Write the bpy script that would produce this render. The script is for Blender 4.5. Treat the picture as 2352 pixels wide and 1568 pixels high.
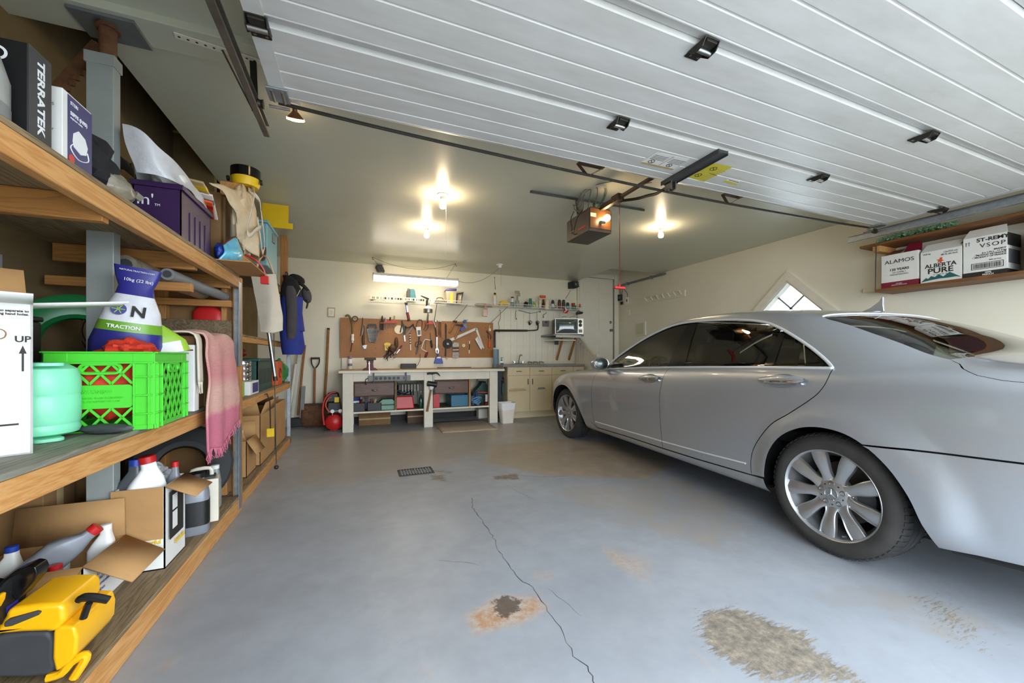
import bpy, bmesh, math, random
import numpy as np
from mathutils import Vector, Matrix, Euler, geometry
PI = math.pi
R = math.radians
random.seed(7)
rng = np.random.default_rng(7)
for o in list(bpy.data.objects):
    bpy.data.objects.remove(o)
scene = bpy.context.scene
COL = scene.collection
# ---------------------------------------------------------------- camera
FPX, HOR, CAMH, YAW = 883.0, 818.0, 1.10, R(21.7)
SA, CA = math.sin(YAW), math.cos(YAW)
cam = bpy.data.cameras.new('camera')
cam.sensor_width = 36.0
cam.lens = FPX / 2352 * 36
cam.shift_y = (HOR - 784) / 2352
cam.clip_start = 0.03
camo = bpy.data.objects.new('camera', cam)
COL.objects.link(camo)
camo.location = (0, 0, CAMH)
camo.rotation_euler = (R(90), 0, -YAW)
scene.camera = camo
# ---------------------------------------------------------------- sky, exposure
w = bpy.data.worlds.new('sky')
scene.world = w
w.use_nodes = True
bgn = w.node_tree.nodes['Background']
bgn.inputs['Color'].default_value = (0.80, 0.90, 1.0, 1)
bgn.inputs['Strength'].default_value = 5.8
scene.view_settings.view_transform = 'Standard'
scene.view_settings.look = 'None'
scene.view_settings.exposure = 0.9
scene.view_settings.gamma = 1.0
scene.view_settings.use_curve_mapping = False
scene.cycles.use_denoising = True
scene.cycles.max_bounces = 7
scene.cycles.diffuse_bounces = 4
scene.cycles.adaptive_threshold = 0.03
scene.cycles.caustics_reflective = False
scene.cycles.caustics_refractive = False
scene.cycles.sample_clamp_indirect = 6.0
pl = bpy.data.lights.new('doorway_portal', 'AREA')
pl.shape = 'RECTANGLE'
pl.size, pl.size_y = 5.0, 2.2
pl.cycles.is_portal = True
plo = bpy.data.objects.new('doorway_portal', pl)
COL.objects.link(plo)
plo.location = (2.1, -0.42, 1.1)
plo.rotation_euler = (R(90), 0, 0)

# ---------------------------------------------------------------- pixel rays (used to measure places in the room)
def ray(px, py):
    u, v = (px - 1176) / FPX, (py - HOR) / FPX
    return Vector((SA + u * CA, CA - u * SA, -v))
def PX(px, py, X):
    d = ray(px, py); return Vector((0, 0, CAMH)) + d * (X / d.x)
def PY(px, py, Y):
    d = ray(px, py); return Vector((0, 0, CAMH)) + d * (Y / d.y)
def PZ(px, py, Z):
    d = ray(px, py); return Vector((0, 0, CAMH)) + d * ((Z - CAMH) / d.z)

# ---------------------------------------------------------------- materials
MATS = {}
def nt(name):
    m = bpy.data.materials.new(name); m.use_nodes = True
    t = m.node_tree; b = t.nodes['Principled BSDF']
    MATS[name] = m
    return m, t, b
def N(t, typ, **kw):
    n = t.nodes.new(typ)
    for k, v in kw.items():
        if k in n.inputs.keys(): n.inputs[k].default_value = v
        else: setattr(n, k, v)
    return n
def srgb(c):
    if isinstance(c, str):
        c = [int(c[i:i + 2], 16) / 255 for i in (0, 2, 4)]
        c = [x / 12.92 if x <= .04045 else ((x + .055) / 1.055) ** 2.4 for x in c]
    return (c[0], c[1], c[2], 1)
def coords(t, sc=(1, 1, 1), rot=(0, 0, 0), src='Object'):
    tc = N(t, 'ShaderNodeTexCoord'); mp = N(t, 'ShaderNodeMapping')
    mp.inputs['Scale'].default_value = sc; mp.inputs['Rotation'].default_value = rot
    t.links.new(tc.outputs[src], mp.inputs['Vector'])
    return mp.outputs['Vector']
def ramp(t, fac, stops):
    r = N(t, 'ShaderNodeValToRGB'); e = r.color_ramp.elements
    while len(e) < len(stops): e.new(0.5)
    for i, (p, c) in enumerate(stops): e[i].position = p; e[i].color = srgb(c) if not isinstance(c, (int, float)) else (c, c, c, 1)
    t.links.new(fac, r.inputs['Fac'])
    return r.outputs['Color']
def mix(t, fac, a, b, mode='MIX'):
    n = N(t, 'ShaderNodeMix', data_type='RGBA', blend_type=mode)
    for s, v in ((0, fac), (6, a), (7, b)):
        if hasattr(v, 'links'): t.links.new(v, n.inputs[s])
        else: n.inputs[s].default_value = v if s == 0 else srgb(v)
    return n.outputs[2]
def math_(t, op, a, b=0.0, clamp=False):
    n = N(t, 'ShaderNodeMath', operation=op, use_clamp=clamp)
    for i, v in enumerate((a, b)):
        if hasattr(v, 'links'): t.links.new(v, n.inputs[i])
        else: n.inputs[i].default_value = v
    return n.outputs[0]
def noise(t, vec, s, d=4, r=.6, dist=0):
    n = N(t, 'ShaderNodeTexNoise'); n.inputs['Scale'].default_value = s; n.inputs['Detail'].default_value = d
    n.inputs['Roughness'].default_value = r; n.inputs['Distortion'].default_value = dist
    if vec is not None: t.links.new(vec, n.inputs['Vector'])
    return n.outputs['Fac']
def bump(t, b, h, st=.2, di=.01):
    n = N(t, 'ShaderNodeBump'); n.inputs['Strength'].default_value = st; n.inputs['Distance'].default_value = di
    t.links.new(h, n.inputs['Height']); t.links.new(n.outputs['Normal'], b.inputs['Normal'])
def mat(name, c, rough=.5, metal=0., var=.12, sc=8., bmp=0., bsc=60., spec=None, coat=0., emit=None, es=0., alpha=1., trans=0., sss=0., flat=False):
    """plain procedural material: base colour with noise variation and optional fine relief"""
    if name in MATS: return MATS[name]
    m, t, b = nt(name)
    b.inputs['Roughness'].default_value = rough; b.inputs['Metallic'].default_value = metal
    if spec is not None: b.inputs['Specular IOR Level'].default_value = spec
    if coat: b.inputs['Coat Weight'].default_value = coat; b.inputs['Coat Roughness'].default_value = .05
    if trans: b.inputs['Transmission Weight'].default_value = trans
    if alpha < 1: b.inputs['Alpha'].default_value = alpha
    c = srgb(c)
    if flat or var <= 0: b.inputs['Base Color'].default_value = c
    else:
        v = coords(t)
        n = noise(t, v, sc)
        lo = tuple(x * (1 - var) for x in c[:3]); hi = tuple(min(1, x * (1 + var)) for x in c[:3])
        t.links.new(ramp(t, n, [(.3, lo), (.7, hi)]), b.inputs['Base Color'])
        if bmp: bump(t, b, noise(t, v, bsc), bmp, .004)
    if emit: b.inputs['Emission Color'].default_value = srgb(emit); b.inputs['Emission Strength'].default_value = es
    return m
def wood(name, c1, c2, sc=1.0, rough=.6, axis='Y', knots=True, bmp=.25):
    """softwood / plywood grain running along an object axis"""
    m, t, b = nt(name)
    s = {'X': (.6, 9, 9), 'Y': (9, .6, 9), 'Z': (9, 9, .6)}[axis]
    v = coords(t, tuple(x * sc for x in s))
    n1 = noise(t, v, 1.5, 4, .6, .8)
    wv = math_(t, 'FRACT', math_(t, 'MULTIPLY', n1, 9.0))
    wv = math_(t, 'ABSOLUTE', math_(t, 'SUBTRACT', wv, .5))
    n2 = noise(t, v, 7, 5, .7)
    f = math_(t, 'ADD', math_(t, 'MULTIPLY', wv, 1.1), math_(t, 'MULTIPLY', n2, .55))
    c = ramp(t, f, [(.25, c2), (.75, c1)])
    big = noise(t, coords(t, (1.3, 1.3, 1.3)), 2.2, 3)
    c = mix(t, math_(t, 'MULTIPLY', big, .55), c, c2)
    t.links.new(c, b.inputs['Base Color']); b.inputs['Roughness'].default_value = rough
    bump(t, b, n2, bmp, .003)
    return m

# ---------------------------------------------------------------- mesh collector
class G:
    def __init__(s): s.v = []; s.f = []; s.M = Matrix.Identity(4)
    def at(s, loc=(0, 0, 0), rot=(0, 0, 0), sc=1.0):
        s.M = Matrix.Translation(loc) @ Euler(rot).to_matrix().to_4x4() @ Matrix.Scale(sc, 4); return s
    def add(s, vs, fs):
        b = len(s.v); s.v += [tuple(s.M @ Vector(p)) for p in vs]; s.f += [tuple(b + i for i in f) for f in fs]; return s
    def box(s, x0, x1, y0, y1, z0, z1, tx=0., ty=0.):
        """axis box; tx, ty shrink the top on each side"""
        return s.add([(x0, y0, z0), (x1, y0, z0), (x1, y1, z0), (x0, y1, z0), (x0 + tx, y0 + ty, z1), (x1 - tx, y0 + ty, z1), (x1 - tx, y1 - ty, z1), (x0 + tx, y1 - ty, z1)],
              [(3, 2, 1, 0), (4, 5, 6, 7), (0, 1, 5, 4), (1, 2, 6, 5), (2, 3, 7, 6), (3, 0, 4, 7)])
    def bar(s, a, b, w, h, up=(0, 0, 1)):
        """rectangular bar from a to b"""
        a, b = Vector(a), Vector(b); d = (b - a).normalized(); u = Vector(up)
        if abs(d.dot(u)) > .98: u = Vector((1, 0, 0)) if abs(d.x) < .9 else Vector((0, 1, 0))
        x = d.cross(u).normalized(); y = x.cross(d).normalized(); vs = []
        for p in (a, b):
            for i, j in ((-1, -1), (1, -1), (1, 1), (-1, 1)): vs.append(p + x * (i * w / 2) + y * (j * h / 2))
        return s.add(vs, [(0, 1, 2, 3), (7, 6, 5, 4), (0, 4, 5, 1), (1, 5, 6, 2), (2, 6, 7, 3), (3, 7, 4, 0)])
    def tube(s, pts, r, n=8, closed=False, caps=True, sub=0):
        pts = [Vector(p) for p in pts]
        if sub: pts = spline(pts, sub, closed)
        k = len(pts); rs = r if isinstance(r, (list, tuple)) else None
        if rs and len(rs) != k: rs = list(np.interp(np.linspace(0, 1, k), np.linspace(0, 1, len(rs)), rs))
        vs, fs = [], []; nrm = None
        for i, p in enumerate(pts):
            if closed: d = pts[(i + 1) % k] - pts[i - 1]
            else: d = pts[min(i + 1, k - 1)] - pts[max(i - 1, 0)]
            d = d.normalized() if d.length > 1e-9 else Vector((0, 0, 1))
            if nrm is None:
                nrm = d.orthogonal().normalized()
            else:
                nrm = nrm - d * nrm.dot(d); nrm = nrm.normalized() if nrm.length > 1e-6 else d.orthogonal().normalized()
            bi = d.cross(nrm); rr = rs[i] if rs else r
            for j in range(n):
                a = 2 * PI * (j + .5) / n; vs.append(p + (nrm * math.cos(a) + bi * math.sin(a)) * rr)
        for i in range(k if closed else k - 1):
            i2 = (i + 1) % k
            for j in range(n): fs.append((i * n + j, i * n + (j + 1) % n, i2 * n + (j + 1) % n, i2 * n + j))
        if caps and not closed: fs += [tuple(range(n))[::-1], tuple((k - 1) * n + j for j in range(n))]
        return s.add(vs, fs)
    def cyl(s, a, b, r, r2=None, n=16):
        return s.tube([a, b], [r, r if r2 is None else r2], n)
    def lathe(s, prof, n=24, cap0=True, cap1=True, a0=0., a1=2 * PI):
        """profile [(r, z)] about local z"""
        full = abs(a1 - a0 - 2 * PI) < 1e-6; m = n if full else n + 1; vs, fs = [], []
        for r, z in prof:
            for j in range(m):
                a = a0 + (a1 - a0) * j / n; vs.append((r * math.cos(a), r * math.sin(a), z))
        for i in range(len(prof) - 1):
            for j in range(n if full else n):
                j2 = (j + 1) % m; fs.append((i * m + j, i * m + j2, (i + 1) * m + j2, (i + 1) * m + j))
        if full and cap0: fs.append(tuple(range(m))[::-1])
        if full and cap1: fs.append(tuple((len(prof) - 1) * m + j for j in range(m)))
        return s.add(vs, fs)
    def prism(s, poly, d0, d1, plane='XZ'):
        """2d polygon extruded along the third axis from d0 to d1"""
        def P3(a, b, d): return {'XZ': (a, d, b), 'XY': (a, b, d), 'YZ': (d, a, b)}[plane]
        n = len(poly); vs = [P3(a, b, d0) for a, b in poly] + [P3(a, b, d1) for a, b in poly]
        fs = [tuple(range(n)), tuple(range(2 * n - 1, n - 1, -1))]
        fs += [((i + 1) % n, i, n + i, n + (i + 1) % n) for i in range(n)]
        return s.add(vs, fs)
    def grid(s, fn, nu, nv, cu=False, cv=False):
        vs = [fn(i / (nu if cu else nu - 1), j / (nv if cv else nv - 1)) for i in range(nu) for j in range(nv)]; fs = []
        for i in range(nu if cu else nu - 1):
            for j in range(nv if cv else nv - 1):
                i2, j2 = (i + 1) % nu, (j + 1) % nv; fs.append((i * nv + j, i2 * nv + j, i2 * nv + j2, i * nv + j2))
        return s.add(vs, fs)
    def mesh(s, name, m=None, smooth=35, fixn=True):
        me = bpy.data.meshes.new(name); me.from_pydata(s.v, [], s.f); me.validate(); 
        if fixn:
            bm = bmesh.new(); bm.from_mesh(me); bmesh.ops.recalc_face_normals(bm, faces=bm.faces); bm.to_mesh(me); bm.free()
        if smooth:
            me.polygons.foreach_set('use_smooth', [True] * len(me.polygons)); me.set_sharp_from_angle(angle=R(smooth))
        if m is not None: me.materials.append(MATS[m] if isinstance(m, str) else m)
        return me
    def build(s, name, m, parent=None, bev=0., smooth=35, seg=2, sub=0, solid=0., loc=None, rot=None, fixn=True):
        o = bpy.data.objects.new(name, s.mesh(name, m, smooth, fixn)); COL.objects.link(o)
        if parent is not None: o.parent = parent
        if loc is not None: o.location = loc
        if rot is not None: o.rotation_euler = rot
        if solid: md = o.modifiers.new('thick', 'SOLIDIFY'); md.thickness = solid; md.offset = 0
        if sub: md = o.modifiers.new('sub', 'SUBSURF'); md.levels = md.render_levels = sub
        if bev:
            md = o.modifiers.new('bevel', 'BEVEL'); md.width = bev; md.segments = seg; md.limit_method = 'ANGLE'; md.angle_limit = R(40)
            md.harden_normals = True
        return o
def spline(pts, sub, closed=False):
    pts = [Vector(p) for p in pts]; k = len(pts); out = []
    for i in range(k if closed else k - 1):
        g = lambda q: pts[q % k] if closed else pts[max(0, min(k - 1, q))]
        p0, p1, p2, p3 = g(i - 1), g(i), g(i + 1), g(i + 2)
        for j in range(sub):
            t = j / sub
            out.append(.5 * ((2 * p1) + (p2 - p0) * t + (2 * p0 - 5 * p1 + 4 * p2 - p3) * t * t + (3 * p1 - p0 - 3 * p2 + p3) * t ** 3))
    if not closed: out.append(pts[-1])
    return out
def rrect(x0, x1, y0, y1, r, n=4):
    out = []
    for cx, cy, a in ((x1 - r, y1 - r, 0), (x0 + r, y1 - r, 90), (x0 + r, y0 + r, 180), (x1 - r, y0 + r, 270)):
        for i in range(n + 1): b = R(a + 90 * i / n); out.append((cx + r * math.cos(b), cy + r * math.sin(b)))
    return out
# ---------------------------------------------------------------- things, parts, structure
def tag(o, label=None, cat=None, group=None, kind=None):
    if label: o['label'] = label
    if cat: o['category'] = cat
    if group: o['group'] = group
    if kind: o['kind'] = kind
    return o
def thing(name, label, cat, loc=(0, 0, 0), rz=0., group=None, rot=None, sc=None):
    o = bpy.data.objects.new(name, None); COL.objects.link(o)
    o.location = loc; o.rotation_euler = rot if rot is not None else (0, 0, rz); o.empty_display_size = .05
    if sc: o.scale = (sc, sc, sc)
    return tag(o, label, cat, group)
def struct(name, g, m, parent=None, label=None, **kw):
    o = g.build(name, m, parent, **kw)
    if parent is None: tag(o, label, None, None, 'structure')
    return o
def dup(root, loc=None, rz=None, label=None, group=None, rot=None, sc=None):
    def cp(o, par):
        c = o.copy(); COL.objects.link(c); c.parent = par
        for ch in list(o.children): cp(ch, c)
        return c
    r = cp(root, None)
    if loc is not None: r.location = loc
    if rot is not None: r.rotation_euler = rot
    elif rz is not None: r.rotation_euler = (0, 0, rz)
    if sc: r.scale = (sc, sc, sc) if not isinstance(sc, tuple) else sc
    return tag(r, label, None, group)
def copies(o, locs, rots=None):
    """further copies of one part under the same parent"""
    out = [o]
    for i, l in enumerate(locs):
        c = o.copy(); COL.objects.link(c); c.parent = o.parent; c.location = l
        if rots is not None: c.rotation_euler = rots[i]
        out.append(c)
    return out
def text(name, s, size, m, parent, loc, rot=(R(90), 0, 0), align='CENTER', ext=.0004, sx=1.0, bold=0., space=1.0, line=1.0, shear=0.):
    """lettering as thin raised print"""
    cu = bpy.data.curves.new(name, 'FONT'); cu.body = s; cu.size = size; cu.align_x = align; cu.align_y = 'CENTER'; cu.extrude = ext
    cu.offset = bold; cu.space_character = space; cu.space_line = line; cu.resolution_u = 3; cu.shear = shear
    tmp = bpy.data.objects.new(name, cu); COL.objects.link(tmp)
    dg = bpy.context.evaluated_depsgraph_get(); dg.update()
    me = bpy.data.meshes.new_from_object(tmp.evaluated_get(dg)); bpy.data.objects.remove(tmp)
    me.materials.clear(); me.materials.append(MATS[m] if isinstance(m, str) else m)
    o = bpy.data.objects.new(name, me); COL.objects.link(o); o.parent = parent; o.location = loc; o.rotation_euler = rot; o.scale = (sx, 1, 1)
    return o
# ---------------------------------------------------------------- shared materials
mat('white_paint', 'e6e0d0', .5, var=.05, sc=4, bmp=.15, bsc=30)
mat('black', '141414', .45, var=.2); mat('black_gloss', '0c0c0d', .15, var=0)
mat('black_cloth', '17171a', .9, var=.3, sc=15, bmp=.4, bsc=90)
mat('steel', '9a9a98', .35, 1., var=.15, sc=12); mat('chrome', 'd8d8da', .08, 1., var=0)
mat('dark_metal', '3a3732', .5, .7, var=.2, sc=15); mat('brown_metal', '4a3a2c', .45, .5, var=.2)
mat('galv', 'a9b0b5', .45, .85, var=.18, sc=25, bmp=.1, bsc=80)
mat('grey_metal', '83888a', .5, .5, var=.12); mat('rust', '6e4a30', .8, .2, var=.4, sc=20)
mat('white', 'eceae4', .55, var=.03); mat('white_gloss', 'f0efec', .25, var=.02)
mat('red', 'c01f1e', .4, var=.1); mat('dark_red', '6e1a16', .5, var=.15); mat('blue', '1f3f9c', .4, var=.1)
mat('orange', 'd8561c', .45, var=.1); mat('yellow', 'e8c01c', .45, var=.06); mat('green', '2e7a3c', .45, var=.1)
mat('teal', '2f6f78', .5, var=.12); mat('grey', '7d7f80', .55, var=.1); mat('dark_grey', '3c3d3f', .6, var=.15)
mat('cream', 'e2d6b4', .5, var=.06); mat('tan', 'b99f72', .6, var=.15); mat('brown', '5c3d26', .6, var=.2)
mat('ink', '26221f', .7, flat=True); mat('ink_white', 'e8e8e8', .7, flat=True); mat('ink_red', '7a1430', .6, flat=True)
mat('ink_teal', '1f5a5c', .6, flat=True); mat('ink_grey', '6a6a6c', .6, flat=True); mat('ink_blue', '23306e', .6, flat=True)
mat('cardboard', 'b58a58', .85, var=.1, sc=5, bmp=.25, bsc=40); mat('card_dark', '8a6740', .85, var=.15, sc=6, bmp=.25, bsc=40)
mat('card_white', 'e4e2dc', .7, var=.04, sc=6)
wood('fir', 'd3a064', 'b97f42', axis='Y', bmp=.12); wood('fir_x', 'c08848', 'a06c38', axis='X'); wood('fir_z', 'c08c50', 'a06c38', axis='Z')
wood('ply', 'a08a68', '6e5a40', axis='Y', rough=.7); wood('old_wood', '8f7a5c', '5c4a34', axis='Y', rough=.8)
wood('handle_wood', 'a8743c', '7c4e24', axis='Z', sc=2); wood('dark_wood', '74503c', '4c3224', axis='X', rough=.45)
# ================================================================ ROOM
XL, XR, YB, YF, ZC = -1.43, 5.2, 6.85, -0.42, 2.64
XE = -1.15            # where the finished ceiling ends beside the shelving bay
VX, VY = 4.13, 5.65   # raised ceiling over the entry steps in the far right corner
def wallmat(name, c, c2, rough=.55, sc=1.2, bst=.08):
    m, t, b = nt(name); v = coords(t)
    n = noise(t, v, sc, 5, .55); c_ = ramp(t, n, [(.3, c2), (.7, c)])
    t.links.new(c_, b.inputs['Base Color']); b.inputs['Roughness'].default_value = rough
    bump(t, b, noise(t, v, 90, 2), bst, .003); return m
wallmat('wall_cream', 'ece6d2', 'e4dcc4'); wallmat('wall_right_paint', 'ebe6d4', 'e3dcc6')
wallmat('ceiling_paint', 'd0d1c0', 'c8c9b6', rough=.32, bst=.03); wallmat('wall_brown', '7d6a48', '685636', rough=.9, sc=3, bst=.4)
wallmat('vest_paint', 'cfcdb2', 'c4c3a6')
mat('baseboard_dark', '2b2926', .7, var=.3)

# ---- floor with painted concrete, worn and stained
def floor_build():
    x0, x1, y0, y1, s = XL - .1, XR + .1, YF - .6, YB + .1, .025
    nx, ny = int((x1 - x0) / s), int((y1 - y0) / s)
    xs, ys = np.linspace(x0, x1, nx), np.linspace(y0, y1, ny); Xg, Yg = np.meshgrid(xs, ys, indexing='ij')
    def poly_sd(pts):  # soft signed distance to a floor polygon given in photo pixels (inside > 0)
        P = np.array([PZ(a, b, 0)[:2] for a, b in pts]); inside = np.zeros(Xg.shape, bool); dm = np.full(Xg.shape, 9.)
        for i in range(len(P)):
            a, b = P[i], P[(i + 1) % len(P)]; e = b - a
            tt = np.clip(((Xg - a[0]) * e[0] + (Yg - a[1]) * e[1]) / (e @ e), 0, 1)
            dm = np.minimum(dm, np.hypot(Xg - a[0] - tt * e[0], Yg - a[1] - tt * e[1]))
            c = ((a[1] > Yg) != (b[1] > Yg)) & (Xg < (b[0] - a[0]) * (Yg - a[1]) / (b[1] - a[1] + 1e-12) + a[0])
            inside ^= c
        return np.where(inside, dm, -dm)
    soft = lambda sd, w: np.clip(.5 + sd / w, 0, 1)
    tan = np.maximum.reduce([
        soft(poly_sd([(1105, 1062), (1135, 1020), (1290, 1006), (1420, 1015), (1560, 1062), (1490, 1103), (1250, 1092)]), .24),
        .62 * soft(poly_sd([(655, 1000), (1200, 965), (1330, 1000), (1130, 1060), (900, 1110), (560, 1160)]), .9),
        .55 * soft(poly_sd([(1180, 1120), (1560, 1080), (1760, 1150), (1800, 1330), (1500, 1260)]), .6),
        .5 * soft(poly_sd([(1950, 1300), (2352, 1420), (2352, 1568), (2000, 1450), (1800, 1340)]), .35)])
    bare = np.maximum.reduce([   # paint worn off: grey-brown concrete
        soft(poly_sd([(1602, 1402), (1690, 1392), (1860, 1455), (1880, 1490), (2000, 1568), (1760, 1568), (1630, 1500), (1600, 1460)]), .16),
        .62 * soft(poly_sd([(2040, 1350), (2180, 1350), (2290, 1440), (2330, 1540), (2160, 1480)]), .3),
        .8 * soft(poly_sd([(1130, 1092), (1190, 1086), (1200, 1103), (1130, 1102)]), .08),
        .7 * soft(poly_sd([(985, 1090), (1025, 1088), (1030, 1108), (985, 1104)]), .09),
        .6 * soft(poly_sd([(990, 1075), (1045, 1082), (1040, 1090), (990, 1084)]), .07)])
    rust = np.maximum.reduce([
        soft(poly_sd([(1072, 1415), (1145, 1370), (1230, 1372), (1256, 1395), (1200, 1428), (1095, 1453)]), .05),
        .55 * soft(poly_sd([(1385, 1256), (1420, 1268), (1470, 1320), (1492, 1336), (1440, 1310), (1410, 1295)]), .05),
        .42 * soft(poly_sd([(1395, 1262), (1490, 1285), (1480, 1330), (1430, 1300)]), .1),
        .5 * soft(poly_sd([(375, 1530), (395, 1508), (398, 1525), (380, 1538)]), .03),
        .33 * soft(poly_sd([(1225, 1315), (1265, 1310), (1270, 1328), (1230, 1330)]), .06),
        .35 * soft(poly_sd([(1588, 1490), (1592, 1488), (1655, 1545), (1650, 1547)]), .02),
        .35 * soft(poly_sd([(968, 1536), (985, 1533), (990, 1548), (984, 1544)]), .03)])
    char = .95 * soft(poly_sd([(1130, 1378), (1160, 1366), (1205, 1378), (1198, 1400), (1165, 1420), (1135, 1412)]), .06)
    vs = np.stack([Xg, Yg, np.zeros_like(Xg)], -1).reshape(-1, 3)
    I = np.arange(nx * ny).reshape(nx, ny)
    fs = np.stack([I[:-1, :-1], I[1:, :-1], I[1:, 1:], I[:-1, 1:]], -1).reshape(-1, 4)
    me = bpy.data.meshes.new('floor'); me.from_pydata(vs.tolist(), [], fs.tolist())
    for nm, a in (('tan', tan), ('bare', bare), ('rust', rust), ('char', char)):
        at = me.attributes.new(nm, 'FLOAT', 'POINT'); at.data.foreach_set('value', a.reshape(-1).astype(np.float32))
    m, t, b = nt('floor_paint'); v = coords(t); L = t.links
    A = {k: N(t, 'ShaderNodeAttribute', attribute_name=k).outputs['Fac'] for k in ('tan', 'bare', 'rust', 'char')}
    def brk(a, n, k):   # break a soft mask up with noise
        return math_(t, 'MULTIPLY', math_(t, 'SUBTRACT', math_(t, 'ADD', a, math_(t, 'MULTIPLY', math_(t, 'SUBTRACT', n, .5), k)), .5), 6., True)
    n_big, n_mid, n_fine = noise(t, v, 1.1, 5, .6), noise(t, v, 6, 8, .7), noise(t, v, 24, 9, .75)
    streak = noise(t, coords(t, (2.2, 14, 1), (0, 0, R(-62))), 5, 8, .75)
    base = ramp(t, n_big, [(.3, '8e9299'), (.7, 'a4a8ae')])
    base = mix(t, math_(t, 'MULTIPLY', math_(t, 'SUBTRACT', n_mid, .42, True), 1.6, True), base, '878a90')
    tanc = ramp(t, n_mid, [(.3, '86765e'), (.7, 'b09f86')])
    tm = math_(t, 'MULTIPLY', math_(t, 'SUBTRACT', math_(t, 'ADD', A['tan'], math_(t, 'MULTIPLY', math_(t, 'SUBTRACT', n_mid, .5), .75)), .38), 2.4, True)
    c = mix(t, math_(t, 'MULTIPLY', tm, .8), base, tanc)
    ba = brk(A['bare'], math_(t, 'ADD', math_(t, 'MULTIPLY', streak, .75), math_(t, 'MULTIPLY', n_fine, .25)), 2.3)
    barec = ramp(t, n_fine, [(.3, '4e4a44'), (.5, '7d7468'), (.7, 'a99a84')])
    c = mix(t, ba, c, barec)
    speck = math_(t, 'MULTIPLY', math_(t, 'SUBTRACT', noise(t, v, 42, 3, .6), .735), 22., True)
    c = mix(t, math_(t, 'MULTIPLY', speck, .6), c, '3c3a38')
    rm = math_(t, 'MULTIPLY', A['rust'], math_(t, 'MULTIPLY', math_(t, 'SUBTRACT', n_fine, .36), 4.5, True))
    c = mix(t, math_(t, 'MULTIPLY', A['rust'], .55), c, 'c9bfae')
    c = mix(t, math_(t, 'MULTIPLY', rm, .8), c, 'a8713a')
    c = mix(t, math_(t, 'MULTIPLY', brk(A['char'], n_fine, 2.2), .85), c, '4a423e')
    L.new(c, b.inputs['Base Color'])
    rr = math_(t, 'ADD', math_(t, 'MULTIPLY', n_mid, .35), .22)
    rr = math_(t, 'ADD', rr, math_(t, 'MULTIPLY', ba, .3), True); L.new(rr, b.inputs['Roughness'])
    h = math_(t, 'SUBTRACT', math_(t, 'MULTIPLY', n_mid, .4), math_(t, 'MULTIPLY', ba, .5)); bump(t, b, h, .18, .004)
    me.materials.append(m)
    o = bpy.data.objects.new('floor', me); COL.objects.link(o)
    return tag(o, 'worn blue-grey painted concrete floor with rust stains and a long crack', None, None, 'structure')
floor = floor_build()
# cracks: narrow jagged dark channels
mat('crack_dark', '2a2826', .9, var=.2)
def crack(px, wmm):
    P = [PZ(a, b, .0006) for a, b in px]; out = []
    for a, b in zip(P[:-1], P[1:]):
        k = max(2, int((b - a).length / .03)); nn = Vector((-(b - a).y, (b - a).x, 0)).normalized()
        for i in range(k): out.append(a.lerp(b, i / k) + nn * random.uniform(-.007, .007))
    out.append(P[-1]); vs, fs = [], []
    for i, p in enumerate(out):
        d = (out[min(i + 1, len(out) - 1)] - out[max(i - 1, 0)]).normalized(); nn = Vector((-d.y, d.x, 0))
        ww = wmm * .0005 * random.uniform(.35, 1.3) * (.3 if i in (0, len(out) - 1) else 1); vs += [p - nn * ww, p + nn * ww]
        if i: fs.append((2 * i - 2, 2 * i - 1, 2 * i + 1, 2 * i))
    g = G(); g.add(vs, fs); o = g.build('crack', 'crack_dark', floor, fixn=False)
crack([(1085, 1142), (1086, 1165), (1105, 1190), (1120, 1215), (1137, 1240), (1145, 1262), (1157, 1280), (1174, 1305), (1202, 1335), (1225, 1348), (1232, 1362), (1252, 1390), (1258, 1402), (1285, 1440), (1302, 1475), (1318, 1505), (1348, 1530), (1362, 1552), (1370, 1575)], 3.2)
crack([(1255, 1347), (1278, 1370), (1305, 1388), (1335, 1415)], 2.0)
crack([(1195, 1091), (1250, 1095), (1310, 1092)], 5.0)
crack([(1005, 1288), (1070, 1290), (1100, 1298)], 1.6)
crack([(1162, 1113), (1230, 1150)], 2.0)
# drain grate let into the floor
dg_ = thing('floor_drain', 'small rusty metal drain grate set in the floor', 'drain', PZ(955, 1083, 0))
g = G(); g.box(-.155, .155, -.1, .1, .0005, .002); g.build('drain_pit', 'crack_dark', dg_)
g = G()
for x0_, x1_, y0_, y1_ in ((-.16, .16, -.105, -.09), (-.16, .16, .09, .105), (-.16, -.145, -.09, .09), (.145, .16, -.09, .09)): g.box(x0_, x1_, y0_, y1_, .001, .006)
g.build('rim', 'dark_metal', dg_)
g = G(); g.box(-.005, .005, -.092, .092, .001, .0055); sl = g.build('slat', 'grey_metal', dg_, loc=(-.13, 0, 0))
copies(sl, [(-.13 + .026 * i, 0, 0) for i in range(1, 11)])
g = G(); g.box(-.148, .148, -.003, .003, .001, .0056); sl = g.build('cross_slat', 'grey_metal', dg_, loc=(0, -.045, 0)); copies(sl, [(0, 0, 0), (0, .045, 0)])

# ---- walls
g = G(); g.box(XL - .12, XR + .14, YB, YB + .12, 0, 3.5); wall_back = struct('wall_back', g, 'wall_cream')
g = G(); g.box(XL - .12, XL, YF, YB, 0, 3.5); wall_left = struct('wall_left', g, 'wall_brown')
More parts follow.
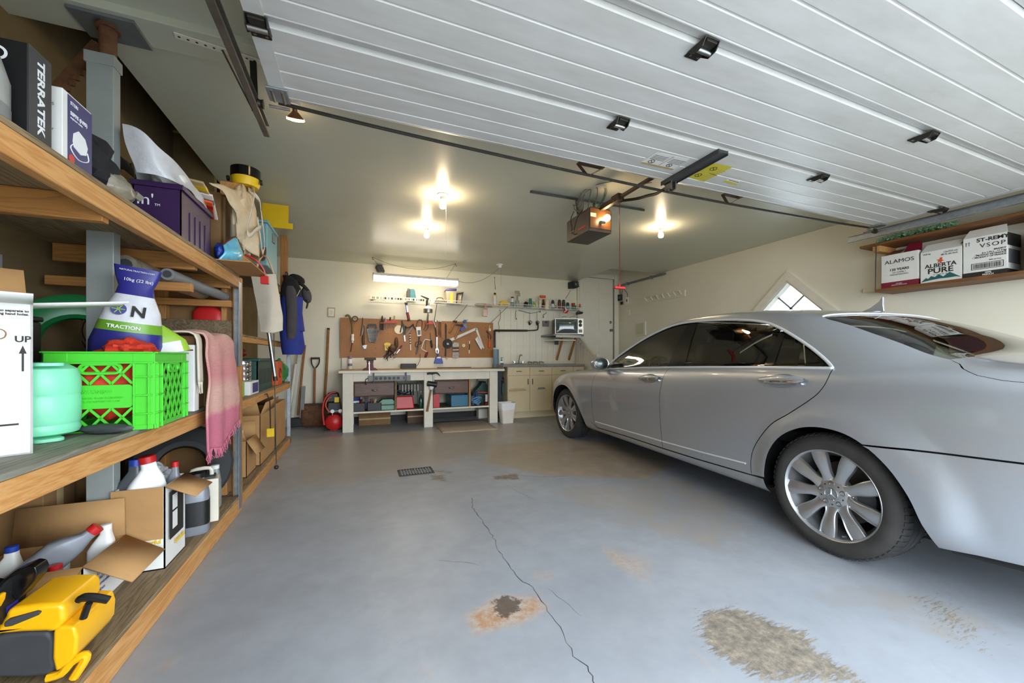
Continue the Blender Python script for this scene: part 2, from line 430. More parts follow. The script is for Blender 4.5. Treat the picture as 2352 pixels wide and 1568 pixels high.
# right wall with a diamond window opening
WY, WZ, WH = 3.33, 1.62, .50
g = G()
g.prism([(YF, 0), (WY, 0), (WY, WZ - WH), (WY - WH, WZ), (WY, WZ + WH), (WY, ZC + .1), (YF, ZC + .1)], XR, XR + .14, 'YZ')
g.prism([(YB, 0), (YB, 3.1), (VY, 3.1), (VY, ZC + .1), (WY, ZC + .1), (WY, WZ + WH), (WY + WH, WZ), (WY, WZ - WH), (WY, 0)], XR, XR + .14, 'YZ')
wall_right = struct('wall_right', g, 'wall_right_paint', smooth=0)
# front wall around the open doorway
DOX0, DOX1, DOZ = -.42, 4.68, 2.2
g = G(); g.box(XL - .12, DOX0, YF - .15, YF, 0, 3.5); g.box(DOX1, XR + .14, YF - .15, YF, 0, 3.5); g.box(DOX0, DOX1, YF - .15, YF, DOZ, 3.5)
struct('wall_front', g, 'wall_cream', smooth=0)
# ceiling, raised strip above the shelving bay
g = G(); g.box(XE, XR + .14, YF, VY, ZC, ZC + .1); g.box(XE, VX, VY, YB + .12, ZC, ZC + .1); struct('ceiling', g, 'ceiling_paint')
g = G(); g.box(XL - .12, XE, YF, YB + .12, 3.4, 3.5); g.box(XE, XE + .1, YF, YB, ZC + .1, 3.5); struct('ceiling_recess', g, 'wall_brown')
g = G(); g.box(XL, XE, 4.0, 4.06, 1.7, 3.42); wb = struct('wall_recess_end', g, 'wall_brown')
g = G(); g.box(XL, XE, 3.985, 3.998, 2.955, 2.97); g.build('seam_strip', 'tan', wb)
# steel post, top plate and dropped beam
g = G(); g.box(XL - .02, 2.2, 2.2, 2.39, 2.605, ZC + .01); struct('beam', g, 'ceiling_paint', bev=.004)
# window in the right wall
g = G()
for s_, d_ in ((1, 1), (1, -1), (-1, 1), (-1, -1)):
    H1, H0 = WH + .09, WH - .035; g.prism([(WY, WZ + s_ * H1), (WY + d_ * H1, WZ), (WY + d_ * H0, WZ), (WY, WZ + s_ * H0)], XR - .028, XR + .002, 'YZ')
    g.prism([(WY, WZ + s_ * H0), (WY + d_ * H0, WZ), (WY + d_ * (H0 - .03), WZ), (WY, WZ + s_ * (H0 - .03))], XR - .01, XR + .11, 'YZ')
win = struct('window_1', g, 'white_paint', smooth=0, label='diamond shaped window in the right wall with white trim')
m_, t_, b_ = nt('window_glass')
b_.inputs['Base Color'].default_value = (.95, 1, .98, 1); b_.inputs['Transmission Weight'].default_value = 1; b_.inputs['Roughness'].default_value = .02; b_.inputs['IOR'].default_value = 1.05
g = G(); g.prism([(WY, WZ - WH), (WY + WH, WZ), (WY, WZ + WH), (WY - WH, WZ)], XR + .085, XR + .09, 'YZ'); g.build('pane', m_, win)
g = G()
g.bar((XR + .075, WY - .28, WZ - .28 + .10), (XR + .075, WY + .20, WZ + .30), .022, .018); mu = g.build('muntin', 'grey', win)
g = G(); g.bar((XR + .075, WY + .34, WZ - .2), (XR + .075, WY - .2, WZ + .30), .022, .018); g.build('muntin', 'grey', win)
# raised ceiling over the entry, door, its frame and steps
g = G(); g.box(VX, XR + .14, VY, YB, 3.0, 3.1); g.box(VX - .02, VX, VY, YB, ZC + .1, 3.1); g.box(VX, XR, VY - .02, VY, ZC + .1, 3.1); struct('ceiling_entry', g, 'vest_paint', smooth=0)
mat('door_white', 'e3ddcb', .45, var=.03)
DZ0, DA, DB = .70, 4.20, 5.02
g = G(); g.box(DA, DB, YB - .045, YB - .008, DZ0 + .01, DZ0 + 2.03); door = struct('door_1', g, 'door_white', label='white panelled entry door beside the television')
for x0_, x1_, z0_, z1_ in ((.09, .36, .10, .72), (.46, .73, .10, .72), (.09, .36, .88, 1.62), (.46, .73, .88, 1.62), (.09, .36, 1.72, 1.92), (.46, .73, 1.72, 1.92)):
    g = G(); g.prism(rrect(DA + x0_, DA + x1_, DZ0 + z0_, DZ0 + z1_, .012), YB - .053, YB - .044, 'XZ'); g.build('panel', 'door_white', door, bev=.006)
g = G(); g.at((DB - .065, YB - .045, DZ0 + .95), (R(90), 0, 0)); g.lathe([(.03, 0), (.03, .008), (.012, .012), (.012, .045), (.027, .055), (.03, .07), (.022, .085), (.0, .088)], 16, True, False); g.build('door_knob', 'steel', door)
g = G(); g.at((DB - .065, YB - .045, DZ0 + 1.12), (R(90), 0, 0)); g.lathe([(.03, 0), (.028, .012), (.018, .02), (0, .02)], 16, True, False); g.build('deadbolt', 'steel', door)
g = G(); g.box(DB + .03, DB + .11, YB - .06, YB, DZ0 - .05, DZ0 + 2.12); g.box(DA - .05, DA - .005, YB - .05, YB, DZ0 - .05, DZ0 + 2.12); g.box(DA - .05, DB + .11, YB - .05, YB, DZ0 + 2.04, DZ0 + 2.12); struct('trim_1', g, 'door_white', bev=.004)
g = G(); g.box(DB, DB + .03, YB - .02, YB - .002, DZ0, DZ0 + 2.04); struct('trim_2', g, 'baseboard_dark')
stp = thing('entry_stair', 'wooden entry steps below the white door behind the car', 'steps', (4.6, 6.2, 0))
for y_, z_ in ((-.55, .235), (-.30, .47), (-.05, .70)):
    g = G(); g.box(-.46, .5, y_, .64, z_ - .04, z_); g.box(-.44, .48, y_ + .02, .64, z_ - .235, z_ - .04); g.build('step', 'old_wood', stp, bev=.004)
sp_ = thing('stair_rail', 'white boarded stair rail sloping down beside the sink counter', 'railing', (4.035, 6.3, 0))
for i in range(9):
    y_ = -.30 + .075 * i; g = G(); g.box(-.012, .012, y_ + .004, y_ + .071, .02, 1.12 + (y_ + .3) * .62 - .03); g.build('slat', 'white_paint', sp_, bev=.006)
g = G(); g.bar((-.01, -.34, 1.115), (-.01, .36, 1.115 + .70 * .62), .06, .045); g.build('handrail', 'white_paint', sp_, bev=.006); g = G(); g.box(-.035, .035, -.40, -.33, 0, 1.10); g.box(-.05, .05, -.415, -.315, 1.10, 1.135); g.build('newel_post', 'white_paint', sp_, bev=.004)
# dark base strip and tile panel on the back wall
g = G(); g.box(-.9, XR, YB - .014, YB, 0, .10); struct('baseboard_back', g, 'baseboard_dark')
tl = PY(1148, 712, YB - .01); tw, th = .132, .200
mat('tile_white', 'ece6d2', .25, var=.04)
g = G(); g.prism(rrect(-tw / 2 + .0025, tw / 2 - .0025, -th / 2 + .0025, th / 2 - .0025, .004, 2), -.006, .0, 'XZ'); me = g.mesh('tile', 'tile_white')
for r_ in range(5):
    for c_ in range(10):
        o = bpy.data.objects.new('tile', me); COL.objects.link(o); o.parent = wall_back; o.location = (tl.x + .09 + tw * (c_ + .5), YB - .0005, tl.z - th * (r_ + .5)); o.rotation_euler = (random.uniform(-.006, .006), 0, 0)
# driveway outside
mat('driveway', 'b8b6b0', .8, var=.1, sc=3)
g = G(); g.box(-30, 35, -40, YF - .59, -.1, -.004); struct('ground_outside', g, 'driveway')
# ================================================================ CAR (long silver saloon)
# car frame: x backwards from near the front axle, y to the left, z up
C_O, C_F = (3.4997, 4.4071), (.060704, .998156)
def _pchip(xk, yk, x):
    xk, yk = np.asarray(xk, float), np.asarray(yk, float); h = np.diff(xk); d = np.diff(yk) / h
    m = np.zeros_like(yk); m[0], m[-1] = d[0], d[-1]
    for i in range(1, len(yk) - 1):
        m[i] = 0 if d[i - 1] * d[i] <= 0 else 3 * (h[i - 1] + h[i]) / ((2 * h[i] + h[i - 1]) / d[i - 1] + (h[i] + 2 * h[i - 1]) / d[i])
    x = np.clip(x, xk[0], xk[-1]); i = np.clip(np.searchsorted(xk, x) - 1, 0, len(h) - 1); t = (x - xk[i]) / h[i]
    return ((1 + 2 * t) * (1 - t) ** 2) * yk[i] + t * (1 - t) ** 2 * h[i] * m[i] + t * t * (3 - 2 * t) * yk[i + 1] + t * t * (t - 1) * h[i] * m[i + 1]
SEC_W = ([-.92, -.86, -.75, -.55, -.30, 0, 1.6, 3.2, 3.6, 3.9, 4.12, 4.26, 4.32], [.62, .74, .85, .94, .985, 1, 1, 1, .985, .95, .90, .83, .74])
SEC_SH = ([-.92, -.8, -.55, -.3, 0, .4, .75, 1.0, 1.85, 2.7, 3.1, 3.6, 3.9, 4.15, 4.32], [.60, .68, .76, .815, .865, .905, .93, .942, .985, 1.008, 1.015, 1.02, 1.0, .975, .93])      # shoulder height
SEC_RZ = ([-0.92, -0.8, -0.4, 0, 0.4, 0.7, 0.84, 1.0, 1.25, 1.5, 1.8, 2.1, 2.5, 2.8, 3.0, 3.3, 3.55, 3.8, 4.0, 4.32], [0.64, 0.72, 0.84, 0.905, 0.95, 0.978, 1.035, 1.125, 1.25, 1.352, 1.42, 1.432, 1.412, 1.37, 1.322, 1.205, 1.095, 1.058, 1.05, 1.0])
SEC_RY = ([-0.92, -0.4, 0, 0.4, 0.7, 0.84, 1.0, 1.5, 1.8, 2.1, 2.5, 2.8, 3.0, 3.3, 3.55, 3.8, 4.32], [0.4, 0.6, 0.68, 0.73, 0.77, 0.8, 0.79, 0.72, 0.685, 0.665, 0.655, 0.65, 0.65, 0.675, 0.7, 0.71, 0.62])
SEC_CZ = ([-0.92, -0.8, -0.4, 0, 0.4, 0.55, 0.75, 1.0, 1.3, 1.6, 1.9, 2.2, 2.43, 2.72, 2.9, 3.05, 3.2, 3.35, 3.55, 3.75, 4.05, 4.25, 4.32], [0.66, 0.745, 0.875, 0.945, 0.995, 1.01, 1.075, 1.2, 1.335, 1.435, 1.474, 1.482, 1.47, 1.432, 1.4, 1.362, 1.305, 1.23, 1.12, 1.086, 1.075, 1.06, 1.02])
WH_F, WH_R, WH_Z = -.08, 3.14, .335
def car_keys(x):
    x = np.asarray(x, float); W = _pchip(*SEC_W, x); sh = _pchip(*SEC_SH, x); rz = _pchip(*SEC_RZ, x); ry = _pchip(*SEC_RY, x) ; cz = _pchip(*SEC_CZ, x)
    base = .21 + .05 * np.clip((x - 3.6) / .6, 0, 1) + .04 * np.clip((-.4 - x) / .5, 0, 1)
    K = [(.60 * W, base - .01), (.875 * W, base), (.915 * W, base + .055), (.930 * W, base + .15)]
    lo = base + .15
    K += [(.940 * W, lo + (sh - lo) * .38), (.938 * W, lo + (sh - lo) * .66), (.927 * W, lo + (sh - lo) * .87), (.902 * W, sh)]
    by, bz = .858 * W, sh + .022 + .015 * np.clip((.6 - x) / .5, 0, 1); ry = np.minimum(ry, by - .03)
    K += [(by, bz)]
    for f, bl in ((.30, .012), (.66, .014)): K += [(by + (ry - by) * f + bl, bz + (rz - bz) * f)]
    K += [(ry, rz), (ry - .055, rz + (cz - rz) * .42), (ry * .48, rz + (cz - rz) * .86), (0 * W, cz)]
    return K
NK = 15
def car_pt(x, v):
    x, v = np.broadcast_arrays(np.asarray(x, float), np.asarray(v, float)); K = car_keys(x)
    Y = np.stack([k[0] * np.ones_like(x) for k in K]); Z = np.stack([k[1] * np.ones_like(x) for k in K])
    Y = np.concatenate([Y[:1], Y, -Y[-2:-1]]); Z = np.concatenate([Z[:1], Z, Z[-2:-1]])
    v = np.clip(v, 0, NK - 1); i = np.clip(np.floor(v).astype(int), 0, NK - 2); t = v - i
    b = [(1 - t) ** 3 / 6, (3 * t ** 3 - 6 * t * t + 4) / 6, (-3 * t ** 3 + 3 * t * t + 3 * t + 1) / 6, t ** 3 / 6]
    sl = [np.clip(i + k, 0, NK + 1) for k in range(4)]; g = lambda A, k: np.take_along_axis(A.reshape(NK + 2, -1), sl[k].reshape(1, -1), 0).reshape(x.shape)
    y = sum(b[k] * g(Y, k) for k in range(4)); z = sum(b[k] * g(Z, k) for k in range(4))
    for xw in (WH_F, WH_R):   # flared arches
        d = np.hypot(x - xw, z - WH_Z); rf = .53 + .07 * np.clip((x - xw) / .45, -1, 1) * (1 if xw > 1 else -.3)
        s = np.clip((rf - d) / .15, 0, 1); s = s * s * (3 - 2 * s); y = y + .029 * s * np.clip((z - .2) / .15, 0, 1) * np.clip((13 - v) / 3, 0, 1)
    return y, z
_VS = np.linspace(.8, 13.9, 700)
def car_v(x, z):
    """section parameter where the body side at x reaches height z"""
    y, zz = car_pt(np.full(_VS.shape, float(x)), _VS); zz = np.maximum.accumulate(zz + np.arange(len(zz)) * 1e-7)
    return float(np.interp(z, zz, _VS))
def carpaint():
    m, t, b = nt('car_silver'); v = coords(t)
    t.links.new(ramp(t, noise(t, v, 900, 2), [(.3, 'a9adb3'), (.7, 'b6babf')]), b.inputs['Base Color'])
    b.inputs['Metallic'].default_value = .7; b.inputs['Roughness'].default_value = .34
    b.inputs['Coat Weight'].default_value = .8; b.inputs['Coat Roughness'].default_value = .03
    m, t, b = nt('car_glass'); t.nodes.remove(b); out = t.nodes['Material Output']
    tr = N(t, 'ShaderNodeBsdfTransparent'); tr.inputs[0].default_value = (.60, .65, .60, 1); gl = N(t, 'ShaderNodeBsdfGlossy'); gl.inputs['Roughness'].default_value = .01
    fr = N(t, 'ShaderNodeFresnel'); fr.inputs['IOR'].default_value = 1.55; mx = N(t, 'ShaderNodeMixShader')
    f2 = math_(t, 'MULTIPLY', fr.outputs[0], 1.6, True)
    t.links.new(f2, mx.inputs[0]); t.links.new(tr.outputs[0], mx.inputs[1]); t.links.new(gl.outputs[0], mx.inputs[2]); t.links.new(mx.outputs[0], out.inputs['Surface'])
carpaint()
mat('bright_trim', 'd6d6d8', .28, .35, var=0); mat('tyre', '2a2a2a', .75, var=.25, sc=12, bmp=.2, bsc=60); mat('tyre_side', '2f2c29', .8, var=.3, sc=9)
mat('alloy', 'b9babb', .28, .85, var=.08, sc=6); mat('car_under', '0d0d0d', .9, var=.1); mat('seat_leather', '3c3c3a', .5, var=.1); mat('brake', '55504a', .5, .6, var=.2)
car = thing('car', 'silver four-door saloon parked nose-in on the right', 'car', (C_O[0], C_O[1], 0), 0)
car.rotation_euler = (0, 0, math.atan2(-C_F[1], -C_F[0]))   # local x points backwards
# local y then points to the car's right side, so left is -y
def cpos(x, v, side=1, off=0.):
    x, v = np.asarray(x, float), np.asarray(v, float); y, z = car_pt(x, v); e = 1e-3
    y1, z1 = car_pt(x + e, v); y0, z0 = car_pt(x - e, v); dx = np.stack([np.full(x.shape, 2 * e), y1 - y0, z1 - z0], -1)
    va, vb = np.clip(v - .02, 0, 14), np.clip(v + .02, 0, 14)
    ya, za = car_pt(x, va); yb, zb = car_pt(x, vb); dv = np.stack([np.zeros(x.shape), yb - ya, zb - za], -1)
    n = np.cross(dv, dx); n /= np.linalg.norm(n, axis=-1, keepdims=True) + 1e-9; n = np.where(((n[..., 1] * y + n[..., 2] * (z - .7)) < 0)[..., None], -n, n)
    p = np.stack([x, y, z], -1) + n * off
    if side > 0: p = p * [1, -1, 1]; n = n * [1, -1, 1]
    return p, n
VS = .115
def to_v(pt): return (pt[1], pt[2]) if pt[0] == 'v' else (pt[0], car_v(pt[0], pt[1]))
def dense(poly, step=.03, closed=True):
    out = []
    k = len(poly)
    for i in range(k if closed else k - 1):
        a, b = poly[i], poly[(i + 1) % k]
        if a[0] != 'v' and b[0] != 'v':
            n = max(1, int(math.hypot(b[0] - a[0], b[1] - a[1]) / step)); out += [to_v((a[0] + (b[0] - a[0]) * j / n, a[1] + (b[1] - a[1]) * j / n)) for j in range(n)]
        else:
            a, b = to_v(a), to_v(b); n = max(1, int(math.hypot(b[0] - a[0], (b[1] - a[1]) * VS) / step)); out += [(a[0] + (b[0] - a[0]) * j / n, a[1] + (b[1] - a[1]) * j / n) for j in range(n)]
    if not closed: out.append(to_v(poly[-1]))
    return out
def curve2(pts, sub=6): return [(p.x, p.y) for p in spline([Vector((a, b, 0)) for a, b in pts], sub)]
def shrink(pts, d):
    """pull a closed (x, v) outline inwards by d metres"""
    P = np.array([(a, b * VS) for a, b in pts]); n = len(P); ar = .5 * np.sum(P[:, 0] * np.roll(P[:, 1], -1) - np.roll(P[:, 0], -1) * P[:, 1]); sg = 1 if ar > 0 else -1
    e = np.roll(P, -1, 0) - np.roll(P, 1, 0); nn = np.stack([-e[:, 1], e[:, 0]], -1) * sg; nn /= np.linalg.norm(nn, axis=1, keepdims=True) + 1e-9
    c = np.abs(P[:, 1] - 14 * VS) < 1e-4; nn[c] = 0
    P = P + nn * d; return [(a, b / VS) for a, b in P]
def panel(name, poly, m, side=1, off=0., step=.035, gap=.0022, parent=None, both=False, thick=0.):
    out = shrink(dense(poly), gap); P = np.array(out)
    xs = np.arange(P[:, 0].min(), P[:, 0].max(), step); vs_ = np.arange(P[:, 1].min(), P[:, 1].max(), step / VS)
    Q = P * [1, VS]; ins = []
    XX, VV = np.meshgrid(xs, vs_, indexing='ij'); XX = XX.ravel(); VV = VV.ravel(); inside = np.zeros(XX.shape, bool); dm = np.full(XX.shape, 9.)
    for i in range(len(P)):
        a, b = P[i], P[(i + 1) % len(P)]
        inside ^= ((a[1] > VV) != (b[1] > VV)) & (XX < (b[0] - a[0]) * (VV - a[1]) / (b[1] - a[1] + 1e-12) + a[0])
        dm = np.minimum(dm, np.hypot(XX - a[0], (VV - a[1]) * VS))
    k = inside & (dm > step * .45)
    allp = [Vector((a, b * VS)) for a, b in out] + [Vector((a, b * VS)) for a, b in zip(XX[k], VV[k])]
    n0 = len(out); r = geometry.delaunay_2d_cdt(allp, [(i, (i + 1) % n0) for i in range(n0)], [list(range(n0))], 1, 1e-5)
    V2 = np.array([(p.x, p.y / VS) for p in r[0]]); fs = [tuple(f) for f in r[2]]
    pos, nor = cpos(V2[:, 0], V2[:, 1], side, off)
    if both:
        p2 = pos * [1, -1, 1]; n2 = nor * [1, -1, 1]; o_ = len(pos); fs = fs + [tuple(i + o_ for i in f) for f in fs]; pos = np.concatenate([pos, p2]); nor = np.concatenate([nor, n2])
    fl = []
    for f in fs:
        a, b, c = pos[f[0]], pos[f[1]], pos[f[2]]
        fl.append(f if np.dot(np.cross(b - a, c - a), nor[f[0]]) > 0 else f[::-1])
    me = bpy.data.meshes.new(name); me.from_pydata(pos.tolist(), [], fl); me.polygons.foreach_set('use_smooth', [True] * len(me.polygons))
    me.normals_split_custom_set_from_vertices(nor.tolist()); me.materials.append(MATS[m]); 
    o = bpy.data.objects.new(name, me); COL.objects.link(o); o.parent = parent or car
    return o
def strip(name, poly, r, m, side=1, off=0., parent=None, flat=1.0):
    q = dense(poly, .03, False); P, n = cpos([a for a, b in q], [b for a, b in q], side, off)
    g = G(); g.tube([tuple(p) for p in P], r, 8); return g.build(name, m, parent or car)
seamA = curve2([(.738, .945), (.665, .86), (.636, .76), (.632, .66), (.637, .56), (.652, .44), (.671, .331), (.718, .285)], 5)
seamB = curve2([(1.868, .995), (1.838, .93), (1.822, .86), (1.808, .75), (1.812, .6), (1.820, .45), (1.824, .377), (1.828, .297)], 5)
seamC = curve2([(3.149, 1.026), (3.145, .98), (3.128, .93), (3.083, .87), (2.952, .76), (2.837, .674), (2.736, .537), (2.695, .434), (2.687, .316)], 5)
DLO = curve2([(.80, .962), (.93, 1.064), (1.15, 1.178), (1.39, 1.287), (1.68, 1.376), (1.92, 1.397), (2.28, 1.383), (2.552, 1.348), (2.722, 1.290), (2.934, 1.175), (3.069, 1.088), (3.142, 1.034)], 6)
BELT = [(.80, .957), (1.0, .962), (1.45, .985), (1.868, 1.001), (2.3, 1.014), (2.744, 1.024), (3.142, 1.030)]
RARCH = curve2([(2.800, .232), (2.802, .334), (2.832, .484), (2.902, .60), (3.004, .674), (3.116, .706), (3.236, .70), (3.335, .657), (3.431, .571), (3.503, .459), (3.547, .345), (3.585, .252)], 4)
FARCH = curve2([(-.50, .27), (-.49, .42), (-.44, .545), (-.34, .648), (-.20, .70), (-.06, .716), (.07, .69), (.19, .62), (.30, .51), (.38, .39), (.44, .29), (.47, .215)], 4)
WSE = [('v', .875, 11.25), ('v', 1.0, 11.25), ('v', 1.3, 11.25), ('v', 1.6, 11.25), ('v', 1.70, 11.4)]          # windscreen side edge
RWE = [('v', 2.93, 11.4), ('v', 2.99, 11.2), ('v', 3.2, 10.95), ('v', 3.4, 10.75), ('v', 3.55, 10.5)]           # rear glass side edge
WST = [('v', 1.70, 11.4), ('v', 1.67, 12.3), ('v', 1.63, 13.2), ('v', 1.62, 14)]
WSB = [('v', .60, 14), ('v', .63, 13.2), ('v', .73, 12.2), ('v', .80, 11.6), ('v', .875, 11.25)]
RWT = [('v', 2.99, 14), ('v', 2.98, 13.2), ('v', 2.95, 12.2), ('v', 2.93, 11.4)]
RWB = [('v', 3.55, 10.5), ('v', 3.57, 11.2), ('v', 3.58, 12.2), ('v', 3.58, 13.2), ('v', 3.58, 14)]
TRUNK = [(3.60, 1.066), (3.635, 1.045), (3.69, 1.020), (3.76, 1.003), (3.9, .990), (4.1, .965), (4.27, .93)]
for sd in (1, -1):
    ds = lambda i: seamB[::-1] if i else seamA[::-1]
    fd = panel('front_door', seamA + [(1.3, .297)] + seamB[::-1] + [(1.45, .985), (1.0, .962), (.80, .957)], 'car_silver', sd)
    rd = panel('rear_door', seamB + [(2.2, .302)] + seamC[::-1] + [(2.744, 1.024), (2.3, 1.014)], 'car_silver', sd)
    panel('sill', [(.47, .222), (2.795, .232), (2.79, .322), (2.687, .312), (2.2, .296), (1.828, .291), (1.3, .291), (.718, .279), (.60, .33), (.44, .30)], 'car_silver', sd)
    panel('fender', seamA[::-1] + [('v', .735, 8.6), ('v', .60, 9.4), ('v', .2, 9.2), ('v', -.2, 8.8), ('v', -.55, 8.4), (-.60, .70), (-.585, .55), (-.50, .52)] + FARCH[1:] + [(.60, .33), (.671, .331)][:1], 'car_silver', sd)
    panel('front_bumper', [(-.60, .70), (-.585, .55), (-.50, .52), (-.50, .27), ('v', -.52, .9), ('v', -.90, .9), ('v', -.90, 14), ('v', -.80, 14), ('v', -.72, 9.2), ('v', -.55, 8.4)], 'car_silver', sd)
    panel('quarter_panel', seamC[::-1] + DLO[::-1] + [('v', .78, 8.6), ('v', .80, 10.2)] + WSE + WST[1:] + RWT + RWE[1:] + TRUNK + [(4.27, .72), (3.826, .689), (3.5, .672), (3.335, .657)] + RARCH[::-1][16:41], 'car_silver', sd, step=.04)
    panel('rear_bumper', [(3.335, .656), (3.5, .671), (3.826, .688), (4.27, .719), ('v', 4.31, 6), ('v', 4.31, 1.0), (4.0, .31), (3.7, .272)] + RARCH[::-1][:16], 'car_silver', sd)
    # glass, black pillar covers, bright trim
    bp = [(1.872, 1.003), (1.925, 1.39)]
    fw = [p for p in DLO if p[0] < 1.875 and p[1] > 0]
    panel('front_window', [(.86, .966), (1.0, .969), (1.45, .992), (1.815, 1.007), (1.885, 1.385)] + [(x, z - .012) for x, z in DLO[::-1] if .93 < x < 1.84], 'car_glass', sd, -.006, gap=.006)
    panel('pillar_cover', [(1.815, 1.007), (1.868, 1.003), (2.02, 1.010), (1.985, 1.386), (1.885, 1.385)], 'black_gloss', sd, -.002, gap=.001)
    panel('rear_window', [(2.02, 1.012), (2.3, 1.021), (2.725, 1.031), (2.735, 1.262)] + [(x, z - .012) for x, z in DLO[::-1] if 2.0 < x < 2.70] + [(1.985, 1.384)], 'car_glass', sd, -.006, gap=.002)
    panel('quarter_window', [(2.79, 1.033), (3.11, 1.04)] + [(x, z - .012) for x, z in DLO[::-1] if 2.80 < x < 3.10] + [(2.775, 1.24)], 'car_glass', sd, -.006, gap=.004)
    panel('window_divider', [(2.725, 1.031), (2.79, 1.033), (2.775, 1.245), (2.735, 1.268)], 'black_gloss', sd, -.003, gap=.0005)
    strip('window_trim', DLO + [(3.142, 1.030)] + BELT[::-1], .0095, 'bright_trim', sd, .005)
    strip('side_strip', [(.705, .347), (1.3, .352), (1.815, .357)], .006, 'bright_trim', sd, .002)
    strip('side_strip', [(1.833, .357), (2.3, .368), (2.65, .382)], .006, 'bright_trim', sd, .002)
    # door handles: dished scoop, bar and chrome insert
    for dr, x0, z0 in ((fd, 1.655, .897), (rd, 2.89, .950)):
        v0 = car_v(x0, z0); P, n = cpos(np.array([x0]), np.array([v0]), sd); P, n = Vector(P[0]), Vector(n[0])
        up = Vector((0, 0, 1)); up = (up - n * up.dot(n)).normalized(); lx = Vector((1, 0, .05)).normalized()
        g = G(); g.grid(lambda a, b: P + n * (.003 - .016 * (1 - a * a)) + lx * (.105 * a * math.cos(2 * PI * b)) + up * (.042 * a * math.sin(2 * PI * b)), 6, 24, False, True)
        hn = g.build('handle_scoop', 'car_silver', dr, fixn=False)
        for f in hn.data.polygons: f.flip() if f.normal.dot(n) < 0 else None
        g = G(); g.grid(lambda a, b: P + n * (.012 + .016 * math.sin(PI * a) + .009 * math.cos(2 * PI * b)) + lx * (.14 * (2 * a - 1)) + up * (.004 + (.008 + .019 * math.sin(PI * a) ** .6) * math.sin(2 * PI * b)), 16, 12, False, True)
        g.build('door_handle', 'car_silver', dr)
        g = G(); g.tube([P + n * (.014 + .016 * math.sin(PI * a)) + lx * (.125 * (2 * a - 1)) - up * .010 for a in np.linspace(.1, .95, 9)], .010, 8); g.build('handle_insert', 'chrome', dr)
    # door mirror
    Q, n = cpos(np.array([.90]), np.array([car_v(.90, .965)]), sd); Q = Q[0]; s_ = -sd
    g = G(); g.grid(lambda a, b: (Q[0] - .045 + .11 * (a - .5) * -1.0, Q[1] + s_ * (.115 + .098 * math.cos(2 * PI * b) * math.sqrt(max(0., 1 - (abs(2 * a - .8) / 1.25) ** 2.6))), Q[2] + .055 + .07 * math.sin(2 * PI * b) * math.sqrt(max(0., 1 - (abs(2 * a - .8) / 1.25) ** 2.6))), 14, 24, False, True)
    mi = g.build('side_mirror', 'car_silver')
    mi.parent = car
    g = G(); g.at((Q[0] + .014, Q[1] + s_ * .115, Q[2] + .055), (0, R(90), 0)); g.lathe([(.0, .0), (.060, .0), (.066, -.004), (.066, -.02)], 24, False, False); o = g.build('mirror_glass', 'car_glass', mi); 
    for v_ in o.data.vertices: v_.co.y = Q[1] + s_ * .115 + (v_.co.y - Q[1] - s_ * .115) * 1.35
    g = G(); g.tube([(Q[0] + .0145, Q[1] + s_ * .115 + .089 * math.cos(a), Q[2] + .055 + .066 * math.sin(a)) for a in np.linspace(0, 2 * PI, 25)[:-1]], .005, 6, True); g.build('mirror_rim', 'chrome', mi)
    g = G(); g.bar((Q[0] - .02, Q[1] - s_ * .02, Q[2] + .015), (Q[0] - .02, Q[1] + s_ * .06, Q[2] + .02), .05, .03); g.build('mirror_arm', 'black', mi, bev=.006)
panel('hood', [('v', .735, 8.6), ('v', .60, 9.4), ('v', .2, 9.2), ('v', -.2, 8.8), ('v', -.55, 8.4), ('v', -.72, 9.2), ('v', -.80, 14), ('v', .59, 14), ('v', .62, 13.2), ('v', .70, 12.0), ('v', .79, 10.2), ('v', .78, 8.6)], 'car_silver', 1, both=True)
panel('windscreen', WSB + WSE[1:] + WST[1:], 'car_glass', 1, -.004, both=True)
panel('rear_screen', RWT + RWE[1:] + RWB[1:], 'car_glass', 1, -.003, both=True)
panel('boot_lid', RWB + [('v', 4.28, 14), (4.27, .93)] + TRUNK[::-1][1:], 'car_silver', 1, both=True)
strip('roof_trim', RWT[::-1], .006, 'bright_trim', 1, .002); strip('roof_trim', RWT[::-1], .006, 'bright_trim', -1, .002)
g = G()
fa = [(x, v) for x, v in [(4.31, 1.0), (4.31, 4), (4.31, 8), (4.30, 11), (4.29, 14)]]
L_ = [cpos(np.array([a]), np.array([b]), 1)[0][0] for a, b in fa]; Rr = [p * [1, -1, 1] for p in L_]
g.add(list(map(tuple, L_ + Rr)), [(i, i + 1, i + 6, i + 5) for i in range(4)]); g.build('tail_panel', 'car_silver', car, fixn=False)
fa = [(-.90, 1.0), (-.90, 4), (-.90, 8), (-.90, 11), (-.90, 14)]; L_ = [cpos(np.array([a]), np.array([b]), 1)[0][0] for a, b in fa]; Rr = [p * [1, -1, 1] for p in L_]
g = G(); g.add(list(map(tuple, L_ + Rr)), [(i, i + 1, i + 6, i + 5) for i in range(4)]); g.build('grille', 'black', car, fixn=False)
# added black shell that blocks light behind the panel gaps, with open wheel wells
xs_ = np.linspace(-.86, 4.26, 120)
def shell(a, b, sd):
    x = -.86 + 5.12 * a; vv = .3 + 7.3 * b; y, z = car_pt(x, vv); y = float(y) - .025; z = float(z)
    for xw in (WH_F, WH_R):
        d = math.hypot(x - xw, z - WH_Z)
        if d < .47: y = min(y, .55)
    return (x, -sd * y, z)
for sd in (1, -1):
    g = G(); g.grid(lambda a, b: shell(a, b, sd), 150, 24); g.build('light_block_shell', 'car_under', car, fixn=False, smooth=0)
g = G(); g.box(-.8, 4.2, -.6, .6, .17, .30); g.build('underbody', 'car_under', car)
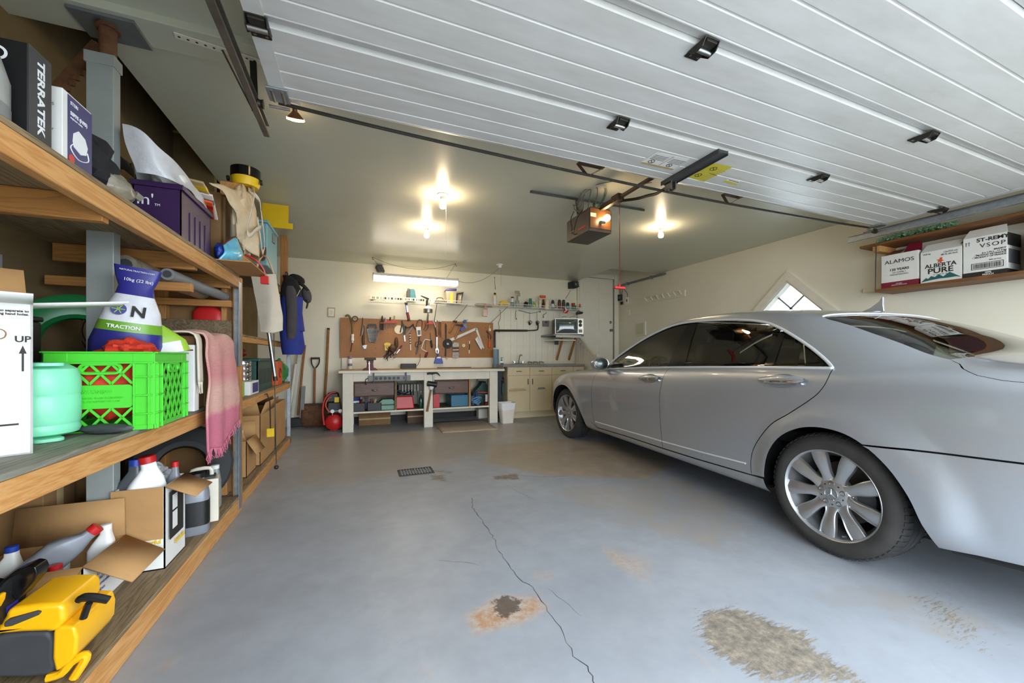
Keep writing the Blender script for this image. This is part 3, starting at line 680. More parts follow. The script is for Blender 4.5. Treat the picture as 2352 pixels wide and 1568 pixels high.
# cabin
g = G(); g.box(.75, 3.5, -.75, .75, .55, .62); g.build('cabin_floor', 'car_under', car)
g = G(); g.prism([(.62, .70), (.62, .97), (.85, 1.0), (1.1, .95), (1.1, .70)], -.74, .74, 'XZ'); g.build('dashboard', 'black', car, bev=.03)
g = G(); g.box(3.2, 3.6, -.72, .72, .9, .985); g.build('parcel_shelf', 'black', car)
def seat(x, y, wd, hd=True):
    g = G(); g.box(x - .5, x, y - wd, y + wd, .55, .75); g.build('seat_cushion', 'seat_leather', car, bev=.05, seg=3)
    g = G(); g.at((x, y, .68), (0, R(17), 0)); g.box(-.07, .09, -wd, wd, 0, .58, .02, .06); g.build('seat_back', 'seat_leather', car, bev=.05, seg=3)
    for yy in ([y] if wd < .4 else [y - .38, y + .38]):
        g = G(); g.at((x + .17, yy, 1.20 if wd < .4 else 1.14), (0, R(12), 0)); g.box(-.05, .05, -.13, .13, -.02, .14, .005, .02); g.build('headrest', 'seat_leather', car, bev=.035, seg=3)
seat(1.75, -.38, .27); seat(1.75, .38, .27); seat(2.72, 0, .62)
g = G(); g.at((1.18, -.38, .93), (0, R(65), 0)); g.tube([(.185 * math.cos(a), .185 * math.sin(a), 0) for a in np.linspace(0, 2 * PI, 33)[:-1]], .016, 8, True)
g.tube([(-.18, 0, 0), (0, 0, -.03), (.18, 0, 0)], .014, 6); g.tube([(0, 0, -.03), (0, 0, -.3)], .03, 8); g.build('steering_wheel', 'black', car)
# aerial fin on the roof
zr = float(car_pt(2.86, 14)[1])
g = G(); g.prism([(-.10, 0), (-.06, .016), (-.02, .032), (.03, .07), (.048, .098), (.056, .10), (.055, .05), (.06, .0)], -.009, .009, 'XZ'); g.lathe([(.045, -.004), (.04, .008), (0, .012)], 20, True, False)
g.build('aerial_fin', 'car_silver', car, bev=.004, loc=(2.86, 0, zr))
# wheels
def wheel():
    r, w = .335, .235; h = w / 2
    wh = G(); wh.at((0, 0, 0), (R(90), 0, 0))   # axis along y, outer face towards -y: z of the lathe -> -y
    prof = [(.240, h - .012), (.246, h - .002), (.262, h + .004), (.285, h + .006), (.305, h - .002), (.320, h - .016), (.330, h - .034)]
    n = 72; ty = G(); ty.at((0, 0, 0), (R(90), 0, 0)); ty.lathe(prof, n, False, False); ty.lathe([(a, -b) for a, b in prof], n, False, False)
    tyre = ty.build('tyre', 'tyre_side', None)
    tr = G(); tr.at((0, 0, 0), (R(90), 0, 0)); gr = []
    z = h - .034; edges = [h - .034, .048, .040, .004, -.004, -.040, -.048, -(h - .034)]
    pr = [(.330, h - .034)]
    for a_, b_ in ((.048, .040), (.004, -.004), (-.040, -.048)): pr += [(.3355, a_ + .0005), (.327, a_ - .0005), (.327, b_ + .0005), (.3355, b_ - .0005)]
    pr += [(.330, -(h - .034))]
    tr.lathe(pr, n, False, False)
    for i in range(60):    # shoulder blocks
        a = 2 * PI * i / 60
        for s in (1, -1):
            c, sn = math.cos(a), math.sin(a); tt = .010
            q = [(.3325, .052, -tt), (.3325, .052, tt), (.337, .052, tt), (.337, .052, -tt), (.317, h - .020, -tt), (.317, h - .020, tt), (.3245, h - .016, tt), (.3245, h - .016, -tt), (.3355, h - .036, -tt), (.3355, h - .036, tt)]
            q = [(R_ * c - T_ * sn, R_ * sn + T_ * c, s * Z_) for R_, Z_, T_ in q]
            tr.add(q, [(3, 2, 9, 8), (8, 9, 6, 7), (7, 6, 5, 4), (0, 1, 2, 3), (0, 3, 8, 7, 4), (1, 5, 6, 9, 2)])
    tread = tr.build('tread', 'tyre', tyre)
    rim = G(); rim.at((0, 0, 0), (R(90), 0, 0))
    rim.lathe([(.243, h - .016), (.247, h - .006), (.243, h - .001), (.236, h - .006), (.231, h - .02), (.224, h - .05), (.208, h - .075), (.205, -.09), (.24, -.10)], n, False, False)
    rm = rim.build('rim', 'alloy', None)
    for i in range(9):
        sp = G(); sp.at((0, 0, 0), (R(90), R(90 + 40 * i + 4), 0))
        def spk(a, b):
            rr = .055 + .180 * a; wdt = .034 + .006 * a - .013 * math.sin(PI * min(1, a * 1.35)) * (1 - a) + .018 * max(0, .25 - a) * 4 * .6
            th = 2 * PI * b; face = h - .028 + .004 * math.sin(PI * a) + .016 * a - .012 * (1 - a) ** 2
            sq = lambda q: math.copysign(abs(q) ** .42, q)
            return (rr, wdt * sq(math.cos(th)), face - .016 + .016 * sq(math.sin(th)) - (.010 if math.sin(th) > .5 and math.cos(th) < -.2 else 0))
        sp.grid(spk, 14, 16, False, True); sp.build('spoke', 'alloy', rm)
    hb = G(); hb.at((0, 0, 0), (R(90), 0, 0)); hb.lathe([(.098, h - .075), (.094, h - .052), (.080, h - .038), (.060, h - .032), (.036, h - .030), (.0, h - .030)], 36, False, False); hb.build('hub', 'alloy', rm)
    for i in range(5):
        a = R(72 * i + 20); q = G(); q.at((.056 * math.cos(a), -(h - .036), .056 * math.sin(a)), (R(90), 0, 0)); q.lathe([(.0145, -.01), (.0145, .006), (.010, .007), (.008, 0), (0, 0)], 14, False, False); q.build('wheel_bolt', 'steel', rm)
        q = G(); a += R(36); q.at((.056 * math.cos(a), -(h - .036), .056 * math.sin(a)), (R(90), 0, 0)); q.lathe([(.005, -.01), (.005, .0045), (0, .0045)], 8, False, False); q.build('stud', 'dark_metal', rm)
    cp = G(); cp.at((0, -(h - .032), 0), (R(90), 0, 0)); cp.lathe([(.036, 0), (.035, .004), (.0, .006)], 32, False, False); cap = cp.build('centre_cap', 'grey_metal', rm)
    st = G(); st.at((0, -(h - .032) - .0075, 0)); st.tube([(.032 * math.cos(a), 0, .032 * math.sin(a)) for a in np.linspace(0, 2 * PI, 33)[:-1]], .0022, 6, True)
    for k in range(3):
        a = R(90 + 120 * k); e = (math.cos(a), math.sin(a)); b_ = (-e[1], e[0])
        st.add([(e[0] * .031, .001, e[1] * .031), (b_[0] * .005, .001, b_[1] * .005), (-e[0] * .004, .001, -e[1] * .004), (-b_[0] * .005, .001, -b_[1] * .005), (0, -.004, 0)], [(0, 1, 4), (1, 2, 4), (2, 3, 4), (3, 0, 4)])
    st.build('star_emblem', 'chrome', cap)
    vl = G(); vl.cyl((.06, -(h - .05), -.212), (.06, -(h - .02), -.208), .005, .004, 8); vl.build('valve', 'grey_metal', rm)
    bd = G(); bd.at((0, 0, 0), (R(90), 0, 0)); bd.lathe([(.05, -.02), (.165, -.02), (.165, -.04), (.05, -.04)], 36, False, False); bd.build('brake_disc', 'brake', rm)
    ca = G(); ca.at((0, 0, 0), (R(90), 0, 0)); ca.lathe([(.10, .0), (.10, .045), (.18, .04), (.185, 0)], 12, False, False, R(-35), R(25)); ca.build('brake_caliper', 'dark_grey', rm)
    wl = G(); wl.at((0, 0, 0), (R(90), 0, 0)); wl.lathe([(0, -.085), (.21, -.085)], 24, False, False); wl.build('wheel_back', 'car_under', rm)
    return tyre, rm
def put_wheel(src, x, y, rz):
    e = bpy.data.objects.new('wheel', None); COL.objects.link(e); e.parent = car; e.location = (x, y, WH_Z + .001); e.rotation_euler = (0, 0, rz)
    return e
ty0, rm0 = wheel()
# wheel > tyre + rim as two meshes; the small pieces join them so that no level is deeper than thing > part > sub-part
def flatten(o):
    out = [o]
    for c in o.children: out += flatten(c)
    return out
WH = flatten(ty0) + flatten(rm0)
for i, (x, y, rz) in enumerate(((WH_R, -.787, 0), (WH_F - .02, -.787, R(4)), (WH_R, .787, PI), (WH_F - .02, .787, PI))):
    e = put_wheel(None, x, y, rz)
    for o in WH:
        c = o if i == 0 else o.copy()
        if i: COL.objects.link(c)
        c.parent = e; c.location = (0, 0, 0)
# ================================================================ OVERHEAD DOOR, TRACKS, OPENER, LAMPS
ZD, DX0, DX1 = 2.36, -.39, 4.66
JY = [2.20, 1.71, 1.165, .62, .08]
def doormat():
    m, t, b = nt('door_skin'); v = coords(t); sm = noise(t, coords(t, (.8, 3, 1)), 2.2, 6, .65)
    c = ramp(t, sm, [(.25, 'c2c0bb'), (.6, 'd4d3d1')]); t.links.new(c, b.inputs['Base Color']); b.inputs['Roughness'].default_value = .42
    bump(t, b, noise(t, v, 220, 2), .12, .002)
doormat()
gd = thing('garage_door', 'white ribbed overhead garage door slid open under the ceiling', 'garage door', (0, 0, ZD))
for k in range(4):
    ya, yb = JY[k], JY[k + 1]; L_ = ya - yb; q = (L_ - .05) / 4; pr = [(yb + .002, .045), (yb + .002, .004), (yb + .006, 0)]
    for i in range(1, 4):
        y_ = yb + .025 + q * i; pr += [(y_ - .008, 0), (y_ - .002, .004), (y_ + .003, .004), (y_ + .006, 0)]
    pr += [(ya - .064, 0), (ya - .060, .003), (ya - .056, 0), (ya - .052, 0), (ya - .006, .020), (ya - .002, .022), (ya - .002, .045)]
    n_ = len(pr); g = G(); g.add([(DX0, y_, z_) for y_, z_ in pr] + [(DX1, y_, z_) for y_, z_ in pr], [tuple(range(n_)), tuple(range(2 * n_ - 1, n_ - 1, -1))] + [(i, (i + 1) % n_, n_ + (i + 1) % n_, n_ + i) for i in range(n_)])
    sec = g.build('section', 'door_skin', gd, smooth=0)
    for xx in (DX0 - .001, DX1 - .064):
        g = G(); g.box(xx, xx + .065, yb + .004, ya - .004, -.003, .0); g.build('end_stile', 'door_skin', sec)
def hinge(x, y, par):
    g = G(); g.box(-.035, .035, -.05, .065, -.006, 0); g.box(-.028, .028, -.045, -.008, -.016, -.004); h = g.build('hinge', 'dark_metal', par, bev=.003, loc=(x, y, -.001))
    g = G(); g.cyl((-.037, -.002, -.022), (.037, -.002, -.022), .011, n=12); g.build('hinge_barrel', 'steel', h)
    g = G()
    for sx in (-1, 1): g.prism([(-.05, -.003), (-.03, -.03), (.01, -.034), (.045, -.003)], sx * .036 - .002, sx * .036 + .002, 'YZ')
    g.build('hinge_cheek', 'dark_metal', h)
    g = G()
    for a_, b_ in ((-.02, .045), (.02, .045)): g.lathe([(.005, 0), (.005, .0)], 6) if 0 else g.box(a_ - .005, a_ + .005, b_ - .005, b_ + .005, -.010, -.005)
    g.build('bolt', 'steel', h)
for y_ in JY[1:4]:
    for x_ in (DX0 + .035, 1.30, 3.0, DX1 - .035): hinge(x_, y_, gd)
# end roller brackets at the top corners
for x_, s_ in ((DX0 + .03, -1), (DX1 - .03, 1)):
    g = G(); g.box(-.045, .045, -.11, .0, -.012, -.002); h = g.build('roller_bracket', 'galv', gd, bev=.003, loc=(x_, 2.185, 0))
    g = G()
    for q in (-.022, .022): g.cyl((q, -.10, -.014), (q, -.01, -.014), .007, n=8)
    g.build('bracket_rib', 'steel', h)
    g = G(); g.cyl((-.05 if s_ < 0 else -.04, .01, -.03), (.05 if s_ > 0 else .04, .01, -.03), .007, n=8); g.build('roller_stem', 'steel', h)
    g = G(); g.at((s_ * .085, .01, -.03), (0, R(90), 0)); g.lathe([(.008, -.012), (.022, -.012), (.018, 0), (.022, .012), (.008, .012)], 16); g.build('roller', 'dark_metal', h)
# truss rod and its struts along the top edge
g = G(); g.tube([(DX0 + .02, 2.195, -.006), (.3, 2.196, -.03), (1.6, 2.197, -.052), (2.6, 2.197, -.052), (3.9, 2.196, -.03), (DX1 - .02, 2.195, -.006)], .009, 8, sub=4); g.build('truss_rod', 'dark_metal', gd)
for x_ in (1.42, 2.72):
    g = G(); g.box(-.10, .10, -.018, .018, -.004, 0); s_ = g.build('strut_plate', 'brown_metal', gd, bev=.001, loc=(x_, 2.165, -.001))
    g = G(); g.bar((-.09, .01, -.003), (-.01, .03, -.052), .022, .003); g.bar((.09, .01, -.003), (.01, .03, -.052), .022, .003); g.build('strut_arm', 'brown_metal', s_)
# opener bracket plate
g = G(); g.box(2.03, 2.10, 1.70, 2.185, -.020, -.003); g.box(2.025, 2.03, 1.70, 2.185, -.03, 0); g.box(2.10, 2.105, 1.70, 2.185, -.03, 0); ob = g.build('arm_plate', 'dark_grey', gd, bev=.002)
g = G(); g.box(2.04, 2.05, 2.10, 2.16, -.075, -.02); g.box(2.08, 2.09, 2.10, 2.16, -.075, -.02); g.cyl((2.03, 2.13, -.06), (2.10, 2.13, -.06), .006, n=8); g.build('clevis', 'steel', ob)
# warning stickers
def sticker(pc, m, label, lines):
    P = [PZ(a, b, ZD - .001) for a, b in pc]; c = sum(P, Vector()) / 4; g = G(); g.add([(p.x - c.x, p.y - c.y, 0) for p in P] + [(p.x - c.x, p.y - c.y, .0008) for p in P], [(0, 1, 2, 3), (7, 6, 5, 4), (0, 4, 5, 1), (1, 5, 6, 2), (2, 6, 7, 3), (3, 7, 4, 0)])
    o = g.build('sticker', m, gd, loc=(c.x, c.y, -.0015)); o['label'] = label
    X_, Y_ = (P[1] - P[0]), (P[3] - P[0]); w_, h_ = X_.length, Y_.length
    X_, Y_ = X_ / w_, Y_ / h_; o0 = P[0] - c
    for (a0, a1, b0, b1, mm) in lines:
        q = [o0 + X_ * (w_ * a) + Y_ * (h_ * b) for a, b in ((a0, b0), (a1, b0), (a1, b1), (a0, b1))]
        g = G(); g.add([(p.x, p.y, -.0004) for p in q] + [(p.x, p.y, -.0001) for p in q], [(0, 1, 2, 3), (7, 6, 5, 4), (0, 4, 5, 1), (1, 5, 6, 2), (2, 6, 7, 3), (3, 7, 4, 0)]); g.build('print', mm, o)
    def ringp(a, b, r):
        p = o0 + X_ * (w_ * a) + Y_ * (h_ * b); g = G(); g.tube([(p.x + r * math.cos(q), p.y + r * math.sin(q), -.0005) for q in np.linspace(0, 2 * PI, 21)[:-1]], .0022, 4, True)
        g.bar((p.x - r * .7, p.y - r * .7, -.0005), (p.x + r * .7, p.y + r * .7, -.0005), .004, .001); g.build('prohibition_mark', 'ink', o)
    return ringp
rp = sticker([(1468, 374), (1545, 391), (1584, 365), (1508, 350)], 'card_white', 'white warning sticker with fine print', [(.02, .98, 0, .13, 'tan'), (.49, .505, .15, 1, 'ink_grey')] + [(.05 + .5 * j, .44 + .5 * j, .5 + .1 * i, .54 + .1 * i, 'ink_grey') for i in range(4) for j in range(2)])
rp(.2, .32, .02); rp(.72, .32, .018)
mat('sticker_yellow', 'ccc034', .5, var=.04)
rp = sticker([(1576, 405), (1617, 417), (1684, 383), (1640, 375)], 'sticker_yellow', 'yellow warning sticker', [(.55, .95, .08 + .1 * i, .11 + .1 * i, 'tan') for i in range(8)] + [(0.02, .98, .49, .51, 'tan')])
rp(.3, .25, .022); rp(.35, .76, .022)
sticker([(1661, 417), (1690, 425), (1702, 416), (1676, 409)], 'card_white', 'small sticker', [(0, 1, 0, .4, 'sticker_yellow'), (.1, .9, .6, .7, 'ink')])

# tracks
def track(name, x, s, label, y0, y1, z):
    t = thing(name, label, 'track', (x, 0, z))
    g = G(); g.box(-.002, .002, y0, y1, -.03, .03); g.box(-s * .024 if s > 0 else .0, 0 if s > 0 else .024, y0, y1, .028, .031); g.box(-.024 if s > 0 else 0, 0 if s > 0 else .024, y0, y1, -.031, -.028)
    q = -.024 * s; g.box(min(q, q + .002), max(q, q + .002), y0, y1, -.031, -.018); g.build('rail', 'track_metal' if s < 0 else 'galv', t, bev=.001)
    g = G(); q = .006 * s; g.box(min(q, q + .004), max(q, q + .004), .3, y1 - .12, -.012, .05); g.build('stiffener', 'dark_metal' if s < 0 else 'grey_metal', t)
    return t
mat('track_metal', '6e665c', .45, .6, var=.25, sc=10)
tL = track('door_track', -.475, -1, 'brown steel door track beside the wooden shelving', .2, 2.42, 2.315)
tR = track('door_track', 4.735, 1, 'grey steel door track above the right wall shelf', .2, 2.42, 2.305)
# hangers of the left track: angle on the beam and a perforated diagonal strap
def perf(name, m, par, a, b, w, t=.004, hole='black', n=7, up=(0, 0, 1)):
    a, b = Vector(a), Vector(b); g = G(); g.bar(a, b, w, t, up); o = g.build(name, m, par)
    d = (b - a).normalized(); x = d.cross(Vector(up)).normalized(); y = x.cross(d)
    hm = G()
    for i in range(n):
        p = a.lerp(b, (i + .5) / n)
        for s_ in (1, -1):
            hm.add([p + y * (s_ * (t / 2 + .0006)) + (d * math.cos(q) + x * math.sin(q)) * w * .17 for q in np.linspace(0, 2 * PI, 9)[:-1]], [tuple(range(8))])
    hm.build('punched_hole', hole, o, fixn=False); o.children[-1]['kind'] = 'stuff'
    return o
ha = thing('track_hanger', 'white perforated angle bracket fixed to the ceiling beam', 'bracket', (0, 0, 0))
p0_, p1_ = PZ(410, 97, 2.598), PZ(560, 140, 2.598)
perf('angle', 'white_paint', ha, (p0_.x, 2.25, 2.600), (p1_.x + .1, 2.30, 2.600), .035, .006, 'black', 11)
hb = thing('track_hanger', 'dark perforated strap between the beam and the left door track', 'bracket')
perf('strap', 'dark_metal', hb, (-.62, 2.27, 2.594), (-.49, 2.40, 2.335), .03, .004, 'steel', 9, up=(1, .3, 0))
g = G(); g.bar((-.50, 2.30, 2.60), (-.49, 2.30, 2.345), .03, .004, (0, 1, 0)); g.build('drop_strap', 'dark_metal', hb)
hc = thing('track_hanger', 'steel strap holding the right door track to the ceiling', 'bracket'); g = G(); g.bar((4.745, 2.2, 2.64), (4.745, 2.2, 2.34), .03, .004, (0, 1, 0)); g.build('strap', 'galv', hc)

# ---- opener
op = thing('door_opener', 'brown garage door opener hanging from the ceiling with its lamp lit', 'door opener', (2.06, 2.98, 2.24))
mat('opener_case', '4a3f38', .35, .3, var=.1); mat('amber_lens', '6a4628', .3, var=.05)
g = G(); g.prism([(-.125, .0), (.125, .0), (.125, .20), (.10, .225), (-.10, .225), (-.125, .20)], 0, .40, 'XZ'); mo = g.build('motor_case', 'opener_case', op, bev=.008)
g = G(); g.box(-.112, .112, -.004, .0, .03, .21); g.build('lamp_tray', 'amber_lens', mo)
g = G(); g.box(-.127, -.125, .05, .18, .05, .068); g.build('red_label', 'red', mo)
text('lettering', 'SERIES', .022, 'ink_white', mo, (-.1258, .29, .075), (R(90), 0, R(-90)))
g = G(); g.at((.055, -.012, .135), (R(112), 0, R(-28)))
g.lathe([(.014, -.02), (.015, 0), (.018, .015), (.029, .04), (.0315, .055), (.029, .072), (.018, .084), (0, .088)], 20, True, False)
mat('lamp_glow', 'ffd9a0', .4, flat=True, emit='ffd8a4', es=28.)
mat('lamp_glow_bright', 'ffe0b0', .4, flat=True, emit='ffe2ba', es=105.)
g.build('opener_bulb', 'lamp_glow', mo)
g = G(); g.at((-.005, -.002, .09), (R(100), 0, R(30))); g.lathe([(.012, 0), (.016, .02), (.016, .045), (.010, .06)], 14); g.build('bulb_socket', 'grey', mo)
g = G(); g.box(-.11, -.05, -.005, -.001, .13, .165); g.build('warning_print', 'cream', mo)
g = G(); g.tube([(0, .0, .21), (0, -.15, .21), (0, -.9, .21), (0, -2.6, .21)], .0175, 10); g.build('drive_rail', 'brown_metal', op)
g = G(); g.box(-.032, .032, -.30, -.20, .18, .24); g.box(-.02, .02, -.20, -.02, .19, .235); g.cyl((-.04, -.25, .19), (.04, -.25, .19), .009, n=8); g.build('trolley', 'brown_metal', op, bev=.004)
g = G(); g.tube([(.0, -.25, .19), (.075, -.40, .165), (.085, -.52, .145), (.078, -.62, .12), (.045, -.72, .10), (.012, -.80, .08), (.0, -.85, .06)], .012, 8, sub=4); g.build('curved_arm', 'dark_metal', op)
pa = perf('ceiling_strut', 'dark_metal', op, (-.58, .27, .385), (.70, .24, .385), .035, .02, 'black', 26, up=(0, -.5, 1))
for x_ in (-.10, .10): perf('hang_strap', 'dark_metal', op, (x_, .26, .376), (x_, .22, .20), .03, .004, 'steel', 4, up=(1, 0, 0))
mat('cord_grey', '6a655c', .6, var=.1)
random.seed(5)
for k in range(5):
    r_ = .045 + .012 * k; cx_, cy_, cz_ = -.13 + .012 * k, .20 - .03 * k, .27 + .01 * k
    g = G(); g.tube([(cx_ + r_ * .6 * math.cos(a) + .01 * math.sin(3 * a + k), cy_ + r_ * math.sin(a + k), cz_ + r_ * math.sin(a) * 1.1) for a in np.linspace(0, 2 * PI, 17)[:-1]], .0042, 6, True, sub=2); g.build('cord_coil', 'cord_grey', op)
g = G(); g.tube([(-.13, .1, .22), (-.17, .12, .15), (-.19, .14, .06), (-.16, .2, .02), (-.126, .2, .03)], .004, 6, sub=5); g.build('cord_loop', 'black', op)
g = G(); g.tube([(-.13, .25, .26), (-.16, .26, .18), (-.14, .27, .1), (-.126, .3, .06)], .004, 6, sub=5); g.build('cord_loop', 'black', op)
for k in range(3):
    g = G(); g.tube([(-.04 + .01 * k, .0, .225), (-.02 + .01 * k, -.06, .28), (.01 + .012 * k, -.05, .36), (.02 + .012 * k, -.03, .395)], .0032, 6, sub=5); g.build('wire', ('green', 'black', 'cord_grey')[k], op)
g = G(); g.tube([(-.12, .22, .30), (-.11, .12, .42), (-.08, -.05, .4), (-.06, -.3, .33), (-.05, -.55, .20), (-.05, -.72, .145)], .0035, 6, sub=5); g.build('cord', 'cord_grey', op)
g = G(); g.tube([(.02, -.25, .18), (.022, -.25, -.1), (.022, -.25, -.535)], .003, 6); g.build('release_cord', 'dark_red', op)
hp = thing('release_handle', 'red plastic release handle hanging on the opener cord', 'handle', (2.082, 2.73, 1.69))
g = G(); g.box(-.055, .055, -.012, .012, -.012, .012); g.build('grip', 'red', hp, bev=.006); g = G(); g.lathe([(.008, .01), (.008, .025), (.004, .04)], 10); g.build('neck', 'red', hp)

# ---- ceiling lamps
def bulb_lamp(loc, label, glow='lamp_glow_bright'):
    t = thing('ceiling_lamp', label, 'ceiling lamp', loc, 0, 'bare bulbs on the ceiling')
    g = G(); g.lathe([(.055, 0), (.055, -.008), (.040, -.018), (.026, -.022), (.024, -.05), (.0, -.05)], 24, True, False); g.build('lampholder', 'white_gloss', t)
    g = G(); g.lathe([(.013, -.045), (.014, -.062), (.024, -.082), (.030, -.100), (.029, -.116), (.020, -.13), (.0, -.135)], 20, False, False); g.build('bulb', glow, t)
    return t
t = bulb_lamp(PZ(1017, 447, ZC), 'lit bare ceiling bulb nearest the middle of the ceiling'); g = G(); g.tube([(.03, 0, -.02), (.035, 0, -.55)], .0012, 4); g.build('pull_string', 'white', t)
bulb_lamp(PZ(980, 520, ZC), 'lit bare ceiling bulb closest to the fluorescent lamp')
bulb_lamp(PZ(1518, 520, ZC), 'lit bare ceiling bulb above the car')
mat('lamp_dim', 'ffe0b0', .4, flat=True, emit='ffd8a4', es=9.)
t = thing('ceiling_lamp', 'reflector bulb on the ceiling by the left door track', 'ceiling lamp', PZ(676, 233, ZC), 0, 'bare bulbs on the ceiling')
g = G(); g.lathe([(.035, 0), (.035, -.03), (.02, -.034), (.0, -.034)], 24, True, False); g.build('lampholder', 'white_gloss', t)
g = G(); g.lathe([(.013, -.03), (.014, -.05), (.045, -.085), (.048, -.095)], 24, False, False); g.build('reflector', 'amber_lens', t, rot=(R(32), 0, 0))
g = G(); g.lathe([(.049, -.088), (.050, -.098), (.044, -.102)], 24, False, False); g.build('bulb_face', 'lamp_dim', t, rot=(R(32), 0, 0)); g = G(); g.lathe([(.044, -.100), (.02, -.106), (0, -.107)], 24, False, False); g.build('front_glass', 'lamp_dim', t, rot=(R(32), 0, 0))
pc = PZ(1148, 607, ZC)
t = thing('ceiling_socket', 'white porcelain ceiling socket with a pull string and no bulb', 'lamp socket', pc)
g = G(); g.lathe([(.06, 0), (.055, -.012), (.03, -.022), (.028, -.055), (.02, -.06), (0, -.06)], 24, True, False); g.build('lampholder', 'white_gloss', t)
g = G(); g.tube([(.02, 0, -.05), (.02, 0, -.36)], .0015, 5); g.build('pull_string', 'cord_grey', t)
# ---- fluorescent fitting over the bench
FY = 6.30
a_, b_ = PY(857, 645, FY), PY(1050, 655, FY)
fl = thing('fluorescent_lamp', 'long lit fluorescent fitting hung on chains above the workbench', 'lamp', ((a_.x + b_.x) / 2, FY, 2.27)); hw = (b_.x - a_.x) / 2
g = G(); g.prism([(-.055, .115), (.055, .115), (.085, .075), (.085, .068), (-.085, .068), (-.085, .075)], -hw, hw, 'YZ'); g.build('housing', 'white_gloss', fl, bev=.002)
mat('tube_glow', 'fff4dc', .5, flat=True, emit='fff2dc', es=9.)
g = G(); g.prism([(-.085, .068), (.085, .068), (.075, .02), (.055, .0), (-.055, .0), (-.075, .02)], -hw + .004, hw - .004, 'YZ'); g.build('diffuser', 'tube_glow', fl, bev=.006)
g = G(); g.prism([(-.088, .0), (.088, .0), (.088, .075), (.058, .118), (-.058, .118), (-.088, .075)], -hw - .004, -hw + .003, 'YZ'); e_ = g.build('end_cap', 'grey', fl); c_ = e_.copy(); COL.objects.link(c_); c_.parent = fl; c_.location = (2 * hw, 0, 0)
h1, h2 = PZ(855, 590, ZC), PZ(1047, 605, ZC)
for hx, hy, ex in ((h1.x, h1.y, -hw + .16), (h2.x, h2.y, hw - .18)):
    g = G(); A_ = Vector((hx - fl.location.x, hy - FY, ZC - 2.27)); B_ = Vector((ex, 0, .118)); n_ = 22
    for i in range(n_):
        p, q = A_.lerp(B_, i / n_), A_.lerp(B_, (i + 1) / n_); d = (q - p); u = d.orthogonal().normalized() if i % 2 else d.cross(d.orthogonal()).normalized()
        g.tube([p + u * .004, q + u * .004, q - u * .004, p - u * .004], .0013, 4, True)
    ch = g.build('chain', 'dark_metal', fl); ch['kind'] = 'stuff'
    g = G(); g.tube([(A_.x, A_.y, A_.z), (A_.x, A_.y, A_.z - .03), (A_.x + .012, A_.y, A_.z - .045), (A_.x + .02, A_.y, A_.z - .03)], .003, 6, sub=4); g.build('ceiling_hook', 'dark_metal', fl)
def sag(a, b, s, n=14): return [a.lerp(b, i / n) - Vector((0, 0, s * 4 * (i / n) * (1 - i / n))) for i in range(n + 1)]
o_ = Vector(fl.location)
g = G(); g.tube(sag(Vector((h1.x, h1.y, ZC)) - o_, Vector((h2.x, h2.y, ZC)) - o_, .14), .0025, 5); g.build('slack_chain', 'dark_metal', fl)
g = G(); g.tube(sag(Vector((hw, 0, .09)), Vector((pc.x, pc.y, ZC - .05)) - o_, .12), .003, 6); g.build('power_cord', 'cord_grey', fl)
# ================================================================ WORKBENCH AND PEGBOARD
def wt(name, label, cat, zoom, Y, parts, group=None):
    """a thing facing the room, measured in a window (ox, oy, scale) of the photograph and built at depth Y"""
    ox, oy, s = zoom
    W = lambda x, y, dy=0.: PY(ox + x / s, oy + y / s, Y - dy)
    allp = []
    for p in parts:
        k = p[2]; a = p[3]
        allp += [W(*q[:2]) for q in (a if isinstance(a[0], (tuple, list)) else [a[:2]])]
    o = Vector((sum(q.x for q in allp) / len(allp), Y, min(q.z for q in allp)))
    t = thing(name, label, cat, o, 0, group); mpp = Y / .97 / FPX / s
    for p in parts:
        pn, m, k, a = p[:4]; kw = p[4] if len(p) > 4 else {}; dy = kw.get('dy', .008); g = G(); sm = 35
        if k == 'tube': g.tube([W(*q, dy) - o for q in a], kw.get('r', .004), kw.get('n', 8), kw.get('closed', False), sub=kw.get('sub', 0))
        elif k == 'poly':
            P = [W(*q) - o for q in a]; th = kw.get('th', .01); n = len(P)
            g.add([(q.x, -dy, q.z) for q in P] + [(q.x, -dy - th, q.z) for q in P], [tuple(range(n)), tuple(range(2 * n - 1, n - 1, -1))] + [((i + 1) % n, i, n + i, n + (i + 1) % n) for i in range(n)])
        elif k == 'disc':
            c = W(a[0], a[1]) - o; th = kw.get('th', .01); g.at((c.x, -dy, c.z), (R(90), 0, 0)); r = a[2] * mpp
            g.lathe([(kw.get('hole', 0) * r, 0), (r, 0), (r, th), (kw.get('hole', 0) * r, th)] if kw.get('hole') else [(r, 0), (r, th), (r * .3, th * kw.get('dome', 1)), (0, th * kw.get('dome', 1))], 28, not kw.get('hole'), False)
            if kw.get('hole'): pass
        elif k == 'lathe':   # axis from first to last point, radii in window pixels
            A_, B_ = W(*a[0]) - o, W(*a[-1]) - o; d = B_ - A_; rs = kw['rs']; g.tube([Vector((0, -kw.get('dy', max(r for _, r in rs) * mpp + .004), 0)) + A_ + d * f for f, r in rs], [max(r * mpp, 1e-4) for f, r in rs], kw.get('n', 16))
        ob = g.build(pn, m, t, bev=kw.get('bev', 0))
        if 'label' in kw: ob['label'] = kw['label']
    return t
BX0, BX1, BY0, BY1 = -.27, 2.25, 6.02, 6.80
wood('bench_top', 'b79a66', '8f7448', axis='X', rough=.55)
mat('bench_white', 'e0d8c6', .5, var=.07, sc=6, bmp=.2, bsc=25)
wb = thing('workbench', 'long cream-white wooden workbench against the back wall', 'workbench', ((BX0 + BX1) / 2, (BY0 + BY1) / 2, 0)); wo = Vector(wb.location)
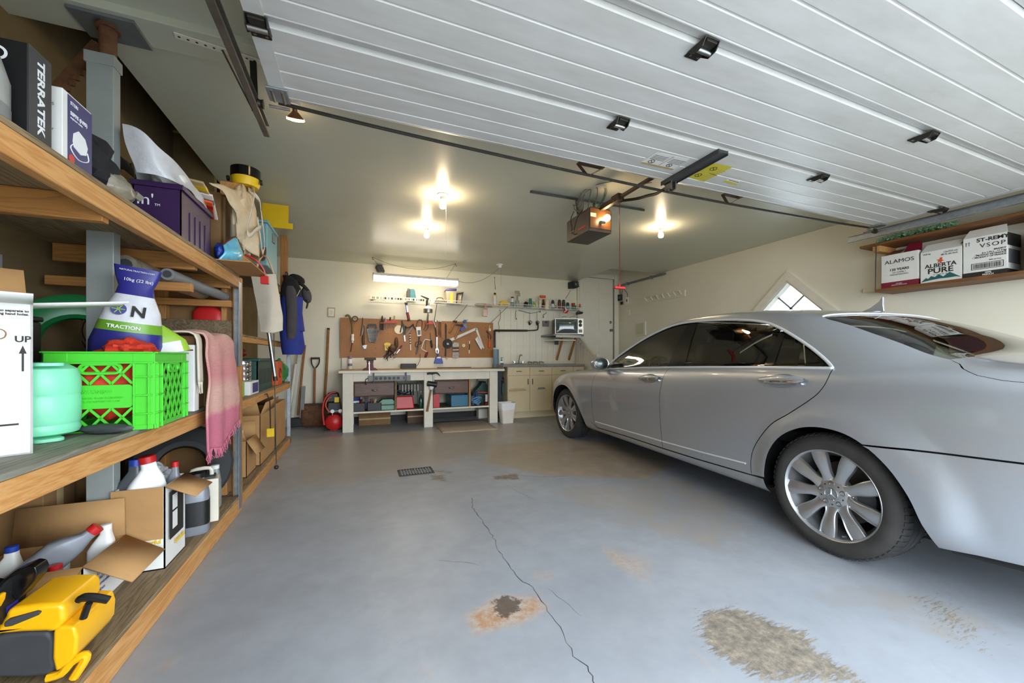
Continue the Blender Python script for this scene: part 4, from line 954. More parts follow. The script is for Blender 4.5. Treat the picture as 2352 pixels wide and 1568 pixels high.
def wbp(name, m, x0, x1, y0, y1, z0, z1, bev=.004, par=None):
    g = G(); g.box(x0 - wo.x, x1 - wo.x, y0 - wo.y, y1 - wo.y, z0, z1); return g.build(name, m, par or wb, bev=bev)
wbp('worktop', 'bench_top', BX0, BX1, BY0 - .02, BY1, .858, .893)
wbp('top_edge', 'bench_white', BX0, BX1, BY0 - .036, BY0 - .02, .855, .892)
for x0, x1 in ((-.22, -.075), (.935, 1.07), (2.0, 2.14)):
    wbp('leg', 'bench_white', x0, x1, BY0, BY0 + .09, 0, .857)
    wbp('leg', 'bench_white', x0, x1, BY1 - .12, BY1 - .04, 0, .857)
wbp('apron', 'bench_white', -.075, .935, BY0 + .012, BY0 + .05, .73, .857); wbp('apron', 'bench_white', 1.07, 2.0, BY0 + .012, BY0 + .05, .73, .857)
for x0, x1 in ((-.075, .935), (1.07, 2.0)):
    wbp('shelf_board', 'old_wood', x0, x1, BY0 + .06, BY1 - .04, .262, .284); wbp('shelf_edge', 'bench_white', x0, x1, BY0 + .035, BY0 + .06, .26, .286)
wbp('divider', 'old_wood', .50, .535, BY0 + .04, BY0 + .10, .284, .73); wbp('divider', 'fir_z', 1.66, 1.69, BY0 + .04, BY0 + .10, .25, .73)
for x0, x1, m in ((-.06, .495, 'dark_wood'), (1.10, 1.655, 'dark_wood')):
    wbp('drawer_case', 'brown', x0 - .012, x1 + .004, BY0 + .09, BY0 + .55, .50, .725)
    d = wbp('drawer', m, x0, x1, BY0 + .065, BY0 + .09, .515, .70)
    g = G(); c = Vector(((x0 + x1) / 2 - wo.x, BY0 + .065 - wo.y, .605)); g.tube([c + Vector((-.04, 0, 0)), c + Vector((-.03, -.02, -.01)), c + Vector((0, -.028, -.014)), c + Vector((.03, -.02, -.01)), c + Vector((.04, 0, 0))], [.004, .009, .012, .009, .004], 8, sub=3); g.build('drawer_pull', 'steel', d)
# dish-rack of white wire tines between the compartments
wr = thing('wire_rack', 'small wire rack with white tines hung under the bench top', 'rack', (.735, BY0 + .10, .56))
g = G(); g.bar((-.19, -.03, .11), (.19, -.03, .11), .012, .006); g.bar((-.19, .2, .11), (.19, .2, .11), .012, .006); g.bar((-.18, -.03, .11), (-.18, .25, .14), .006, .006); g.bar((.18, -.03, .11), (.18, .25, .14), .006, .006); g.build('frame', 'dark_metal', wr)
g = G(); g.bar((0, -.03, .11), (0, -.035, .0), .010, .006); tn = g.build('tine', 'white', wr, loc=(-.115, 0, 0)); copies(tn, [(-.115 + .046 * i, 0, 0) for i in range(1, 6)])
g = G(); g.box(-.17, .17, .02, .24, .02, .10); g.build('tray', 'dark_metal', wr)
# white splash board and pegboard
PBY = 6.80
g = G(); g.box(-.26, 2.31, PBY - .012, PBY + .05, .893, 1.075); sb = g.build('splash_board', 'bench_white', bev=.003); tag(sb, 'cream splash board along the back of the workbench', 'board')
def pegmat():
    m, t, b = nt('pegboard_brown'); v = coords(t); n = noise(t, v, 2.5, 5)
    c = ramp(t, n, [(.3, '946028'), (.7, 'aa7030')]); sx = N(t, 'ShaderNodeSeparateXYZ'); t.links.new(v, sx.inputs[0])
    f = lambda s: math_(t, 'SUBTRACT', math_(t, 'FRACT', math_(t, 'MULTIPLY', s, 1 / .0254)), .5)
    x, z = f(sx.outputs[0]), f(sx.outputs[2]); d = math_(t, 'SQRT', math_(t, 'ADD', math_(t, 'MULTIPLY', x, x), math_(t, 'MULTIPLY', z, z)))
    hole = math_(t, 'LESS_THAN', d, .13); t.links.new(mix(t, hole, c, '2c1a0c'), b.inputs['Base Color']); b.inputs['Roughness'].default_value = .5
    bump(t, b, math_(t, 'SUBTRACT', 1., hole), .6, .004)
pegmat()
g = G(); g.box(-.285, 2.325, PBY - .006, PBY, 1.075, 1.725); pb = g.build('pegboard', 'pegboard_brown', bev=.001); tag(pb, 'brown hardboard pegboard hung with tools above the bench', 'pegboard')
g = G(); g.box(-.28, 2.32, PBY, YB, 1.1, 1.13); g.box(-.28, 2.32, PBY, YB, 1.6, 1.63); g.build('batten', 'old_wood', pb)
ZA, ZB, ZS = (770, 720, 12.063), (930, 720, 11.2), (840, 630, 7.35)
PG = 'tools hung on the pegboard'; Y_ = PBY - .006
mat('olive_hose', '6b5e26', .5, var=.15)
wt('rubber_hose', 'olive hose with a white fitting hooked over the left edge of the pegboard', 'hose', ZA, Y_, [('hose', 'olive_hose', 'tube', [(285, 85), (310, 55), (350, 45), (400, 80), (435, 160), (465, 300), (480, 580)], {'r': [.012, .016, .018, .016, .014, .013, .012], 'sub': 3}), ('fitting', 'white', 'lathe', [(480, 570), (478, 810)], {'rs': [(0, 34), (.3, 34), (.32, 22), (.4, 36), (.75, 38), (.8, 20), (1, 22)]}), ('tail', 'dark_red', 'tube', [(476, 800), (455, 900), (440, 1000), (420, 1060)], {'r': .009, 'sub': 3})], PG)
wt('tape_roll', 'round roll of tape hanging at the top left of the pegboard', 'tape', ZA, Y_, [('roll', 'brown', 'disc', (550, 150, 75), {'th': .025, 'hole': .55}), ('core', 'cream', 'disc', (545, 140, 42), {'th': .02, 'hole': .6})], PG)
wt('hacksaw', 'thin hacksaw frame hung left of the wrench set', 'saw', ZA, Y_, [('frame', 'dark_metal', 'tube', [(765, 105), (758, 250), (720, 480), (700, 620)], {'r': .005}), ('blade', 'grey_metal', 'poly', [(790, 310), (830, 310), (800, 600), (725, 600)], {'th': .003})], PG)
wt('tin_snips', 'brown-handled snips with a bright steel head on the pegboard', 'snips', ZA, Y_, [('handle', 'brown', 'tube', [(800, 320), (800, 500), (780, 640), (775, 760), (790, 870)], {'r': [.008, .012, .024, .026, .02], 'sub': 3}), ('head', 'galv', 'poly', [(750, 900), (800, 870), (880, 870), (850, 970), (800, 975)], {'th': .012})], PG)
wp = [('holder', 'black', 'poly', [(870, 420), (900, 300), (940, 285), (1110, 285), (1140, 300), (1165, 420), (1120, 425), (1110, 350), (930, 350), (915, 425)], {'th': .015}), ('spine', 'black', 'poly', [(900, 420), (1150, 420), (1080, 800), (990, 800)], {'th': .008})]
for i in range(10):
    y = 435 + 37 * i; a, b = 865 + 5.5 * i + (8 if i > 5 else 0), 1240 - 11 * i - (6 if i > 5 else 0)
    wp.append(('wrench', 'galv', 'tube', [(a, y), (a + 14, y), (a + 26, y), (b - 26, y), (b - 14, y), (b, y)], {'r': [.006, .008, .0045, .0045, .009, .007], 'dy': .02, 'n': 6}))
wt('wrench_set', 'graded set of combination wrenches in a black holder on the pegboard', 'wrenches', ZA, Y_, wp, PG)
def screwd(label, z, a, hm, group=PG, l=.45, dy=.03):
    (x0, y0), (x1, y1) = a; m = lambda f: (x0 + (x1 - x0) * f, y0 + (y1 - y0) * f)
    return wt('screwdriver', label, 'screwdriver', z, Y_, [('handle', hm, 'lathe', [m(0), m(l)], {'rs': [(0, 10), (.1, 18), (.8, 18), (1, 9)], 'dy': dy}), ('shaft', 'steel', 'lathe', [m(l), m(1)], {'rs': [(0, 6), (.9, 6), (1, 8)], 'dy': dy})], group)
mat('rack_red', 'b4402a', .5, var=.1)
for (z, x0, x1, y0, y1, lb) in ((ZA, 1240, 1690, 190, 262, 'red tool rack near the left end of the pegboard'), (ZB, 520, 745, 205, 270, 'red tool rack near the middle of the pegboard')):
    wt('tool_rack', lb, 'tool rack', z, Y_, [('bar', 'rack_red', 'poly', [(x0, y0 + 8), (x1, y0), (x1, y1), (x0, y1 + 6)], {'th': .03}), ('lip', 'rack_red', 'poly', [(x0, y1 - 6), (x1, y1 - 12), (x1, y1 + 8), (x0, y1 + 14)], {'th': .05})], PG)
wt('bolt_cutter', 'black-handled cutter hanging from the left red rack', 'cutter', ZA, Y_, [('jaw', 'dark_metal', 'tube', [(1302, 60), (1302, 130), (1310, 200)], {'r': [.008, .018, .022], 'dy': .04}), ('grip', 'black', 'tube', [(1275, 200), (1262, 300), (1262, 450)], {'r': .014, 'dy': .04}), ('grip', 'black', 'tube', [(1330, 200), (1325, 300), (1318, 460)], {'r': .014, 'dy': .04})], PG)
screwd('steel screwdriver with orange shaft in the left red rack', ZA, ((1385, 110), (1415, 430)), 'steel'); screwd('short screwdriver in the left red rack', ZA, ((1522, 100), (1505, 350)), 'dark_metal')
screwd('long chisel-like screwdriver at the right of the left red rack', ZA, ((1635, 60), (1632, 395)), 'tan')
wt('sanding_disc', 'large pale round disc on the pegboard', 'disc', ZA, Y_, [('disc', 'cream', 'disc', (1760, 445, 112), {'th': .006})], PG)
mat('black_blade', '2a2724', .4, .5, var=.2)
wt('garden_shears', 'dark shears with open handles beside the pale disc', 'shears', ZA, Y_, [('blade', 'black_blade', 'poly', [(1840, 280), (1900, 280), (1950, 480), (1900, 620), (1880, 480)], {'th': .008, 'dy': .02}), ('handle', 'black', 'tube', [(1850, 200), (1855, 280), (1825, 400), (1800, 520)], {'r': .010, 'dy': .02, 'sub': 3}), ('point', 'steel', 'poly', [(1890, 600), (1930, 600), (1945, 770), (1915, 770)], {'th': .006, 'dy': .02})], PG)
wt('gear_puller', 'dark jawed puller hanging beside the long drill bit', 'puller', ZA, Y_, [('yoke', 'dark_metal', 'tube', [(1930, 340), (2000, 390), (2080, 370), (2170, 290)], {'r': .012, 'dy': .02}), ('jaw', 'dark_metal', 'tube', [(1960, 380), (1935, 470), (1930, 560)], {'r': .009, 'dy': .02}), ('jaw', 'dark_metal', 'tube', [(2150, 300), (2200, 400), (2250, 440)], {'r': .010, 'dy': .02}), ('screw', 'steel', 'tube', [(2130, 380), (2040, 500), (1950, 600)], {'r': .007, 'dy': .03})], PG)
g_ = [('flute', 'white' if i % 2 else 'black', 'lathe', [(2068 + i * 1.2, 540 + i * 34), (2069 + i * 1.2, 574 + i * 34)], {'rs': [(0, 14), (.5, 17), (1, 14)], 'dy': .015, 'n': 8}) for i in range(10)]
wt('drill_bit', 'long spiral drill bit hanging upright on the pegboard', 'drill bit', ZA, Y_, g_ + [('shank', 'white', 'lathe', [(2080, 880), (2086, 1015)], {'rs': [(0, 13), (1, 13)], 'dy': .015})], PG)
wt('hand_brush', 'brown oval brush hanging above the bundle of wires', 'brush', ZA, Y_, [('bristles', 'brown', 'lathe', [(1690, 650), (1690, 960)], {'rs': [(0, 8), (.15, 38), (.5, 50), (.85, 44), (1, 10)], 'dy': .03}), ('handle', 'dark_wood', 'tube', [(1690, 940), (1680, 1040)], {'r': .01, 'dy': .03})], PG)
wt('bit_case', 'yellow plastic case hooked on the pegboard', 'case', ZA, Y_, [('case', 'yellow', 'poly', [(1350, 830), (1420, 800), (1530, 820), (1520, 900), (1460, 920), (1450, 1020), (1370, 1020), (1360, 900)], {'th': .03}), ('clip', 'tan', 'poly', [(1370, 880), (1500, 880), (1500, 905), (1370, 905)], {'th': .034})], PG)
random.seed(11)
wt('wire_bundle', 'tangled bundle of cable ties and hooks below the yellow case', 'bundle', ZA, Y_, [('wire', random.choice(['dark_metal', 'brown_metal', 'steel']), 'tube', [(1480 + random.uniform(-80, 180), 960 + random.uniform(-60, 60)), (1520 + random.uniform(-100, 160), 1080 + random.uniform(-40, 40)), (1450 + random.uniform(-130, 220), 1200 + random.uniform(-60, 80))], {'r': .004, 'dy': random.uniform(.015, .05), 'sub': 3, 'n': 5}) for i in range(16)] + [('hank', 'brown', 'lathe', [(1600, 860), (1560, 1080)], {'rs': [(0, 40), (.4, 100), (.8, 80), (1, 30)], 'dy': .03}), ('hook', 'dark_metal', 'tube', [(1445, 1180), (1450, 1310)], {'r': .006}), ('hook', 'steel', 'tube', [(1560, 1180), (1600, 1280), (1640, 1200), (1660, 1240)], {'r': .004})], PG)
wt('pruning_knife', 'red-handled folding tool slanting on the pegboard', 'knife', ZA, Y_, [('handle', 'dark_red', 'tube', [(1850, 880), (1780, 980)], {'r': .011, 'dy': .03}), ('blade', 'steel', 'poly', [(1780, 970), (1800, 990), (1700, 1110), (1690, 1095)], {'th': .004, 'dy': .03})], PG)
# right half
wt('strap_loop', 'dark looped strap with a white tag on the pegboard', 'strap', ZB, Y_, [('strap', 'brown', 'tube', [(290, 350), (310, 240), (350, 170), (390, 160), (440, 180), (445, 280), (420, 420), (400, 600)], {'r': .007, 'sub': 3, 'n': 6}), ('tag', 'card_white', 'poly', [(280, 350), (405, 340), (415, 575), (310, 585)], {'th': .004, 'dy': .03}), ('tag_print', 'ink_grey', 'poly', [(315, 430), (390, 425), (395, 545), (325, 550)], {'th': .0006, 'dy': .0345})], PG)
wt('hedge_shears', 'long dark shears hanging point down on the pegboard', 'shears', ZB, Y_, [('bow', 'black_blade', 'tube', [(345, 720), (290, 740), (270, 820), (300, 860)], {'r': .006, 'dy': .02, 'sub': 3}), ('bow', 'black_blade', 'tube', [(350, 720), (400, 710), (420, 760), (370, 800)], {'r': .006, 'dy': .02, 'sub': 3}), ('shank', 'black_blade', 'tube', [(370, 600), (355, 760), (320, 880)], {'r': .009, 'dy': .02}), ('blade', 'black_blade', 'poly', [(360, 850), (320, 1000), (285, 1070), (275, 1030), (310, 850)], {'th': .006, 'dy': .015})], PG)
wt('long_nose_pliers', 'open pliers hanging from the middle red rack', 'pliers', ZB, Y_, [('arm', 'brown_metal', 'tube', [(575, 200), (545, 290), (510, 380), (470, 420)], {'r': .006, 'dy': .04, 'sub': 3}), ('arm', 'brown_metal', 'tube', [(600, 200), (600, 330), (560, 420), (510, 440)], {'r': .006, 'dy': .04, 'sub': 3}), ('nose', 'dark_metal', 'tube', [(590, 230), (600, 120), (612, 20)], {'r': [.008, .005, .003], 'dy': .04})], PG)
wt('adjustable_wrench', 'large steel adjustable wrench above the blue dustpan', 'wrench', ZB, Y_, [('handle', 'steel', 'poly', [(795, 600), (832, 600), (825, 890), (800, 890)], {'th': .012, 'dy': .03}), ('jaw', 'steel', 'poly', [(770, 920), (800, 880), (840, 885), (865, 950), (850, 1025), (828, 1030), (838, 960), (815, 930), (795, 960), (815, 1030), (785, 1010)], {'th': .018, 'dy': .03})], PG)
wt('ball_hammer', 'slim hammer with a red and white grip on the pegboard', 'hammer', ZB, Y_, [('shaft', 'steel', 'tube', [(715, 170), (760, 260), (785, 350)], {'r': .008, 'dy': .04}), ('grip', 'black', 'tube', [(780, 350), (800, 450), (805, 560)], {'r': [.009, .013, .011], 'dy': .04}), ('band', 'dark_red', 'lathe', [(805, 560), (808, 605)], {'rs': [(0, 18), (1, 20)], 'dy': .04}), ('head', 'steel', 'disc', (775, 195, 22), {'th': .03, 'dy': .03})], PG)
wt('coping_saw', 'white-framed coping saw on the pegboard', 'saw', ZB, Y_, [('frame', 'white', 'tube', [(650, 690), (560, 665), (500, 690), (465, 780), (432, 880), (450, 920), (520, 960), (575, 990)], {'r': .007, 'sub': 3}), ('handle', 'dark_red', 'lathe', [(580, 985), (515, 1130)], {'rs': [(0, 20), (.3, 28), (.8, 30), (1, 14)], 'dy': .01}), ('blade', 'dark_metal', 'tube', [(535, 680), (530, 930)], {'r': .0025})], PG)
wt('file_tool', 'steel file with a dark handle hanging beside the coping saw', 'file', ZB, Y_, [('blade', 'brown_metal', 'poly', [(640, 490), (660, 490), (668, 690), (650, 690)], {'th': .006}), ('handle', 'black', 'lathe', [(668, 680), (690, 885)], {'rs': [(0, 14), (.2, 24), (.8, 24), (1, 12)]})], PG)
for i, (x, yb, lb) in enumerate(((872, 560, 'shorter of two upright rusty wrenches on the pegboard'), (915, 615, 'longer of two upright rusty wrenches on the pegboard'))):
    wt('box_wrench', lb, 'wrench', ZB, Y_, [('shank', 'rust', 'poly', [(x - 12, 200), (x + 12, 200), (x + 16, yb), (x - 16, yb)], {'th': .01}), ('ring', 'steel', 'disc', (x, 185, 26), {'th': .014, 'hole': .5})], PG)
wt('pry_bar', 'thin black bar hanging upright in front of the grinding disc', 'bar', ZB, Y_, [('bar', 'black', 'tube', [(1048, 250), (1056, 300), (1052, 900), (1050, 1095)], {'r': [.006, .013, .009, .012], 'dy': .035}), ('hook', 'dark_metal', 'tube', [(1050, 1095), (1055, 1150), (1075, 1172), (1095, 1150)], {'r': .003, 'dy': .035, 'sub': 3})], PG)
mat('abrasive', '34332e', .85, var=.2, sc=30)
wt('grinding_disc', 'black round grinding disc with a metal hub on the pegboard', 'grinding disc', ZB, Y_, [('disc', 'abrasive', 'disc', (1095, 775, 122), {'th': .02}), ('hub', 'steel', 'disc', (1095, 780, 30), {'th': .026, 'dome': 1.2})], PG)
for lb, h0, h1, k0, k1, zz in (('claw hammer with a wooden handle beside the black bar', (1270, 240), (1135, 505), (1225, 195), (1330, 215), .02), ('hatchet with a wooden handle beside the blue clamp', (1400, 380), (1275, 645), (1295, 290), (1470, 300), .03)):
    wt('hammer', lb, 'hammer', ZB, Y_, [('handle', 'handle_wood', 'lathe', [h0, h1], {'rs': [(0, 18), (.4, 17), (.8, 26), (1, 22)], 'dy': zz}), ('head', 'brown_metal', 'lathe', [k0, ((k0[0] + k1[0]) / 2, (k0[1] + k1[1]) / 2 - 6), k1], {'rs': [(0, 10), (.25, 20), (.7, 24), (.8, 30), (1, 30)], 'dy': zz})], PG)
wt('bar_clamp', 'blue and grey clamp hanging at the top of the pegboard', 'clamp', ZB, Y_, [('jaw', 'blue', 'poly', [(1400, 410), (1490, 320), (1530, 370), (1440, 465)], {'th': .03, 'dy': .02}), ('body', 'grey', 'poly', [(1480, 250), (1560, 260), (1585, 370), (1550, 385), (1490, 310)], {'th': .025, 'dy': .02}), ('knob', 'blue', 'disc', (1530, 205, 42), {'th': .035, 'dy': .015}), ('lever', 'dark_metal', 'tube', [(1540, 190), (1620, 160)], {'r': .005, 'dy': .03})], PG)
wt('framing_square', 'pale steel framing square hanging corner up on the pegboard', 'square', ZB, Y_, [('blade', 'alu_pale', 'poly', [(1145, 655), (1820, 362), (1835, 420), (1195, 705)], {'th': .004, 'dy': .012}), ('tongue', 'alu_pale', 'poly', [(1812, 366), (1850, 375), (2035, 890), (2000, 900), (1812, 420)], {'th': .004, 'dy': .012})], PG) if mat('alu_pale', 'c9c2b4', .45, .2, var=.08) else 0
mat('clear_bag', 'a69c88', .25, var=.3, sc=25, alpha=.75)
wt('parts_packet', 'clear plastic packet of parts hanging on the pegboard', 'packet', ZB, Y_, [('bag', 'clear_bag', 'poly', [(1215, 790), (1250, 740), (1385, 740), (1385, 1130), (1290, 1150), (1210, 1140)], {'th': .02, 'bev': .006}), ('card', 'brown', 'poly', [(1215, 860), (1378, 855), (1378, 990), (1215, 990)], {'th': .012, 'dy': .02}), ('stripe', 'cream', 'poly', [(1220, 925), (1370, 920), (1370, 940), (1220, 945)], {'th': .002, 'dy': .033})], PG)
wt('cord_winder', 'small cream round knob on the pegboard', 'knob', ZB, Y_, [('disc', 'cream', 'disc', (1508, 820, 40), {'th': .012}), ('hub', 'tan', 'disc', (1506, 818, 14), {'th': .016})], PG)
wt('test_screwdriver', 'small screwdriver with a white tip hanging alone on the pegboard', 'screwdriver', ZB, Y_, [('tip', 'white', 'lathe', [(1658, 700), (1655, 780)], {'rs': [(0, 8), (.3, 14), (1, 12)]}), ('shaft', 'black', 'lathe', [(1655, 775), (1650, 940)], {'rs': [(0, 8), (1, 8)], 'dy': .012}), ('cap', 'white', 'lathe', [(1650, 935), (1648, 1025)], {'rs': [(0, 14), (.5, 16), (1, 10)]})], PG)
wt('metal_scoop', 'folded sheet-metal scoop leaning on the framing square', 'scoop', ZB, Y_, [('back', 'alu_pale', 'poly', [(1795, 660), (1860, 590), (1995, 860), (1940, 925)], {'th': .004, 'dy': .02}), ('flange', 'steel', 'poly', [(1790, 665), (1812, 655), (1955, 910), (1938, 928)], {'th': .03, 'dy': .02})], PG)
wt('tape_measure', 'small brass tape measure at the top right of the pegboard', 'tape measure', ZB, Y_, [('case', 'cream', 'poly', [(2145, 380), (2195, 380), (2200, 450), (2150, 455)], {'th': .03, 'bev': .003}), ('clip', 'tan', 'poly', [(2140, 300), (2200, 300), (2195, 335), (2145, 335)], {'th': .015}), ('blade', 'yellow', 'poly', [(2160, 335), (2180, 335), (2180, 380), (2160, 380)], {'th': .004})], PG)
wt('pliers', 'red-handled pliers at the right edge of the pegboard', 'pliers', ZB, Y_, [('jaw', 'dark_metal', 'tube', [(2100, 440), (2120, 470), (2150, 510)], {'r': [.010, .014, .010], 'dy': .02}), ('grip', 'dark_red', 'tube', [(2150, 500), (2140, 570), (2160, 640)], {'r': .008, 'sub': 3, 'dy': .02}), ('grip', 'dark_red', 'tube', [(2150, 500), (2210, 560), (2215, 630), (2190, 655)], {'r': .008, 'sub': 3, 'dy': .02})], PG)
wt('screwdriver', 'orange-handled screwdriver at the lower right of the pegboard', 'screwdriver', ZB, Y_, [('handle', 'orange', 'lathe', [(2165, 670), (2165, 895)], {'rs': [(0, 18), (.3, 30), (.85, 36), (1, 20)]}), ('shaft', 'steel', 'lathe', [(2165, 600), (2165, 680)], {'rs': [(0, 6), (1, 6)], 'dy': .02})], PG)
wt('dustpan', 'blue plastic dustpan hanging below the adjustable wrench', 'dustpan', ZB, Y_, [('pan', 'blue', 'poly', [(735, 1270), (785, 1120), (830, 1095), (890, 1095), (925, 1120), (970, 1270), (955, 1282), (748, 1282)], {'th': .05, 'dy': .015, 'bev': .008}), ('handle', 'blue', 'tube', [(840, 1020), (855, 1060), (855, 1100)], {'r': .014, 'dy': .035}), ('label_plate', 'alu_pale', 'poly', [(795, 1150), (820, 1110), (895, 1105), (915, 1150)], {'th': .002, 'dy': .066})], PG)
# empty pegboard hooks
g = G(); g.tube([(0, 0, 0), (0, -.03, 0), (0, -.036, .012)], .0022, 5); hk = g.build('peg_hook', 'dark_metal', pb, loc=(0, 0, 0))
hz = [(ZA, 945, 200), (ZA, 1150, 180), (ZA, 1460, 560), (ZA, 1130, 960), (ZA, 2030, 720), (ZB, 90, 665), (ZB, 490, 560), (ZB, 750, 800), (ZB, 960, 650), (ZB, 980, 250), (ZB, 960, 925), (ZB, 2060, 375), (ZB, 1770, 555), (ZB, 2120, 940), (ZB, 1720, 285), (ZB, 2180, 635)]
for i, (z, x, y) in enumerate(hz):
    p = PY(z[0] + x / z[2], z[1] + y / z[2], PBY - .006); c = hk if i == 0 else hk.copy()
    if i: COL.objects.link(c); c.parent = pb
    c.location = p
# ---- on the bench top
BZ = .8935
def sit(o_, x, y, z=BZ): o_.location = (x, y, z); return o_
p = PY(804, 841, 6.72)
t = thing('spray_can', 'white spray can with a lilac cap at the left end of the bench', 'spray can', (p.x, 6.72, BZ)); mat('lilac', '8d7a92', .4)
g = G(); g.lathe([(.03, 0), (.032, .004), (.032, .15), (.026, .165)], 20); g.build('can', 'white', t)
g = G(); g.lathe([(.0325, .05), (.0325, .09)], 20, False, False); g.build('label_band', 'grey', t); g = G(); g.lathe([(.026, .165), (.027, .168), (.027, .205), (.02, .212), (0, .212)], 20, True, False); g.build('cap', 'lilac', t)
p = PZ(847, 846, BZ); t = thing('bench_vise', 'small dark red bench vise bolted near the front left of the bench', 'vise', (p.x, BY0 + .10, BZ))
mat('vise_red', '5e2018', .5, .2, var=.15)
g = G(); g.prism([(-.11, 0), (.11, 0), (.08, .03), (.05, .035), (.042, .09), (.05, .15), (-.05, .15), (-.042, .09), (-.05, .035), (-.08, .03)], -.05, .07, 'XZ'); g.build('body', 'vise_red', t, bev=.005)
g = G(); g.box(-.08, .08, -.10, -.04, .15, .185); g.box(-.08, .08, -.02, .03, .15, .185); g.build('jaw', 'dark_metal', t, bev=.003)
g = G(); g.cyl((-.015, -.13, .10), (-.015, .02, .10), .012, n=10); g.build('screw', 'steel', t); g = G(); g.tube([(-.015, -.13, .13), (-.013, -.135, .02), (-.01, -.14, -.05)], [.008, .006, .008], 8); g.build('tommy_bar', 'chrome', t)
p = PY(938, 840, 6.65); t = thing('radio_clock', 'small black desk radio on the bench by the splash board', 'radio', (p.x, 6.66, BZ))
g = G(); g.prism([(-.07, 0), (.07, 0), (.06, .075), (-.05, .085), (-.065, .05)], -.125, .125, 'YZ'); g.build('case', 'black', t, bev=.006)
t.children[0].rotation_euler = (0, 0, 0); g = G(); g.box(-.105, .105, -.0655, -.063, .045, .072); g.build('display', 'dark_grey', t)
g = G(); g.tube([(.12, .02, .03), (.16, .03, .06), (.2, .06, .14), (.21, .07, .25)], .004, 6, sub=4); g.build('cord', 'black', t)
g = G(); g.box(-.55, .05, -.05, .0, 0, .012); tag(g.build('wood_strip', 'brown', None, bev=.002, loc=(PY(1075, 845, 6.76).x, 6.775, BZ)), 'thin dark strip of wood lying on the bench against the splash board', 'strip')
# ---- hung on the front of the bench
p = PY(895, 870, BY0); t = thing('power_strip', 'grey power strip strapped to the front of the workbench', 'power strip', (p.x, BY0 + .012, .775))
g = G(); g.box(-.30, .30, -.05, 0, -.037, .037); ps = g.build('body', 'grey', t, bev=.004)
g = G(); g.at((0, -.051, 0), (R(90), 0, 0)); g.lathe([(.022, 0), (.022, .004), (.016, .004), (.014, 0), (0, 0)], 18, True, False); so = g.build('outlet', 'black', t, loc=(-.19, 0, 0)); copies(so, [(-.19 + .062 * i, 0, 0) for i in range(1, 6)])
g = G(); g.box(.195, .215, -.056, -.05, -.02, .02); g.build('switch', 'black', t); g = G()
for x in (-.225, .235): g.box(x - .008, x + .008, -.054, -.001, -.06, .085)
st = g.build('strap', 'black', t); g = G(); g.tube([(-.30, -.02, 0), (-.33, -.03, -.01), (-.34, -.03, -.05), (-.33, .02, -.09)], .006, 6, sub=4); g.build('cord', 'black', t)
p = PY(995, 860, BY0); t = thing('claw_hammer', 'claw hammer with a black grip hung on the front of the workbench', 'hammer', (p.x, BY0 - .012, .575))
g = G(); g.tube([(-.098, -.01, .255), (-.06, -.01, .262), (-.01, -.01, .258)], [.018, .016, .018], 12); g.tube([(-.01, -.01, .26), (.04, -.01, .268), (.075, -.01, .25), (.105, -.01, .215)], [.02, .014, .010, .004], 8, sub=3); g.build('head', 'dark_metal', t)
g = G(); g.tube([(0, -.01, .25), (.005, -.01, .1)], .009, 10); g.build('shaft', 'steel', t); g = G(); g.tube([(.005, -.01, .115), (.006, -.01, .05), (.008, -.01, -.07)], [.012, .016, .018], 10); g.build('grip', 'black', t)
p = PY(983, 890, BY0); t = thing('rubber_mallet', 'wooden-handled mallet with a black rubber head hung on the bench leg', 'mallet', (p.x, BY0 - .014, .35), rot=(0, R(10), 0))
g = G(); g.tube([(-.07, -.02, .31), (-.072, -.02, .34), (.072, -.02, .34), (.07, -.02, .31)], .03, 10) if 0 else g.cyl((-.075, -.02, .325), (.075, -.02, .325), .042, n=18); g.build('head', 'black', t, bev=.008)
g = G(); g.cyl((0, -.02, .29), (0, -.02, .24), .036, .028, 14); g.build('ferrule', 'white', t); g = G(); g.tube([(0, -.02, .25), (0, -.02, .1), (0, -.02, -.1)], [.014, .013, .017], 10); g.build('handle', 'handle_wood', t)
# ---- on the lower shelf of the bench (z = .284)
SZ = .2845
p = PY(817, 930, 6.25); t = thing('plastic_tub', 'white plastic bucket with blue label panels on the bench shelf', 'bucket', (p.x - .03, 6.3, SZ))
g = G(); g.lathe([(.105, 0), (.13, .27), (.136, .27), (.136, .285), (.12, .285), (.118, .28)], 28, True, False); g.build('pail', 'white', t); g = G()
for z0, z1 in ((.05, .12), (.15, .21)): g.lathe([(.1115 + .0926 * z0 - .003, z0), (.1115 + .0926 * z1 - .003, z1)], 10, False, False, R(-110), R(-40))
for v in g.v: pass
g.build('label_panel', 'ink_blue', t)
p = PY(840, 940, 6.2); t = thing('tool_caddy', 'black two-compartment caddy of small tools on the bench shelf', 'caddy', (PY(841, 935, 6.2).x, 6.2, SZ))
for sx in (-.115, .115):
    g = G(); g.box(sx - .095, sx + .095, -.1, .1, .0, .004); 
    for a in ((sx - .1, sx - .094, -.1, .1), (sx + .094, sx + .1, -.1, .1), (sx - .1, sx + .1, -.1, -.094), (sx - .1, sx + .1, .094, .1)): g.box(a[0], a[1], a[2], a[3], 0, .12)
    g.build('bin', 'dark_grey', t)
g = G(); g.box(-.02, .02, -.015, .015, .02, .2); g.box(-.03, .03, -.08, .08, .19, .215); g.build('handle', 'dark_grey', t, bev=.006)
random.seed(3)
for i, m in enumerate(['dark_red', 'steel', 'tan', 'dark_red', 'cream', 'black']):
    g = G(); x = (-.115 if i % 2 else .115) + random.uniform(-.05, .05); g.tube([(x, random.uniform(-.05, .05), .03), (x + random.uniform(-.05, .05), random.uniform(-.05, .05), .17)], [.014, .018], 8); g.build('hand_tool', m, t)
